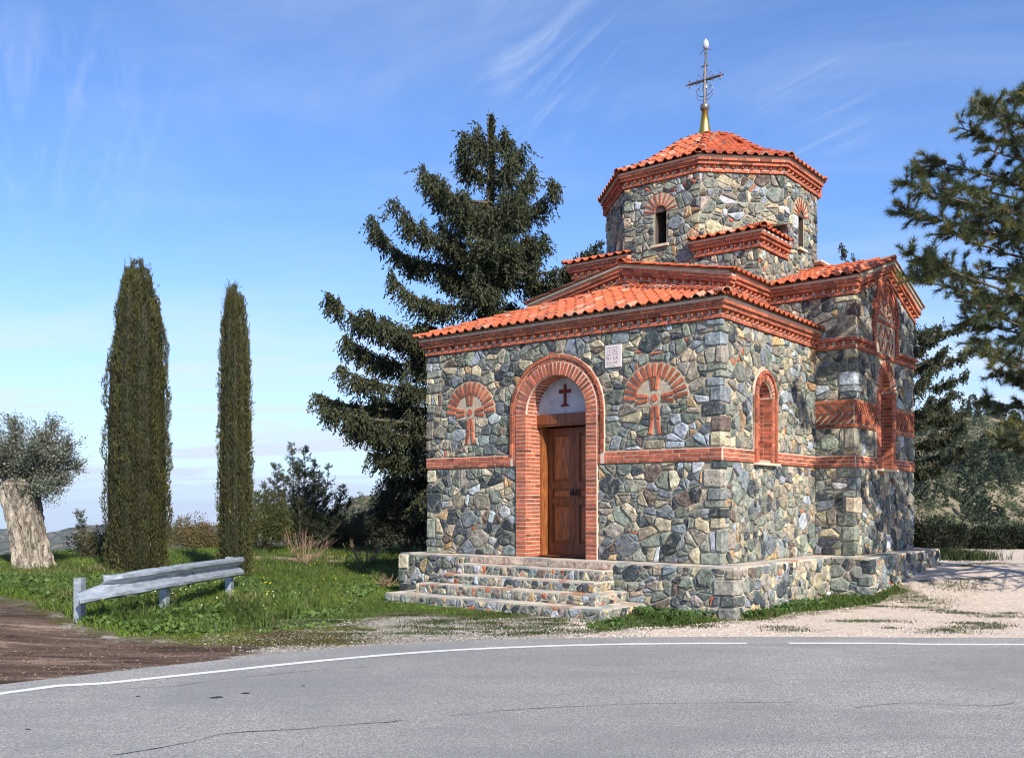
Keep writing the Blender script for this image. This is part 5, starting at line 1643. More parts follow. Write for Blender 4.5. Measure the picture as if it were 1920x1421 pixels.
# ---- the two clipped-looking column cypresses
def column_cypress(x, y, h, Rz, label, seed, nspray, lean=0.0):
    r = np.random.default_rng(seed); z0 = float(gh(np.array([x]), np.array([y]))[0])
    root = empty('column_cypress', (x, y, z0)); tag(root, label, 'cypress', 'narrow column cypresses behind the guardrail')
    hz = np.array([p[0] for p in Rz]) * h; hr = np.array([p[1] for p in Rz])
    # a bundle of upright leaders, each its own narrow column
    Rm = hr.max(); nl = 15; LD = []
    for k in range(nl):
        q = 0.0 if k == 0 else Rm * (0.30 if k < 5 else 0.58) * r.uniform(0.9, 1.1); a = 2.4 * k + r.uniform(-0.3, 0.3)
        top_ = 1.0 if k == 0 else (r.uniform(0.955, 1.0) if k < 5 else r.uniform(0.76, 0.985))
        LD.append((q * math.cos(a), q * math.sin(a), min(top_, 1.0) * h, r.uniform(0.36, 0.46) * Rm * (1.15 if k == 0 else 1)))
    def lr(z, l):                              # leader radius at z
        t = z / l[2]; return l[3] * np.clip(1 - np.clip((t - 0.86) / 0.14, 0, 1) ** 1.6 * 0.8, 0, 1) * (t <= 1)
    def squeeze(z): return np.interp(z, hz, hr) / Rm
    P = []; D = []; CL = []; core = MB()
    for k, l in enumerate(LD):
        m_ = int(nspray / nl * (0.6 + l[2] / h * 0.5)); z = r.random(m_) * l[2]; th = r.uniform(0, 2 * PI, m_); sq = squeeze(z)
        cx = l[0] * sq; cy = l[1] * sq; q = lr(z, l) * sq ** 0.6 * (1 + 0.16 * np.sin(5.0 * z + 2 * th + k) + 0.10 * np.sin(12 * z - 3 * th)) * (0.86 + 0.16 * r.random(m_)) + r.exponential(0.012, m_)
        x_ = cx + q * np.cos(th); y_ = cy + q * np.sin(th); keep_ = np.ones(m_, bool)
        for j, l2 in enumerate(LD):
            if j != k: keep_ &= ~(((x_ - l2[0] * sq) ** 2 + (y_ - l2[1] * sq) ** 2 < (lr(z, l2) * sq ** 0.6 * 0.78) ** 2) & (z < l2[2]))
        tc_ = r.uniform(0.72, 1.30)
        P.append(np.column_stack([x_ + lean * z, y_, z])[keep_]); D.append((np.column_stack([np.cos(th) * 0.35, np.sin(th) * 0.35, np.ones(m_)]) + r.normal(0, 0.26, (m_, 3)))[keep_])
        CL.append((tc_ * (0.70 + 0.6 * (0.5 + 0.5 * np.sin(7 * z + 3 * th + k)) * (0.5 + 0.5 * np.sin(3.1 * z + k))))[keep_])
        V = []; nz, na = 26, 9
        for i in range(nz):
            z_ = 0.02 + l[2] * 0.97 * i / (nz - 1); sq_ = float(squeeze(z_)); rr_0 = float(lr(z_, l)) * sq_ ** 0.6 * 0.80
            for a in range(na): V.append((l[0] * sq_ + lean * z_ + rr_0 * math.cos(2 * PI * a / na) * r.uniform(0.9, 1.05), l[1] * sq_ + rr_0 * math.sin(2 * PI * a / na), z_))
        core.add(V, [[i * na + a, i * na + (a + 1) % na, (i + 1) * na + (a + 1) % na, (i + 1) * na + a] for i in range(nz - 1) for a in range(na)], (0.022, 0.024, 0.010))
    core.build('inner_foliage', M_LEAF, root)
    P = np.vstack(P); D = np.vstack(D); CL = np.concatenate(CL); n_ = len(P)
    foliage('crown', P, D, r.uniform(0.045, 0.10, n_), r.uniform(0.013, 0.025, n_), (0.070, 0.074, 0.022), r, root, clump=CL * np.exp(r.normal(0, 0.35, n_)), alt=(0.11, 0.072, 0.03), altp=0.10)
    # loose shoots standing off the outline and at the tips
    PP = []; DD = []
    for a in range(520):
        l = LD[r.integers(nl)]; zz = l[2] * (r.uniform(0.25, 0.95) if a % 3 else r.uniform(0.93, 1.0)); th = r.uniform(0, 2 * PI); sq_ = float(squeeze(zz)); q = float(lr(zz, l)) * sq_ ** 0.6
        b_ = np.array([l[0] * sq_ + q * math.cos(th) + lean * zz, l[1] * sq_ + q * math.sin(th), zz - 0.05]); L0 = r.uniform(0.10, 0.24) * (1.5 if a % 3 == 0 else 1.0); d = unit(np.array([0.22 * math.cos(th), 0.22 * math.sin(th), 1.0]) + r.normal(0, 0.12, 3))
        for k in range(11): PP.append(b_ + d * L0 * k / 11); DD.append(d + r.normal(0, 0.45, 3))
    foliage('shoots', np.array(PP), np.array(DD), 0.055, 0.018, (0.08, 0.08, 0.028), r, root)
    mb = MB(); mb.tube([(0, 0, -0.1), (0, 0, 0.7)], 0.09, 8, (1, 1, 1)); mb.build('trunk', M_BARK, root)
    return root
c1 = W3(259, 1072, 21.0); c2 = W3(441, 1088, 19.6)
column_cypress(c1[0], c1[1], 6.85, [(0, 0.56), (0.04, 0.62), (0.15, 0.65), (0.35, 0.66), (0.6, 0.62), (0.72, 0.58), (0.80, 0.55), (0.84, 0.53), (0.93, 0.50), (0.98, 0.48), (1, 0.47)], 'taller and wider column cypress behind the left half of the guardrail', 5, 120000, -0.002)
column_cypress(c2[0], c2[1], 6.0, [(0, 0.31), (0.05, 0.34), (0.3, 0.34), (0.6, 0.31), (0.8, 0.28), (0.92, 0.25), (0.98, 0.23), (1, 0.22)], 'slimmer column cypress behind the right end of the guardrail', 9, 52000, -0.003)

# ---- spreading cypresses with drooping sprays
def spreading_cypress(base, top, limbs, rnd, label, seed, base_col=(0.040, 0.048, 0.022), strand=0.52, trunk_r=0.28, dens=1.15, name='spreading_cypress', alt=(0.10, 0.095, 0.03)):
    r = np.random.default_rng(seed); base = np.array(base, float); top = np.array(top, float)
    root = empty(name, base); tag(root, label, 'cypress')
    H = top[2] - base[2]
    tr = [base + (top - base) * t + np.array([0.10 * math.sin(5 * t), 0.08 * math.cos(4 * t), 0]) * (t > 0) for t in np.linspace(0, 1, 14)]
    mb = MB(); mb.tube(np.array(tr) - base, trunk_r * (1 - np.linspace(0, 1, 14) ** 0.6 * 0.975), 9); mb.build('trunk', M_BARK, root)
    def on_trunk(z): return base + (top - base) * np.clip((z - base[2]) / H, 0, 1)
    curves = []
    for (bz, tip, sag) in limbs:
        A = on_trunk(bz); T = np.array(tip, float); mid = A + (T - A) * 0.70; mid[2] = min(A[2], T[2]) - 1.6 * sag - 0.10 * abs(T[2] - A[2]); curves.append(bez(A, mid, T, 14))
    for (z, az, Ln, rise) in rnd:
        A = on_trunk(z); d = np.array([math.cos(az), math.sin(az), 0]); T = A + d * Ln + np.array([0, 0, rise]); mid = A + d * Ln * 0.65 + np.array([0, 0, rise * 0.05 - 0.1]); curves.append(bez(A, mid, T, 12))
    lb = MB(); P = []; D = []; Lf = []; CL = []
    for c in curves:
        Lc = np.linalg.norm(np.diff(c, axis=0), axis=1).sum()
        lb.tube(c - base, np.linspace(min(0.075, 0.02 * Lc + 0.015), 0.008, len(c)), 5)
        ns = int(Lc * 6.5) + 3
        twigs = [(c, 0.12)]
        for k in range(ns):
            t = r.uniform(0.16, 1.0); i = min(int(t * (len(c) - 1)), len(c) - 2); A = c[i] + (c[i + 1] - c[i]) * (t * (len(c) - 1) - i)
            fw = unit(c[i + 1] - c[i]); sd_ = unit(np.cross(fw, [0, 0, 1.0])) * r.choice([-1, 1])
            ln = r.uniform(0.35, 1.0) * (1.15 - 0.65 * t); T = A + (fw * 0.5 + sd_ * r.uniform(0.2, 0.9)) * ln + np.array([0, 0, r.uniform(0.0, 0.5) * ln])
            twigs.append((bez(A, (A + T) / 2 - np.array([0, 0, 0.12 * ln]), T, 6), 0.10))
        for tw, rad in twigs:
            Lt = np.linalg.norm(np.diff(tw, axis=0), axis=1).sum()
            nst = int(Lt * 26 * dens) + 2; tt = r.uniform(0.0, 1, nst) ** 0.8
            if tw is c: tt = 0.12 + 0.88 * tt
            for t in tt:
                i = min(int(t * (len(tw) - 1)), len(tw) - 2); A = tw[i] + (tw[i + 1] - tw[i]) * (t * (len(tw) - 1) - i) + r.normal(0, 0.035, 3)
                tipf = t if tw is c else 0.4
                sl_ = strand * r.uniform(0.35, 1.25) * (1.0 - 0.72 * max(0, tipf - 0.45) / 0.55)
                fw = unit(tw[i + 1] - tw[i]); m_ = max(3, int(sl_ / 0.045))
                dn = np.array([0, 0, -1.0]) * (1.0 if tipf < 0.85 else 0.2) + fw * (0.35 if tipf < 0.85 else 1.0) + r.normal(0, 0.25, 3); dn = unit(dn)
                cl = r.uniform(0.6, 1.45)
                for k in range(m_):
                    P.append(A + dn * sl_ * k / m_ + r.normal(0, 0.012, 3)); D.append(dn + r.normal(0, 0.42, 3)); CL.append(cl)
    P = np.array(P); D = np.array(D)
    # foliage along the stem
    ns = int(6500 * H / 12 * dens); z = r.random(ns) ** 0.62; Q = base + (top - base) * z[:, None]; rad = (1 - z) * 0.55 * (H / 12) + 0.09
    Q = Q + randdir(ns, r) * rad[:, None] * r.random((ns, 1)); k = (z > 0.12) & (z < 0.985)
    P = np.vstack([P, Q[k]]); D = np.vstack([D, np.column_stack([r.normal(0, 0.5, k.sum()), r.normal(0, 0.5, k.sum()), -0.3 + r.normal(0, 0.7, k.sum())])]); CL = np.concatenate([CL, r.uniform(0.6, 1.3, k.sum())])
    lb.build('limbs', M_BARK, root)
    foliage('crown', P - base, D, r.uniform(0.07, 0.14, len(P)), r.uniform(0.034, 0.062, len(P)), base_col, r, root, clump=CL, alt=alt, altp=0.12)
    return root
dT = 27.0
def zt(py, d): return EYE + (HOR - py) / F_PX * d
Bx = W3(915, 1040, dT); Bx[2] = -0.75
limbs = []
for (bpy_, tx, ty, dd, sag) in ((470, 790, 308, 0.3, 0.15), (420, 868, 262, -0.3, 0.1), (560, 745, 382, -0.8, 0.2), (590, 697, 412, 0.5, 0.3), (450, 812, 330, -1.0, 0.1), (690, 616, 552, 0.2, 0.35), (720, 690, 585, -1.2, 0.2), (800, 598, 742, 0.6, 0.1), (790, 640, 690, -0.8, 0.1), (860, 660, 800, 0.3, 0.1),
                                (420, 995, 322, 0.2, 0.15), (450, 1036, 350, -0.6, 0.2), (500, 1018, 445, 0.6, 0.25), (570, 1122, 458, -0.8, 0.35), (580, 1096, 486, 0.4, 0.3), (640, 1075, 560, -0.5, 0.2), (380, 955, 300, -0.5, 0.1), (640, 1000, 590, 1.0, 0.2), (700, 760, 640, 1.2, 0.2), (520, 830, 420, 1.0, 0.2),
                                (880, 700, 850, -0.5, 0.0), (820, 620, 770, -1.0, 0.1), (760, 655, 640, -0.2, 0.1), (780, 700, 745, 1.2, 0.1), (860, 690, 800, -1.0, 0.0), (900, 715, 860, 1.2, 0.0), (690, 720, 600, 0.2, 0.2), (640, 735, 520, -0.4, 0.2), (840, 745, 790, 0.4, 0.0), (300, 895, 240, 0.2, 0.05), (290, 945, 255, -0.2, 0.05), (330, 900, 270, -0.6, 0.05), (350, 970, 290, 0.5, 0.1), (900, 735, 900, 0.8, 0.0), (560, 945, 480, -1.5, 0.2)):
    limbs.append((zt(ty + 0.42 * (bpy_ - ty), dT), W3(tx, ty, dT + dd), sag))
rr_ = np.random.default_rng(31); rnd = []
for k in range(40):
    z = rr_.uniform(0.6, 9.8); az = rr_.choice([-PI / 2, PI / 2]) + rr_.normal(0, 0.75)
    Lp = np.interp(z, [0, 2, 5, 8, 10, 11.5], [3.0, 3.7, 3.0, 2.2, 1.3, 0.5]) * rr_.uniform(0.45, 0.9); rnd.append((z, az, Lp, 0.35 * Lp * rr_.uniform(0.3, 1.2)))
spreading_cypress(Bx, W3(922, 205, dT), limbs, rnd, 'big dark spreading cypress with upturned limbs rising behind the chapel to the left', 17)
dT2 = 31.0
Bx = W3(1655, 1040, dT2); Bx[2] = -0.5
limbs = [(zt(ty + 0.6 * (b_ - ty), dT2), W3(tx, ty, dT2 + dd), sg) for (b_, tx, ty, dd, sg) in ((640, 1815, 600, 0, 0.2), (690, 1820, 655, 1, 0.2), (740, 1812, 700, -0.6, 0.2), (700, 1760, 612, 0.4, 0.1), (800, 1806, 772, 0.5, 0.1), (860, 1800, 800, -0.8, 0.0), (880, 1770, 850, 0.3, 0), (760, 1750, 690, -1, 0.1), (560, 1580, 466, 0.5, 0.3), (600, 1600, 480, 1, 0.2), (820, 1790, 740, 1.0, 0.1), (900, 1760, 880, -1, 0))]
rnd = []
for k in range(34):
    z = rr_.uniform(1.0, 7.2); az = rr_.uniform(0, 2 * PI); Lp = np.interp(z, [0, 2, 5, 7.5], [2.4, 2.6, 1.9, 0.6]) * rr_.uniform(0.6, 1.0); rnd.append((z, az, Lp, 0.3 * Lp))
spreading_cypress(Bx, W3(1655, 515, dT2), limbs, rnd, 'dark spreading cypress behind the right rear corner of the chapel', 23, strand=0.22, dens=1.25)

# ---- pine at the right with long needles and cones
def pine():
    r = np.random.default_rng(41); dP = 14.9
    B = np.array([10.8, 15.8, -0.5]); B[2] = float(gh(B[:1], B[1:2])[0]) - 0.05
    root = empty('pine_tree', B); tag(root, 'pine with long needle tufts and dark cones reaching in over the gravel', 'pine tree')
    top = B + np.array([0.3, 0.2, 9.5])
    tr = np.array([B + (top - B) * t + np.array([0.12 * math.sin(4 * t), 0, 0]) for t in np.linspace(0, 1, 12)])
    mb = MB(); mb.tube(tr - B, 0.22 * (1 - np.linspace(0, 0.9, 12)), 10); mb.build('trunk', M_BARK, root)
    tips = [(1722, 318), (1700, 345), (1745, 300), (1800, 240), (1830, 205), (1852, 200), (1905, 182), (1930, 165), (1698, 395), (1695, 470), (1705, 520), (1740, 505), (1770, 430), (1800, 350), (1850, 280), (1900, 260), (1880, 340), (1830, 430), (1780, 380), (1850, 500), (1900, 430),
            (1790, 565), (1815, 600), (1835, 575), (1842, 665), (1830, 640), (1900, 640), (1870, 700), (1850, 755), (1895, 800), (1880, 830), (1915, 815), (1905, 720), (1930, 560), (1990, 480), (1990, 620), (1990, 750), (1960, 300), (2000, 250), (2050, 400), (2080, 600), (2060, 760), (2100, 300)]
    lb = MB(); tufts = []
    for i, (x, y) in enumerate(tips):
        T = W3(x, y, dP + r.uniform(-0.8, 0.9)); zt_ = T[2] - r.uniform(0.1, 1.0) * (0.25 + 0.12 * (B[0] - T[0]))
        t0 = np.clip((zt_ - B[2]) / (top[2] - B[2]), 0.12, 0.97); A = B + (top - B) * t0
        mid = (A + T) / 2 + np.array([0, 0, -0.25]) + r.normal(0, 0.15, 3)
        c = bez(A, mid, T, 12); Lc = np.linalg.norm(np.diff(c, axis=0), axis=1).sum()
        lb.tube(c - B, np.linspace(0.045, 0.010, 12), 5)
        for k in range(int(Lc * 12)):
            t = 1 - r.random() ** 1.3 * 0.72; ii = min(int(t * 11), 10); P0 = c[ii] + (c[ii + 1] - c[ii]) * (t * 11 - ii)
            fw = unit(c[ii + 1] - c[ii]); d = unit(fw * 0.8 + r.normal(0, 0.65, 3) + np.array([0, 0, 0.15])); ln = r.uniform(0.12, 0.50) * (1.1 - 0.5 * t)
            P1 = P0 + d * ln; lb.tube([P0 - B, (P0 + P1) / 2 - B + np.array([0, 0, -0.02]), P1 - B], [0.012, 0.008, 0.005], 4)
            tufts.append((P1, d)); tufts.append((P0 + d * ln * 0.55, unit(d + r.normal(0, 0.3, 3))))
            if r.random() < 0.45:
                d2 = unit(d + r.normal(0, 0.6, 3)); tufts.append((P0 + d * ln * 0.6 + d2 * 0.15, d2))
    # the rest of the crown beyond the frame
    for k in range(260):
        z = r.uniform(0.2, 0.97); a = r.uniform(0, 2 * PI); A = B + (top - B) * z; L_ = r.uniform(0.5, 1.0) * np.interp(z, [0, 0.3, 0.7, 1], [2.2, 3.2, 2.4, 0.5]); T = A + np.array([math.cos(a), math.sin(a), 0.15]) * L_
        if T[0] / T[1] < 0.60: continue
        if k % 3 == 0: lb.tube([A - B, T - B], [0.03, 0.01], 4)
        for q in range(5): tufts.append((A + (T - A) * r.uniform(0.45, 1.0) + r.normal(0, 0.25, 3), unit(np.array([math.cos(a), math.sin(a), 0.4]) + r.normal(0, 0.4, 3))))
    lb.build('limbs', M_BARK, root)
    n = len(tufts); K = 60
    P = np.repeat(np.array([t[0] for t in tufts]), K, 0); Dd = np.repeat(np.array([t[1] for t in tufts]), K, 0)
    Dn = norm_(Dd * 0.75 + r.normal(0, 0.55, (n * K, 3))); P = P - Dd * (r.random((n * K, 1)) * 0.10)
    ln = r.uniform(0.08, 0.145, n * K)[:, None]; sd_ = norm_(np.cross(Dn, randdir(n * K, r))) * 0.0040
    V = np.stack([P - sd_, P + sd_, P + Dn * ln + sd_ * 0.3], 1).reshape(-1, 3) - B
    cl = np.repeat(r.uniform(0.6, 1.5, n), K); base = np.array([0.060, 0.078, 0.032]); al = np.repeat(r.random(n) < 0.18, K)
    t = base * cl[:, None]; t[al] = np.array([0.15, 0.145, 0.04]) * cl[al][:, None]
    obj('crown', V, np.arange(3 * n * K).reshape(-1, 3), M_NEEDLE, root, tint=np.repeat(t, 3, 0))
    print('pine tufts', n)
    cb = MB(); cb.lathe((0, 0, 0), [(0.006, -0.045), (0.024, -0.03), (0.030, -0.005), (0.024, 0.025), (0.008, 0.045)], 8, (0.05, 0.03, 0.02))
    c0 = None; m_cone = make_tinted('pine_cone', 0.8, 40, 0.6, 1.4, 90, 0.6, 0.005)
    sel = [t for t in tufts if t[0][0] / t[0][1] < 0.56]
    r.shuffle(sel)
    for k, (p, d) in enumerate(sel[:110]):
        loc = p - B - d * 0.10 + r.normal(0, 0.03, 3)
        if c0 is None: c0 = cb.build('pine_cone', m_cone, root, smooth=True); o = c0
        else: o = c0.copy(); COL.objects.link(o); o.parent = root
        o.location = loc; o.rotation_euler = tuple(r.uniform(0, 3, 3)); s_ = r.uniform(0.9, 1.4); o.scale = (s_,) * 3
pine()

# ---- olive tree
def olive():
    r = np.random.default_rng(51); d = 22.0
    B = W3(66, 1062, d); B[2] -= 0.05
    root = empty('olive_tree', B); tag(root, 'old olive tree with a thick gnarled pale trunk and silvery crown', 'olive tree')
    nz, na = 44, 40; V = []
    for i in range(nz):
        t = i / (nz - 1); z = t * 2.25
        cx = -0.04 - 0.36 * t ** 0.9; cy = 0.05 * math.sin(3 * t)
        R0 = 0.36 + 0.06 * (1 - t) ** 6 - 0.02 * math.sin(PI * t) + 0.08 * t ** 2 - 0.36 * max(0, t - 0.86) / 0.14
        for k in range(na):
            th = 2 * PI * k / na; tw = th + 1.1 * t
            q = R0 * (1.12 + 0.12 * math.sin(3 * tw + 1) - 0.26 * (1 - abs(math.sin(3.5 * tw + 2.2 * t))) ** 2 - 0.19 * (1 - abs(math.sin(6.5 * tw - 3.5 * t))) ** 2 + 0.035 * math.sin(21 * tw + 9 * t) + r.uniform(-0.025, 0.025))
            hole = math.exp(-((z - 0.45) / 0.22) ** 2 - (math.sin((tw - 4.9) / 2) / 0.10) ** 2) + math.exp(-((z - 0.9) / 0.2) ** 2 - (math.sin((tw - 5.6) / 2) / 0.08) ** 2)
            q *= 1 - 0.42 * hole
            V.append((cx + q * math.cos(th), cy + q * math.sin(th), z))
    Fc = [[i * na + k, i * na + (k + 1) % na, (i + 1) * na + (k + 1) % na, (i + 1) * na + k] for i in range(nz - 1) for k in range(na)]
    Fc.append([(nz - 1) * na + k for k in range(na)])
    obj('trunk', V, Fc, M_OLIVEBARK, root)
    hub = np.array([-0.42, 0, 2.0]); lb = MB(); P = []; D = []; CL = []
    ends = [(-1.7, 0.2, 2.9), (-1.3, -0.4, 3.4), (-0.8, 0.3, 3.6), (-0.3, -0.3, 3.45), (0.1, 0.3, 3.2), (0.5, 0.0, 3.0), (0.85, -0.2, 2.75), (1.0, 0.2, 2.4), (0.75, 0.0, 2.0), (0.6, -0.5, 1.85), (-0.2, 0.9, 3.0), (-0.6, -0.9, 3.1), (0.3, -0.7, 2.8), (0.2, 0.8, 2.6), (-1.2, 0.8, 3.0), (-1.5, -0.7, 2.6), (-2.2, 0, 3.0), (0.9, -0.1, 2.9), (-1.9, 0.3, 3.4), (0.45, 0.1, 3.35)]
    for e_ in ends:
        T = np.array(e_); c = bez(hub, (hub + T) / 2 + r.normal(0, 0.12, 3) - np.array([0, 0, 0.1]), T, 9); lb.tube(c, np.linspace(0.10, 0.02, 9), 6)
        for k in range(30):
            t = r.uniform(0.25, 1); A = c[int(t * 8)]; d_ = unit(unit(T - hub) * 0.5 + r.normal(0, 0.6, 3) + np.array([0, 0, 0.35])); ln = r.uniform(0.2, 0.5); E_ = A + d_ * ln
            lb.tube([A, E_], [0.012, 0.004], 4); cl = r.uniform(0.7, 1.4)
            m_ = 80; s_ = r.random(m_); P += list(A + (E_ - A) * s_[:, None] + r.normal(0, 0.07, (m_, 3))); D += list(d_ * 0.5 + r.normal(0, 0.7, (m_, 3))); CL += [cl] * m_
    lb.build('branches', M_BARK, root)
    P = np.array(P); D = np.array(D)
    foliage('crown', P, D, r.uniform(0.045, 0.08, len(P)), r.uniform(0.016, 0.028, len(P)), (0.075, 0.088, 0.056), r, root, clump=np.array(CL), alt=(0.28, 0.30, 0.25), altp=0.34)
olive()

# ---- shrubs
def leader_shrub(B, leaders, label, seed, name='conifer_bush', col=(0.040, 0.052, 0.028), cat='conifer', dens=1.0, group=None, side=0.34):
    r = np.random.default_rng(seed); B = np.array(B, float); root = empty(name, B); tag(root, label, cat, group)
    lb = MB(); P = []; D = []; CL = []
    for T in leaders:
        T = np.array(T, float) - B; A = np.array([T[0] * 0.15, T[1] * 0.15, 0.05]); c = bez(A, np.array([T[0] * 0.9, T[1] * 0.9, T[2] * 0.35]), T, 12); H = T[2]
        lb.tube(c, np.linspace(0.035, 0.006, 12), 5)
        for k in range(int(24 * H * dens) + 8):
            t = r.uniform(0.14, 0.99); i = min(int(t * 11), 10); P0 = c[i] + (c[i + 1] - c[i]) * (t * 11 - i); az = r.uniform(0, 2 * PI)
            ln = (side * H * (1 - t) + 0.10) * r.uniform(0.5, 1.1); d = unit([math.cos(az), math.sin(az), 0.55]); E_ = P0 + d * ln + np.array([0, 0, 0.12 * ln]); cl = r.uniform(0.6, 1.5)
            if k % 2 == 0: lb.tube([P0, E_], [0.008, 0.003], 3)
            m_ = int(34 * ln / 0.4) + 14; s_ = r.random(m_); P += list(P0 + (E_ - P0) * s_[:, None] + r.normal(0, 0.022 + 0.02 * ln, (m_, 3))); D += list(d + r.normal(0, 0.5, (m_, 3)) + np.array([0, 0, 0.3])); CL += [cl] * m_
    lb.build('branches', M_BARK, root); P = np.array(P)
    foliage('crown', P, np.array(D), r.uniform(0.05, 0.10, len(P)), r.uniform(0.016, 0.03, len(P)), col, r, root, clump=np.array(CL))
    return root
def gzat(x, y): return float(gh(np.array([x]), np.array([y]))[0])
B = W3(565, 1030, 29); B[2] = gzat(B[0], B[1])
leader_shrub(B, [W3(x, y, 29 + dd) for x, y, dd in ((516, 868, 0.2), (548, 832, 0), (572, 838, 0.3), (590, 856, -0.3), (617, 868, 0), (643, 910, 0.4), (655, 930, -0.3), (497, 905, -0.2), (530, 880, -0.5), (600, 880, 0.7), (628, 940, 0.6), (560, 870, -0.8), (480, 925, 0.3), (676, 965, 0.2))], 'spiky dark conifer bush with several leaders beyond the grass', 61)
def leafy_bush(B, rx, ry, rz, label, seed, n=9000, col=(0.045, 0.058, 0.025), leaf=0.06, name='leafy_bush', cat='bush', group=None, alt=None, altp=0.0, cz=0.5):
    r = np.random.default_rng(seed); B = np.array(B, float); root = empty(name, B); tag(root, label, cat, group)
    nb = 46; lobes = []
    for k in range(nb):
        v = randdir(1, r)[0]; v[2] = abs(v[2]) * 1.0 if r.random() < 0.75 else v[2]
        lobes.append((np.array([v[0] * rx, v[1] * ry, rz * cz + v[2] * rz * (1 - cz) * 1.05]) * r.uniform(0.45, 0.95), r.uniform(0.14, 0.34) * min(rx, rz) * 1.3, r.uniform(0.6, 1.4)))
    mb = MB()
    for k in range(10):
        l = lobes[k][0]; mb.tube([(0, 0, 0), tuple(l * 0.5 + np.array([0, 0, 0.05])), tuple(l)], [0.03, 0.018, 0.006], 5)
    mb.build('branches', M_BARK, root)
    idx = r.integers(0, nb, n); c = np.array([l[0] for l in lobes])[idx]; rad = np.array([l[1] for l in lobes])[idx]; cl = np.array([l[2] for l in lobes])[idx]
    v = randdir(n, r); P = c + v * (rad * r.uniform(0.55, 1.1, n))[:, None]; P[:, 2] = np.maximum(P[:, 2], 0.01); D = v + r.normal(0, 0.6, (n, 3)) + np.array([0, 0, 0.3])
    foliage('crown', P, D, r.uniform(leaf * 0.7, leaf * 1.4, n), r.uniform(leaf * 0.35, leaf * 0.6, n), col, r, root, clump=cl, alt=alt, altp=altp)
    return root
def bush_px(px, py, d, rx, rz, label, seed, **k):
    B = W3(px, py, d); B[2] = gzat(B[0], B[1]) - 0.03
    return leafy_bush(B, rx, rx * 0.8, rz, label, seed, **k)
bush_px(760, 1025, 28.5, 1.15, 2.35, 'dark rounded evergreen bush under the big cypress beside the chapel wall', 71, n=26000, col=(0.030, 0.034, 0.020), leaf=0.075, alt=(0.16, 0.16, 0.13), altp=0.06)
bush_px(700, 1022, 30.0, 0.75, 1.5, 'grey-green bush between the dark bush and the spiky conifer', 72, n=9000, col=(0.09, 0.10, 0.06), leaf=0.06)
bush_px(492, 1020, 27.5, 0.85, 1.85, 'olive-green bush right behind the slimmer column cypress', 73, n=14000, col=(0.085, 0.095, 0.032), leaf=0.06)
bush_px(362, 1016, 30.0, 0.95, 0.95, 'low brown-tinged bush between the two column cypresses', 74, n=9000, col=(0.11, 0.10, 0.04), leaf=0.06, alt=(0.30, 0.16, 0.06), altp=0.15)
bush_px(395, 1012, 32.0, 0.6, 1.25, 'light green bush just left of the slimmer column cypress', 75, n=6000, col=(0.10, 0.12, 0.045), leaf=0.06)
bush_px(190, 1040, 25.0, 0.75, 0.8, 'rough brownish bush between the olive tree and the wide column cypress', 76, n=7000, col=(0.10, 0.095, 0.05), leaf=0.06)
bush_px(640, 1026, 31, 0.9, 0.9, 'low dark scrub at the foot of the spiky conifer', 77, n=8000, col=(0.05, 0.06, 0.03), leaf=0.06)
for (px, py, d, rx, rz, lb_, sd_) in ((1752, 1030, 25.5, 0.80, 0.75, 'black-green bush right beside the podium end', 81), (1856, 1032, 26.5, 0.80, 0.62, 'black-green bush second along from the podium end', 82), (1935, 1034, 26.5, 0.8, 0.65, 'black-green bush at the right edge behind the gravel', 83), (2010, 1034, 26, 1.0, 0.85, 'black-green bush outermost in the row behind the gravel', 84)):
    bush_px(px, py, d, rx, rz, lb_, sd_, n=12000, col=(0.022, 0.028, 0.015), leaf=0.085, group='dark bushes behind the gravel')
B = W3(150, 1030, 26); B[2] = gzat(B[0], B[1])
leader_shrub(B, [W3(150, 955, 26), W3(158, 985, 26.2)], 'small thin conifer sapling right of the olive trunk', 62, name='conifer_sapling', dens=0.8, side=0.22, col=(0.09, 0.10, 0.07))
def dry_shrub(px, py, d, h, w, label, seed):
    r = np.random.default_rng(seed); B = W3(px, py, d); B[2] = gzat(B[0], B[1]); root = empty('dry_shrub', B); tag(root, label, 'shrub')
    mb = MB()
    for k in range(15):
        a = r.uniform(0, 2 * PI); q = r.uniform(0.2, 1) * w; T = np.array([q * math.cos(a), q * math.sin(a) * 0.6, h * r.uniform(0.5, 1) * (1 - 0.25 * q / w)]); c = bez(np.array([0, 0, 0.0]), np.array([T[0] * 0.75, T[1] * 0.75, T[2] * 0.35]), T, 7)
        mb.tube(c, np.linspace(0.016, 0.005, 7), 4)
        for j in range(4):
            i = r.integers(3, 6); d_ = unit(c[i + 1] - c[i] + r.normal(0, 0.35, 3)); mb.tube([c[i], c[i] + d_ * h * 0.25], [0.007, 0.003], 3)
    mb.build('twigs', M_TWIG, root)
dry_shrub(570, 1035, 23.5, 1.15, 0.65, 'bare reddish shrub in front of the spiky conifer', 91)
dry_shrub(684, 1032, 23.5, 0.85, 0.60, 'bare dry shrub with fanned twigs in front of the dark bush', 92)
dry_shrub(725, 1100, 19.0, 0.35, 0.35, 'small straw-coloured twigs against the left end of the podium', 93)

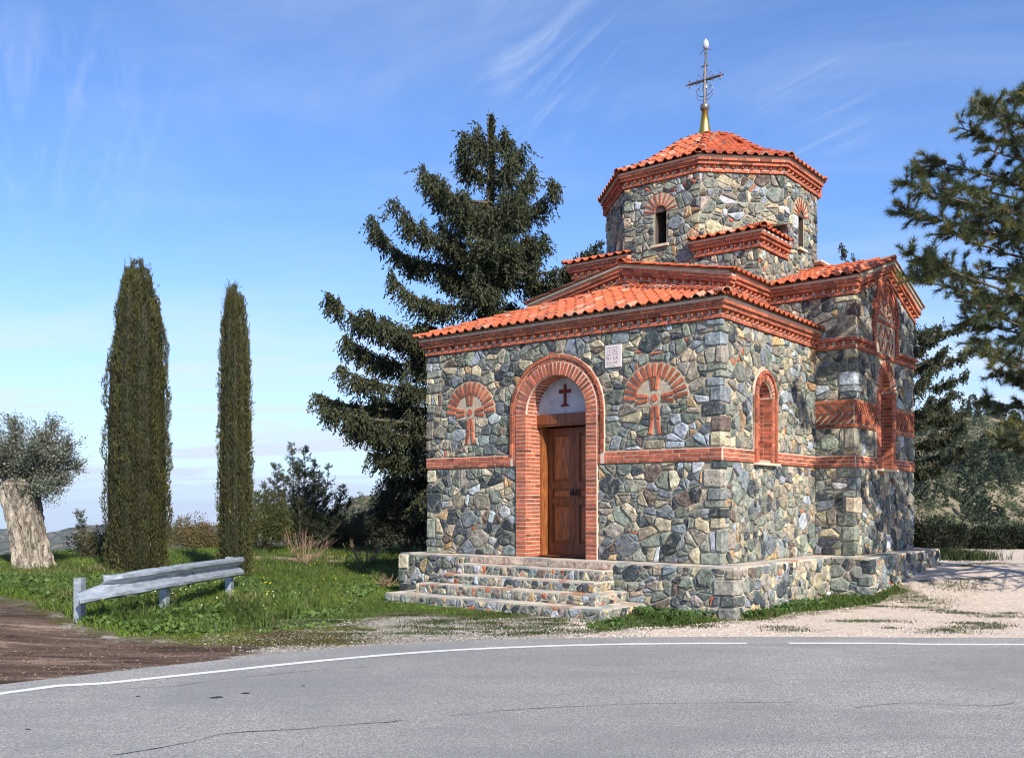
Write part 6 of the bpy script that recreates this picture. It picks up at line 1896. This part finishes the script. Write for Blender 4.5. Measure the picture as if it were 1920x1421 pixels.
# ================================================================== grass, weeds, pebbles
def scatter_poly(n, P, x0, x1, y0, y1, r, m=0.0):
    X = r.uniform(x0, x1, n); Y = r.uniform(y0, y1, n); k = sdist(X, Y, P) > m + 0.25 * fbm(X, Y, 0.8, 3) - 0.1; return X[k], Y[k]
CHP = np.array([(ROOT + (-L(a, b, 0)[0]) * UU + L(a, b, 0)[1] * VV)[:2] for a, b in ((PA0, PBF - 0.1), (PA0, PTB), (TX, PTB), (TX, 7.65), (7.1, 7.65), (7.1, PTB), (PA1, PTB), (PA1, PBF), (5.42, PBF), (5.42, -1.66), (1.05, -1.66), (1.05, PBF))])
def visible(X, Y): return (np.abs(X / Y) < 0.62)
def grass(name, X, Y, hgt, wid, col, r, spread=0.35, label=None, alt=None, altp=0.1):
    k = ~in_poly(X, Y, CHP) & visible(X, Y) & (Y < edge_y(X) + 2.5); X = X[k]; Y = Y[k]; n = len(X); Z = gh(X, Y) - 0.01
    hgt = hgt(X, Y)[:] if callable(hgt) else np.full(n, hgt); hgt = hgt * r.uniform(0.45, 1.25, n)
    az = r.uniform(0, 2 * PI, n); ln = np.abs(r.normal(0, spread, n)); d = np.column_stack([np.cos(az) * ln, np.sin(az) * ln, np.ones(n)]); d = norm_(d)
    P = np.column_stack([X, Y, Z]); ang = r.uniform(0, PI, n); s_ = np.column_stack([np.cos(ang), np.sin(ang), np.zeros(n)]) * (wid * r.uniform(0.7, 1.3, n) / 2)[:, None]
    h = hgt[:, None]; bend = np.column_stack([np.cos(az), np.sin(az), np.full(n, -0.35)]) * h * 0.35
    V = np.stack([P - s_, P + s_, P + d * h * 0.6 + s_ * 0.7, P + d * h + bend, P + d * h * 0.6 - s_ * 0.7], 1)
    Vt = V.reshape(-1, 3); base = np.arange(n)[:, None] * 5
    F4 = np.concatenate([base + np.array([[0, 1, 2, 4]]), ], 1)
    F3 = base + np.array([[4, 2, 3]])
    me_f = np.concatenate([F4[:, [0, 1, 2]], F4[:, [0, 2, 3]], F3])
    cl = 0.85 + 0.35 * fbm(X, Y, 1.3, 4); t = np.asarray(col) * (cl * r.uniform(0.65, 1.35, n))[:, None] * (1 + r.uniform(-0.1, 0.1, (n, 3)))
    ky = fbm(X + 7, Y - 3, 2.2, 3) + r.normal(0, 0.35, n) > 0.55
    if alt is not None: t[ky] = np.asarray(alt) * r.uniform(0.7, 1.2, (ky.sum(), 1))
    o = obj(name, Vt, me_f, M_GRASS, None, tint=np.repeat(t, 5, 0)); tag(o, label, 'grass', kind='stuff'); return o
rg = np.random.default_rng(101)
def hfun(X, Y):
    rd = road_dist(X, Y); tall = sstep(-X, 3.2, 5.2) * (1 - sstep(Y, 16.5, 20)) + 0.65 * sstep(Y, 18, 24)
    lo = 0.035 + 0.05 * sstep(Y, 14.5, 17.0)
    return lo + (0.115 + 0.075 * fbm(X, Y, 1.1, 3)) * np.clip(tall, 0, 1) * sstep(rd, 1.2, 3.4)
X, Y = [], []
for (n_, y0, y1) in ((90000, 10.5, 15), (150000, 15, 21), (120000, 21, 30), (60000, 30, 39)):
    a, b = scatter_poly(n_, P_GRASS, -16 if y0 < 21 else -22, 3 if y0 < 21 else 12, y0, y1, rg); X.append(a); Y.append(b)
X = np.concatenate(X); Y = np.concatenate(Y)
db_ = np.full(len(X), 0.0)
for (x, y), r_ in ((patches[0], 1.6), (patches[1], 1.1), (patches[2], 1.1)): db_ = np.maximum(db_, 1 - np.hypot((X - x) / 1.3, Y - y) / r_)
k = db_ + 0.25 * rg.normal(0, 1, len(X)) * 0.3 < 0.3; X = X[k]; Y = Y[k]
grass('grass', X, Y, hfun, 0.016, (0.125, 0.19, 0.030), rg, 0.45, 'green spring grass growing on the bank left of the chapel', alt=(0.17, 0.16, 0.05))
X, Y = scatter_poly(150000, P_STRIP, 0.5, 8, 11.5, 20, rg, -0.02)
grass('grass', X, Y, lambda X, Y: 0.06 + 0.11 * np.clip(fbm(X, Y, 0.7, 3) + 0.2, 0, 1), 0.015, (0.085, 0.135, 0.028), rg, 0.55, 'strip of green weeds along the foot of the podium in the gravel', alt=(0.15, 0.15, 0.04))
# sparse tufts in the gravel
Xs, Ys = [], []
for k in range(150):
    px = rg.uniform(420, 1900); py = rg.uniform(1150, 1192) if px < 1130 else rg.uniform(1085, 1185)
    x, y = G2(px, py); s_ = rg.uniform(0.03, 0.16); m_ = int(260 * s_ / 0.1)
    if px > 1130 and rg.random() < 0.55: continue
    Xs.append(rg.normal(x, s_ * 1.6, m_)); Ys.append(rg.normal(y, s_ * 0.7, m_))
for (px, py, sx, sy, m_) in ((1740, 1103, 0.28, 0.25, 900), (1790, 1092, 0.35, 0.25, 1200), (1640, 1132, 0.3, 0.10, 500), (1720, 1110, 0.25, 0.1, 500)):
    x, y = G2(px, py, -0.5); Xs.append(rg.normal(x, sx, m_)); Ys.append(rg.normal(y, sy, m_))
grass('grass', np.concatenate(Xs), np.concatenate(Ys), 0.045, 0.012, (0.075, 0.105, 0.028), rg, 0.8, 'scattered low green tufts in the gravel before the steps', alt=(0.13, 0.12, 0.05))
# tall tussocks on the bank and behind, and the mossy patch beside the road
Xt, Yt = [], []
for (n_, x0, x1, y0, y1) in ((330, -11, -3.2, 11.5, 18.5), (170, -11, -1, 20, 27)):
    a_, b_ = scatter_poly(n_, P_GRASS, x0, x1, y0, y1, rg, 0.3)
    for q in range(len(a_)):
        m_ = rg.integers(25, 60); Xt.append(rg.normal(a_[q], 0.07, m_)); Yt.append(rg.normal(b_[q], 0.07, m_))
grass('grass', np.concatenate(Xt), np.concatenate(Yt), 0.27, 0.016, (0.10, 0.155, 0.032), rg, 0.55, 'taller grass tussocks standing out of the bank by the guardrail', alt=(0.22, 0.20, 0.08))
Xm, Ym = [], []
for k in range(60):
    px = rg.uniform(400, 660); py = rg.uniform(1178, 1210); x, y = G2(px, py); s_ = rg.uniform(0.08, 0.3); m_ = int(500 * s_ / 0.15); Xm.append(rg.normal(x, s_ * 1.8, m_)); Ym.append(rg.normal(y, s_ * 0.6, m_))
Xm = np.concatenate(Xm); Ym = np.concatenate(Ym); km = road_dist(Xm, Ym) > 0.12
grass('grass', Xm[km], Ym[km], 0.03, 0.014, (0.15, 0.16, 0.025), rg, 0.9, 'low yellow-green mossy growth between the brown earth and the grey gravel', alt=(0.10, 0.07, 0.04))
x, y = G2(1775, 1058, -0.45); Xg = rg.normal(x, 0.45, 2600); Yg = rg.normal(y, 0.25, 2600)
grass('grass', Xg, Yg, 0.28, 0.02, (0.06, 0.085, 0.025), rg, 0.4, 'long grass clump at the far right corner of the podium')
# broad-leaved weeds on the bank
def weeds(n, P, x0, x1, y0, y1, label, col, size, zup, r, flat=0.6):
    X, Y = scatter_poly(n, P, x0, x1, y0, y1, r, 0.15); k = visible(X, Y) & ~in_poly(X, Y, CHP); X = X[k]; Y = Y[k]; m_ = len(X)
    cx = fbm(X, Y, 0.9, 3) > 0.0; X = X[cx]; Y = Y[cx]; m_ = len(X)
    Z = gh(X, Y) + r.uniform(0.3, 1, m_) * zup(X, Y)
    C_ = np.column_stack([X, Y, Z]); nrm_ = norm_(np.column_stack([r.normal(0, 0.5, m_), r.normal(-0.3, 0.5, m_), np.full(m_, flat)])); a = norm_(np.cross(nrm_, randdir(m_, r))); b = np.cross(nrm_, a); s_ = size * r.uniform(0.6, 1.3, m_)[:, None]
    ring = [C_ + (a * math.cos(t) + b * math.sin(t)) * s_ * (1.0 if i % 2 else 0.82) for i, t in enumerate(np.linspace(0, 2 * PI, 7)[:-1])]
    V = np.stack(ring, 1).reshape(-1, 3); Fc = np.arange(6 * m_).reshape(-1, 6)
    t = np.asarray(col) * (r.uniform(0.55, 1.4, m_))[:, None]
    o = obj('weeds', V, Fc, M_GRASS, None, tint=np.repeat(t, 6, 0)); tag(o, label, 'weeds', kind='stuff')
weeds(26000, P_GRASS, -12, -2.6, 11, 19, 'broad-leaved green weeds round the guardrail', (0.085, 0.145, 0.030), 0.030, lambda X, Y: hfun(X, Y) * 1.05, rg)
weeds(24000, P_STRIP, 0.5, 5.2, 11.5, 16, 'broad-leaved weeds at the foot of the podium', (0.060, 0.115, 0.025), 0.026, lambda X, Y: np.full(len(X), 0.12), rg)
def blossoms(n, label, col, size, boxes, r):
    C_ = []
    for (x0, x1, y0, y1, w) in boxes:
        m_ = int(n * w); X = r.uniform(x0, x1, m_); Y = r.uniform(y0, y1, m_); k = (sdist(X, Y, P_GRASS) > 0.3) & (fbm(X, Y, 0.6, 2) > -0.1); X = X[k]; Y = Y[k]; C_.append(np.column_stack([X, Y, gh(X, Y) + hfun(X, Y) * r.uniform(0.8, 1.25, len(X))]))
    C_ = np.vstack(C_); m_ = len(C_); a = randdir(m_, r); nr = norm_(np.column_stack([r.normal(0, 0.4, m_), np.full(m_, -0.6), np.full(m_, 0.7)])); a = norm_(np.cross(nr, a)); b = np.cross(nr, a)
    ring = [C_ + (a * math.cos(t) + b * math.sin(t)) * size for t in np.linspace(0, 2 * PI, 6)[:-1]]
    o = obj('flowers', np.stack(ring, 1).reshape(-1, 3), np.arange(5 * m_).reshape(-1, 5), M_GRASS, None, tint=np.tile(np.array(col), (5 * m_, 1))); tag(o, label, 'flowers', kind='stuff')
blossoms(210, 'tiny yellow wildflowers in the grass round the cypresses', (0.70, 0.58, 0.03), 0.014, [(-10, -6.5, 19, 23, 0.25), (-6.5, -3.5, 15.5, 19, 0.55), (-6, -2, 19, 27, 0.3)], rg)
blossoms(110, 'tiny white and orange wildflowers under the guardrail', (0.8, 0.7, 0.5), 0.014, [(-6, -3.5, 14, 18, 1.0)], rg)
# pebbles and crumbs
def pebbles(n, label, region, size, cols, r, name='gravel'):
    X, Y = region(n, r)
    k = ~in_poly(X, Y, CHP) & (road_dist(X, Y) > -0.25 * r.random(len(X)) ** 4)
    if name == 'dirt': k &= sdist(X, Y, P_DIRT) + 0.5 * r.normal(0, 0.5, len(X)) > 0
    elif size > 0.0105: k &= sdist(X, Y, P_DIRT) + 0.4 * r.normal(0, 0.5, len(X)) < 0.1
    X = X[k]; Y = Y[k]; m_ = len(X); s_ = size * r.uniform(0.4, 1.3, m_) ** 1.2
    O_ = np.array([(1, 0, 0), (-1, 0, 0), (0, 1, 0), (0, -1, 0), (0, 0, 0.6), (0, 0, -0.6)], float); a = r.uniform(0, PI, m_); ca, sa = np.cos(a), np.sin(a)
    Q = O_[None] * r.uniform(0.7, 1.3, (m_, 6, 1)); Q = np.stack([Q[..., 0] * ca[:, None] - Q[..., 1] * sa[:, None], Q[..., 0] * sa[:, None] + Q[..., 1] * ca[:, None], Q[..., 2]], -1) * s_[:, None, None]
    V = Q + np.column_stack([X, Y, gh(X, Y) + s_ * 0.3])[:, None]
    F8 = np.array([(0, 2, 4), (2, 1, 4), (1, 3, 4), (3, 0, 4), (2, 0, 5), (1, 2, 5), (3, 1, 5), (0, 3, 5)])
    Fc = (np.arange(m_)[:, None, None] * 6 + F8[None]).reshape(-1, 3); c = np.array(cols)[r.integers(0, len(cols), m_)] * r.uniform(0.75, 1.2, (m_, 1))
    o = obj(name, V.reshape(-1, 3), Fc, M_PEB, None, tint=np.repeat(c, 6, 0)); tag(o, label, name, kind='stuff')
M_PEB = make_tinted('pebble', 0.9, 30, 0.85, 1.15, 60, 0.3, 0.003)
def reg_px(x0, x1, y0, y1, z=-0.75):
    def f(n, r):
        px = r.uniform(x0, x1, n); py = y0 + (y1 - y0) * r.random(n); d = (z - EYE) * F_PX / (HOR - py); return (px - 960) / F_PX * d, d
    return f
pebbles(26000, 'pale pinkish gravel spread right of the chapel steps', reg_px(1060, 1990, 1080, 1198), 0.010, [(0.66, 0.55, 0.46), (0.74, 0.66, 0.58), (0.55, 0.45, 0.37), (0.42, 0.34, 0.28)], rg)
pebbles(15000, 'grey gravel between the lowest step and the road', reg_px(380, 1220, 1158, 1222), 0.011, [(0.32, 0.295, 0.255), (0.22, 0.20, 0.175), (0.42, 0.39, 0.345), (0.13, 0.12, 0.105)], rg)
pebbles(2600, 'brown crumbs of earth and chippings beside the road', reg_px(-60, 560, 1150, 1278), 0.011, [(0.10, 0.06, 0.042), (0.17, 0.11, 0.08), (0.26, 0.19, 0.135), (0.05, 0.03, 0.022)], rg, 'dirt')

# ================================================================== guardrail
def guardrail():
    M_Z = MT('galvanised_steel', 0.55, 0.5); M_Z.p.inputs['Metallic'].default_value = 0.55
    c = M_Z.mix(M_Z.rng(M_Z.noise(5, 6, 0.7, 0.5, (1, 1, 4)), 0.35, 0.65), (0.26, 0.30, 0.34), (0.46, 0.50, 0.54))
    c = M_Z.mix(M_Z.rng(M_Z.noise(11, 5, 0.75, 0.5), 0.60, 0.70, 0, 0.7), c, (0.66, 0.68, 0.70)); M_Z.col(c); M_Z.bump(M_Z.noise(9, 5, 0.6), 0.4, 0.01)
    mz = M_Z.m
    root_p = W3(300, 1118, 13.9); root = empty('guardrail', root_p); tag(root, 'bent galvanised steel guardrail with a crumpled left end on the grass bank', 'guardrail')
    prof_ = [(0.155, 0.03), (0.150, 0.0), (0.125, 0.0), (0.085, 0.075), (0.055, 0.082), (0.028, 0.03), (0.0, 0.0), (-0.028, 0.03), (-0.055, 0.082), (-0.085, 0.075), (-0.125, 0.0), (-0.150, 0.0), (-0.155, 0.03)]
    prof_ = [(z, (0.082 - o)) for z, o in prof_]        # crests face the road
    prof_ = [(0.160, 0.02), (0.156, 0.060), (0.130, 0.088), (0.090, 0.090), (0.050, 0.050), (0.030, 0.008), (0.0, 0.0), (-0.030, 0.008), (-0.050, 0.050), (-0.090, 0.090), (-0.130, 0.088), (-0.156, 0.060), (-0.160, 0.02)]
    K = resample(np.array([W3(139, 1112, 12.3), W3(220, 1097, 12.8), W3(310, 1082, 13.7), W3(380, 1071, 14.9), W3(449, 1061, 16.5)]), 0.12)
    T = np.gradient(K, axis=0); T = norm_(T); side = np.column_stack([T[:, 1], -T[:, 0], np.zeros(len(T))]); side = norm_(side)
    def beam(i0, i1, out, crumple):
        V = []
        for i in range(i0, i1):
            s_ = (i - i0) / (len(K)); e_ = max(0, 1 - i / 5.0) if crumple else 0
            for j, (z, o) in enumerate(prof_):
                f = 1 + 0.0 * e_
                zz = z * (1 - 0.10 * e_); oo = o
                lift = 0.0
                if crumple:       # torn end: upper wave folded back and up, lower wave pulled forward
                    if z > 0.02: zz += 0.02 * e_; oo += -0.10 * e_; 
                    else: oo += 0.05 * e_; zz -= 0.0
                    zz += 0.006 * math.sin(i * 0.9 + j); oo += 0.005 * math.sin(i * 1.7 + j * 2)
                back = T[i] * (0.42 * e_ ** 1.3 if (crumple and z > 0.02) else 0.0)
                V.append(K[i] + side[i] * (oo + out) + np.array([0, 0, zz]) + back)
        m_ = len(prof_); nn = i1 - i0
        V = np.array(V); V2 = V - np.repeat(side[i0:i1], m_, 0) * 0.006
        A = np.vstack([V, V2]) - root_p; Fc = []
        q = nn * m_
        for i in range(nn - 1):
            for j in range(m_ - 1):
                a_ = i * m_ + j; Fc.append([a_, a_ + 1, a_ + m_ + 1, a_ + m_]); Fc.append([q + a_, q + a_ + m_, q + a_ + m_ + 1, q + a_ + 1])
        for j in range(m_ - 1):
            Fc.append([j, q + j, q + j + 1, j + 1]); b_ = (nn - 1) * m_; Fc.append([b_ + j, b_ + j + 1, q + b_ + j + 1, q + b_ + j])
        for i in range(nn - 1):
            a_ = i * m_; Fc.append([a_, a_ + m_, q + a_ + m_, q + a_]); a_ = i * m_ + m_ - 1; Fc.append([a_, q + a_, q + a_ + m_, a_ + m_])
        return obj('rail_beam', A, Fc, mz, root)
    h_ = len(K) // 2 + 1
    b1 = beam(0, h_ + 1, 0.008, True); beam(h_ - 2, len(K), 0.0, False)
    def post(px, d, ztop, zbot, dx=0.0, tilt=0.0):
        c = W3(px, 1100, d); mb = MB(); w_, dp, t_ = 0.052, 0.05, 0.006
        ang = math.atan2(side[h_][1], side[h_][0]); M = np.array([[math.cos(ang), -math.sin(ang), 0], [math.sin(ang), math.cos(ang), 0], [0, 0, 1]])
        hz = (ztop - zbot) / 2; zc = (ztop + zbot) / 2
        for (ox, oy, hx, hy) in ((0.05, 0, 0.004, 0.062), (-0.05, 0.058, 0.0, 0), (0, 0.059, 0.046, 0.004), (0, -0.059, 0.046, 0.004)):
            if hx == 0: continue
            o_ = M @ np.array([ox, oy, 0]); mb.box(np.array([c[0], c[1], zc]) + o_ - root_p, (hx, hy, hz), M=M)
        return mb.build('post', mz, root)
    p0 = K[0] + side[0] * -0.02
    post(149, 12.6, zt(1083, 12.6), -0.75); post(308, 13.85, zt(1062, 13.85), -0.8); post(430, 16.15, zt(1044, 16.15), -0.85)
    bb = MB()
    for i in (1, h_, len(K) - 2):
        for dz in (0.0,): bb.lathe(K[i] + side[i] * 0.012 - root_p - np.array([0, 0, 0.012]), [(0.006, 0), (0.016, 0.006), (0.016, 0.02), (0.006, 0.026)], 8)
        if i != 1: pass
    bb.build('bolt', M_IRON, root)
    yl = MB()
    for i, dz in ((1, -0.10), (3, -0.125)):
        yl.box(K[i] + side[i] * 0.098 - root_p + np.array([0, 0, dz]), (0.03, 0.004, 0.014), M=np.array([[T[i][0], side[i][0], 0], [T[i][1], side[i][1], 0], [0, 0, 1]]))
    yl.build('yellow_mark', _plain('yellow_paint', (0.75, 0.55, 0.02), 0.6), b1)
guardrail()

# ================================================================== hills
def hill_mat(name, shrub, soil1, soil2, sc, thr):
    m = MT(name, 0.95, 0.05); n1 = m.noise(0.02 * sc, 6, 0.6); n2 = m.noise(0.12 * sc, 6, 0.75, 0.3)
    c = m.mix(m.rng(n1, 0.4, 0.62), soil1, soil2); c = m.mix(m.rng(n2, thr - 0.04, thr + 0.04), c, shrub); m.col(c); m.bump(n2, 0.8, 2.0); return m.m
def hills(name, x0, x1, nx_, ridge_px, ridge_d, foot_d, foot_z, mat, nr=46, rough=1.0, seed=0):
    px = np.linspace(x0, x1, nx_); V = []; 
    for j in range(nr):
        t = j / (nr - 7)
        for x in px:
            rd_ = float(np.interp(x, *ridge_d)); rz = EYE + (HOR - float(np.interp(x, *ridge_px))) / F_PX * rd_; fd_ = float(np.interp(x, *foot_d)) if isinstance(foot_d, tuple) else foot_d
            d = fd_ + (rd_ - fd_) * t; z = foot_z + (rz - foot_z) * (min(t, 1) ** 0.85) if t <= 1 else rz - (t - 1) * (rd_ - fd_) * 0.5
            X_ = (x - 960) / F_PX * d; am = rough * (rd_ * 0.012) * math.sin(min(t, 1) * PI) ** 0.6
            z += am * float(fbm(X_ + seed * 37, d, rd_ * 0.10, 4)) + rough * rd_ * 0.0016 * float(fbm(X_ * 1.0, d + seed, rd_ * 0.02, 3)) * (t > 0.05)
            V.append((X_, d, z))
    I_ = np.arange(nr * nx_).reshape(nr, nx_); Fc = np.stack([I_[:-1, :-1], I_[:-1, 1:], I_[1:, 1:], I_[1:, :-1]], -1).reshape(-1, 4)
    o = obj(name, V, Fc, mat, None, smooth=True); o['kind'] = 'structure'; return o, np.array(V).reshape(nr, nx_, 3)
hm1 = hill_mat('hillside_scrub', (0.060, 0.072, 0.035), (0.19, 0.165, 0.11), (0.31, 0.245, 0.17), 1.6, 0.49)
hm2 = hill_mat('far_hill_scrub', (0.055, 0.065, 0.04), (0.17, 0.15, 0.11), (0.26, 0.21, 0.16), 0.35, 0.47)
hr, HV = hills('hillside', 540, 2350, 190, ([540, 600, 640, 660, 700, 760, 900, 1300, 1650, 1720, 1760, 1850, 1900, 2000, 2350], [1010, 975, 945, 935, 928, 912, 890, 850, 800, 782, 775, 778, 792, 780, 740]), ([540, 700, 1700, 2350], [420, 380, 360, 420]), ([540, 2350], [95, 75]), -34, hm1, seed=1)
hl, HV2 = hills('far_hills', -900, 1200, 260, ([-900, -100, 0, 30, 90, 200, 330, 420, 560, 700, 1200], [960, 978, 990, 988, 999, 981, 990, 984, 972, 985, 980]), ([-900, 1200], [2600, 2400]), ([-900, 1200], [900, 900]), -150, hm2, seed=2, rough=1.3)
# scrub and pines on the near hillside
def blob(n, h, w, r, pine=True):
    v = randdir(n, r); 
    z = r.random(n); rad = (1 - z) ** 0.6 * w * r.uniform(0.5, 1, n) if pine else np.sqrt(np.clip(1 - (2 * z - 1) ** 2, 0, 1)) * w * r.uniform(0.7, 1, n)
    a = r.uniform(0, 2 * PI, n); P = np.column_stack([rad * np.cos(a), rad * np.sin(a), z * h]); D = np.column_stack([np.cos(a), np.sin(a), r.uniform(0, 1, n)]) + r.normal(0, 0.3, (n, 3))
    return leafquads(P, D, r.uniform(0.5, 1.0, n) * w * 0.55, r.uniform(0.3, 0.6, n) * w * 0.6, r)
def hill_pts(n, HVx, r, tmin=0.12, tmax=0.98):
    nr_, nx_, _ = HVx.shape; j = r.uniform(tmin * (nr_ - 7), tmax * (nr_ - 7), n); i = r.uniform(0, nx_ - 1.01, n); j0 = j.astype(int); i0 = i.astype(int); fj = (j - j0)[:, None]; fi = (i - i0)[:, None]
    return HVx[j0, i0] * (1 - fj) * (1 - fi) + HVx[j0 + 1, i0] * fj * (1 - fi) + HVx[j0, i0 + 1] * (1 - fj) * fi + HVx[j0 + 1, i0 + 1] * fj * fi
rh = np.random.default_rng(201)
pts = hill_pts(6000, HV, rh, 0.16, 1.0); px_ = 960 + pts[:, 0] / pts[:, 1] * F_PX
k = ((px_ > 1690) & (px_ < 2100)) | ((px_ > 560) & (px_ < 820)); pts = pts[k]
Vs = []; Ts = []
templ = [blob(34, 1.0, 0.62, rh, q % 3 != 0)[0] for q in range(8)]
for p in pts:
    s_ = rh.uniform(1.0, 2.9) * (1.25 if rh.random() < 0.15 else 1); V_ = templ[rh.integers(8)] * np.array([s_, s_, s_ * rh.uniform(0.8, 1.2)]) + p - np.array([0, 0, 0.3]); Vs.append(V_)
    Ts.append(np.tile(np.array([0.070, 0.085, 0.040]) * rh.uniform(0.6, 1.5) * (1 + rh.uniform(-0.1, 0.1, 3)), (len(V_), 1)))
Vs = np.vstack(Vs); o = obj('hillside_scrub', Vs, np.arange(len(Vs)).reshape(-1, 4), M_LEAF, None, tint=np.vstack(Ts)); tag(o, 'grey-green scrub covering the rocky hillside behind', 'scrub', kind='stuff')
# the larger pines one can pick out
pts = hill_pts(1500, HV, rh, 0.40, 1.0); px_ = 960 + pts[:, 0] / pts[:, 1] * F_PX; pts = pts[(px_ > 1715) & (px_ < 1925)]
ridge = HV[HV.shape[0] - 8]; pxr = 960 + ridge[:, 0] / ridge[:, 1] * F_PX; ridge = ridge[(pxr > 1715) & (pxr < 1925)]
m0 = None
allp = list(pts[:52]) + [ridge[int(i)] for i in rh.uniform(0, len(ridge) - 1, 16)]
tm = []
for q in range(3):
    V_, F_ = blob(220, 6.0, 2.3, rh, True); cen = (V_.reshape(-1, 4, 3).mean(1)[:, 2] / 6.0)
    t_ = np.repeat(np.array([0.045, 0.060, 0.028]) * rh.uniform(0.6, 1.4, (len(F_), 1)), 4, 0)
    tm.append(mesh('hillside_pine', V_, F_, M_LEAF, t_))
for i, p in enumerate(allp):
    o = bpy.data.objects.new('hillside_pine', tm[i % 3]); COL.objects.link(o); s_ = rh.uniform(0.7, 1.25); o.location = p - np.array([0, 0, 0.5]); o.scale = (s_, s_, s_ * rh.uniform(0.85, 1.2)); o.rotation_euler = (0, 0, rh.uniform(0, 6))
    tag(o, 'dark green pine on the rocky hillside behind the chapel', 'pine tree', 'pines on the hillside')

# ================================================================== air
def haze():
    m = bpy.data.materials.new('air'); m.use_nodes = True; t = m.node_tree
    for n in list(t.nodes): t.nodes.remove(n)
    o = t.nodes.new('ShaderNodeOutputMaterial'); v = t.nodes.new('ShaderNodeVolumePrincipled')
    v.inputs['Color'].default_value = (0.72, 0.83, 1.0, 1); v.inputs['Density'].default_value = 0.00007; v.inputs['Anisotropy'].default_value = 0.2
    t.links.new(v.outputs[0], o.inputs['Volume'])
    V = [(x, y, z) for x in (-9000, 9000) for y in (-9000, 9000) for z in (-420, 140)]
    o_ = obj('haze', V, BOXF, m); o_['kind'] = 'stuff'; o_['label'] = 'thin blue air between the camera and the hills'
haze()
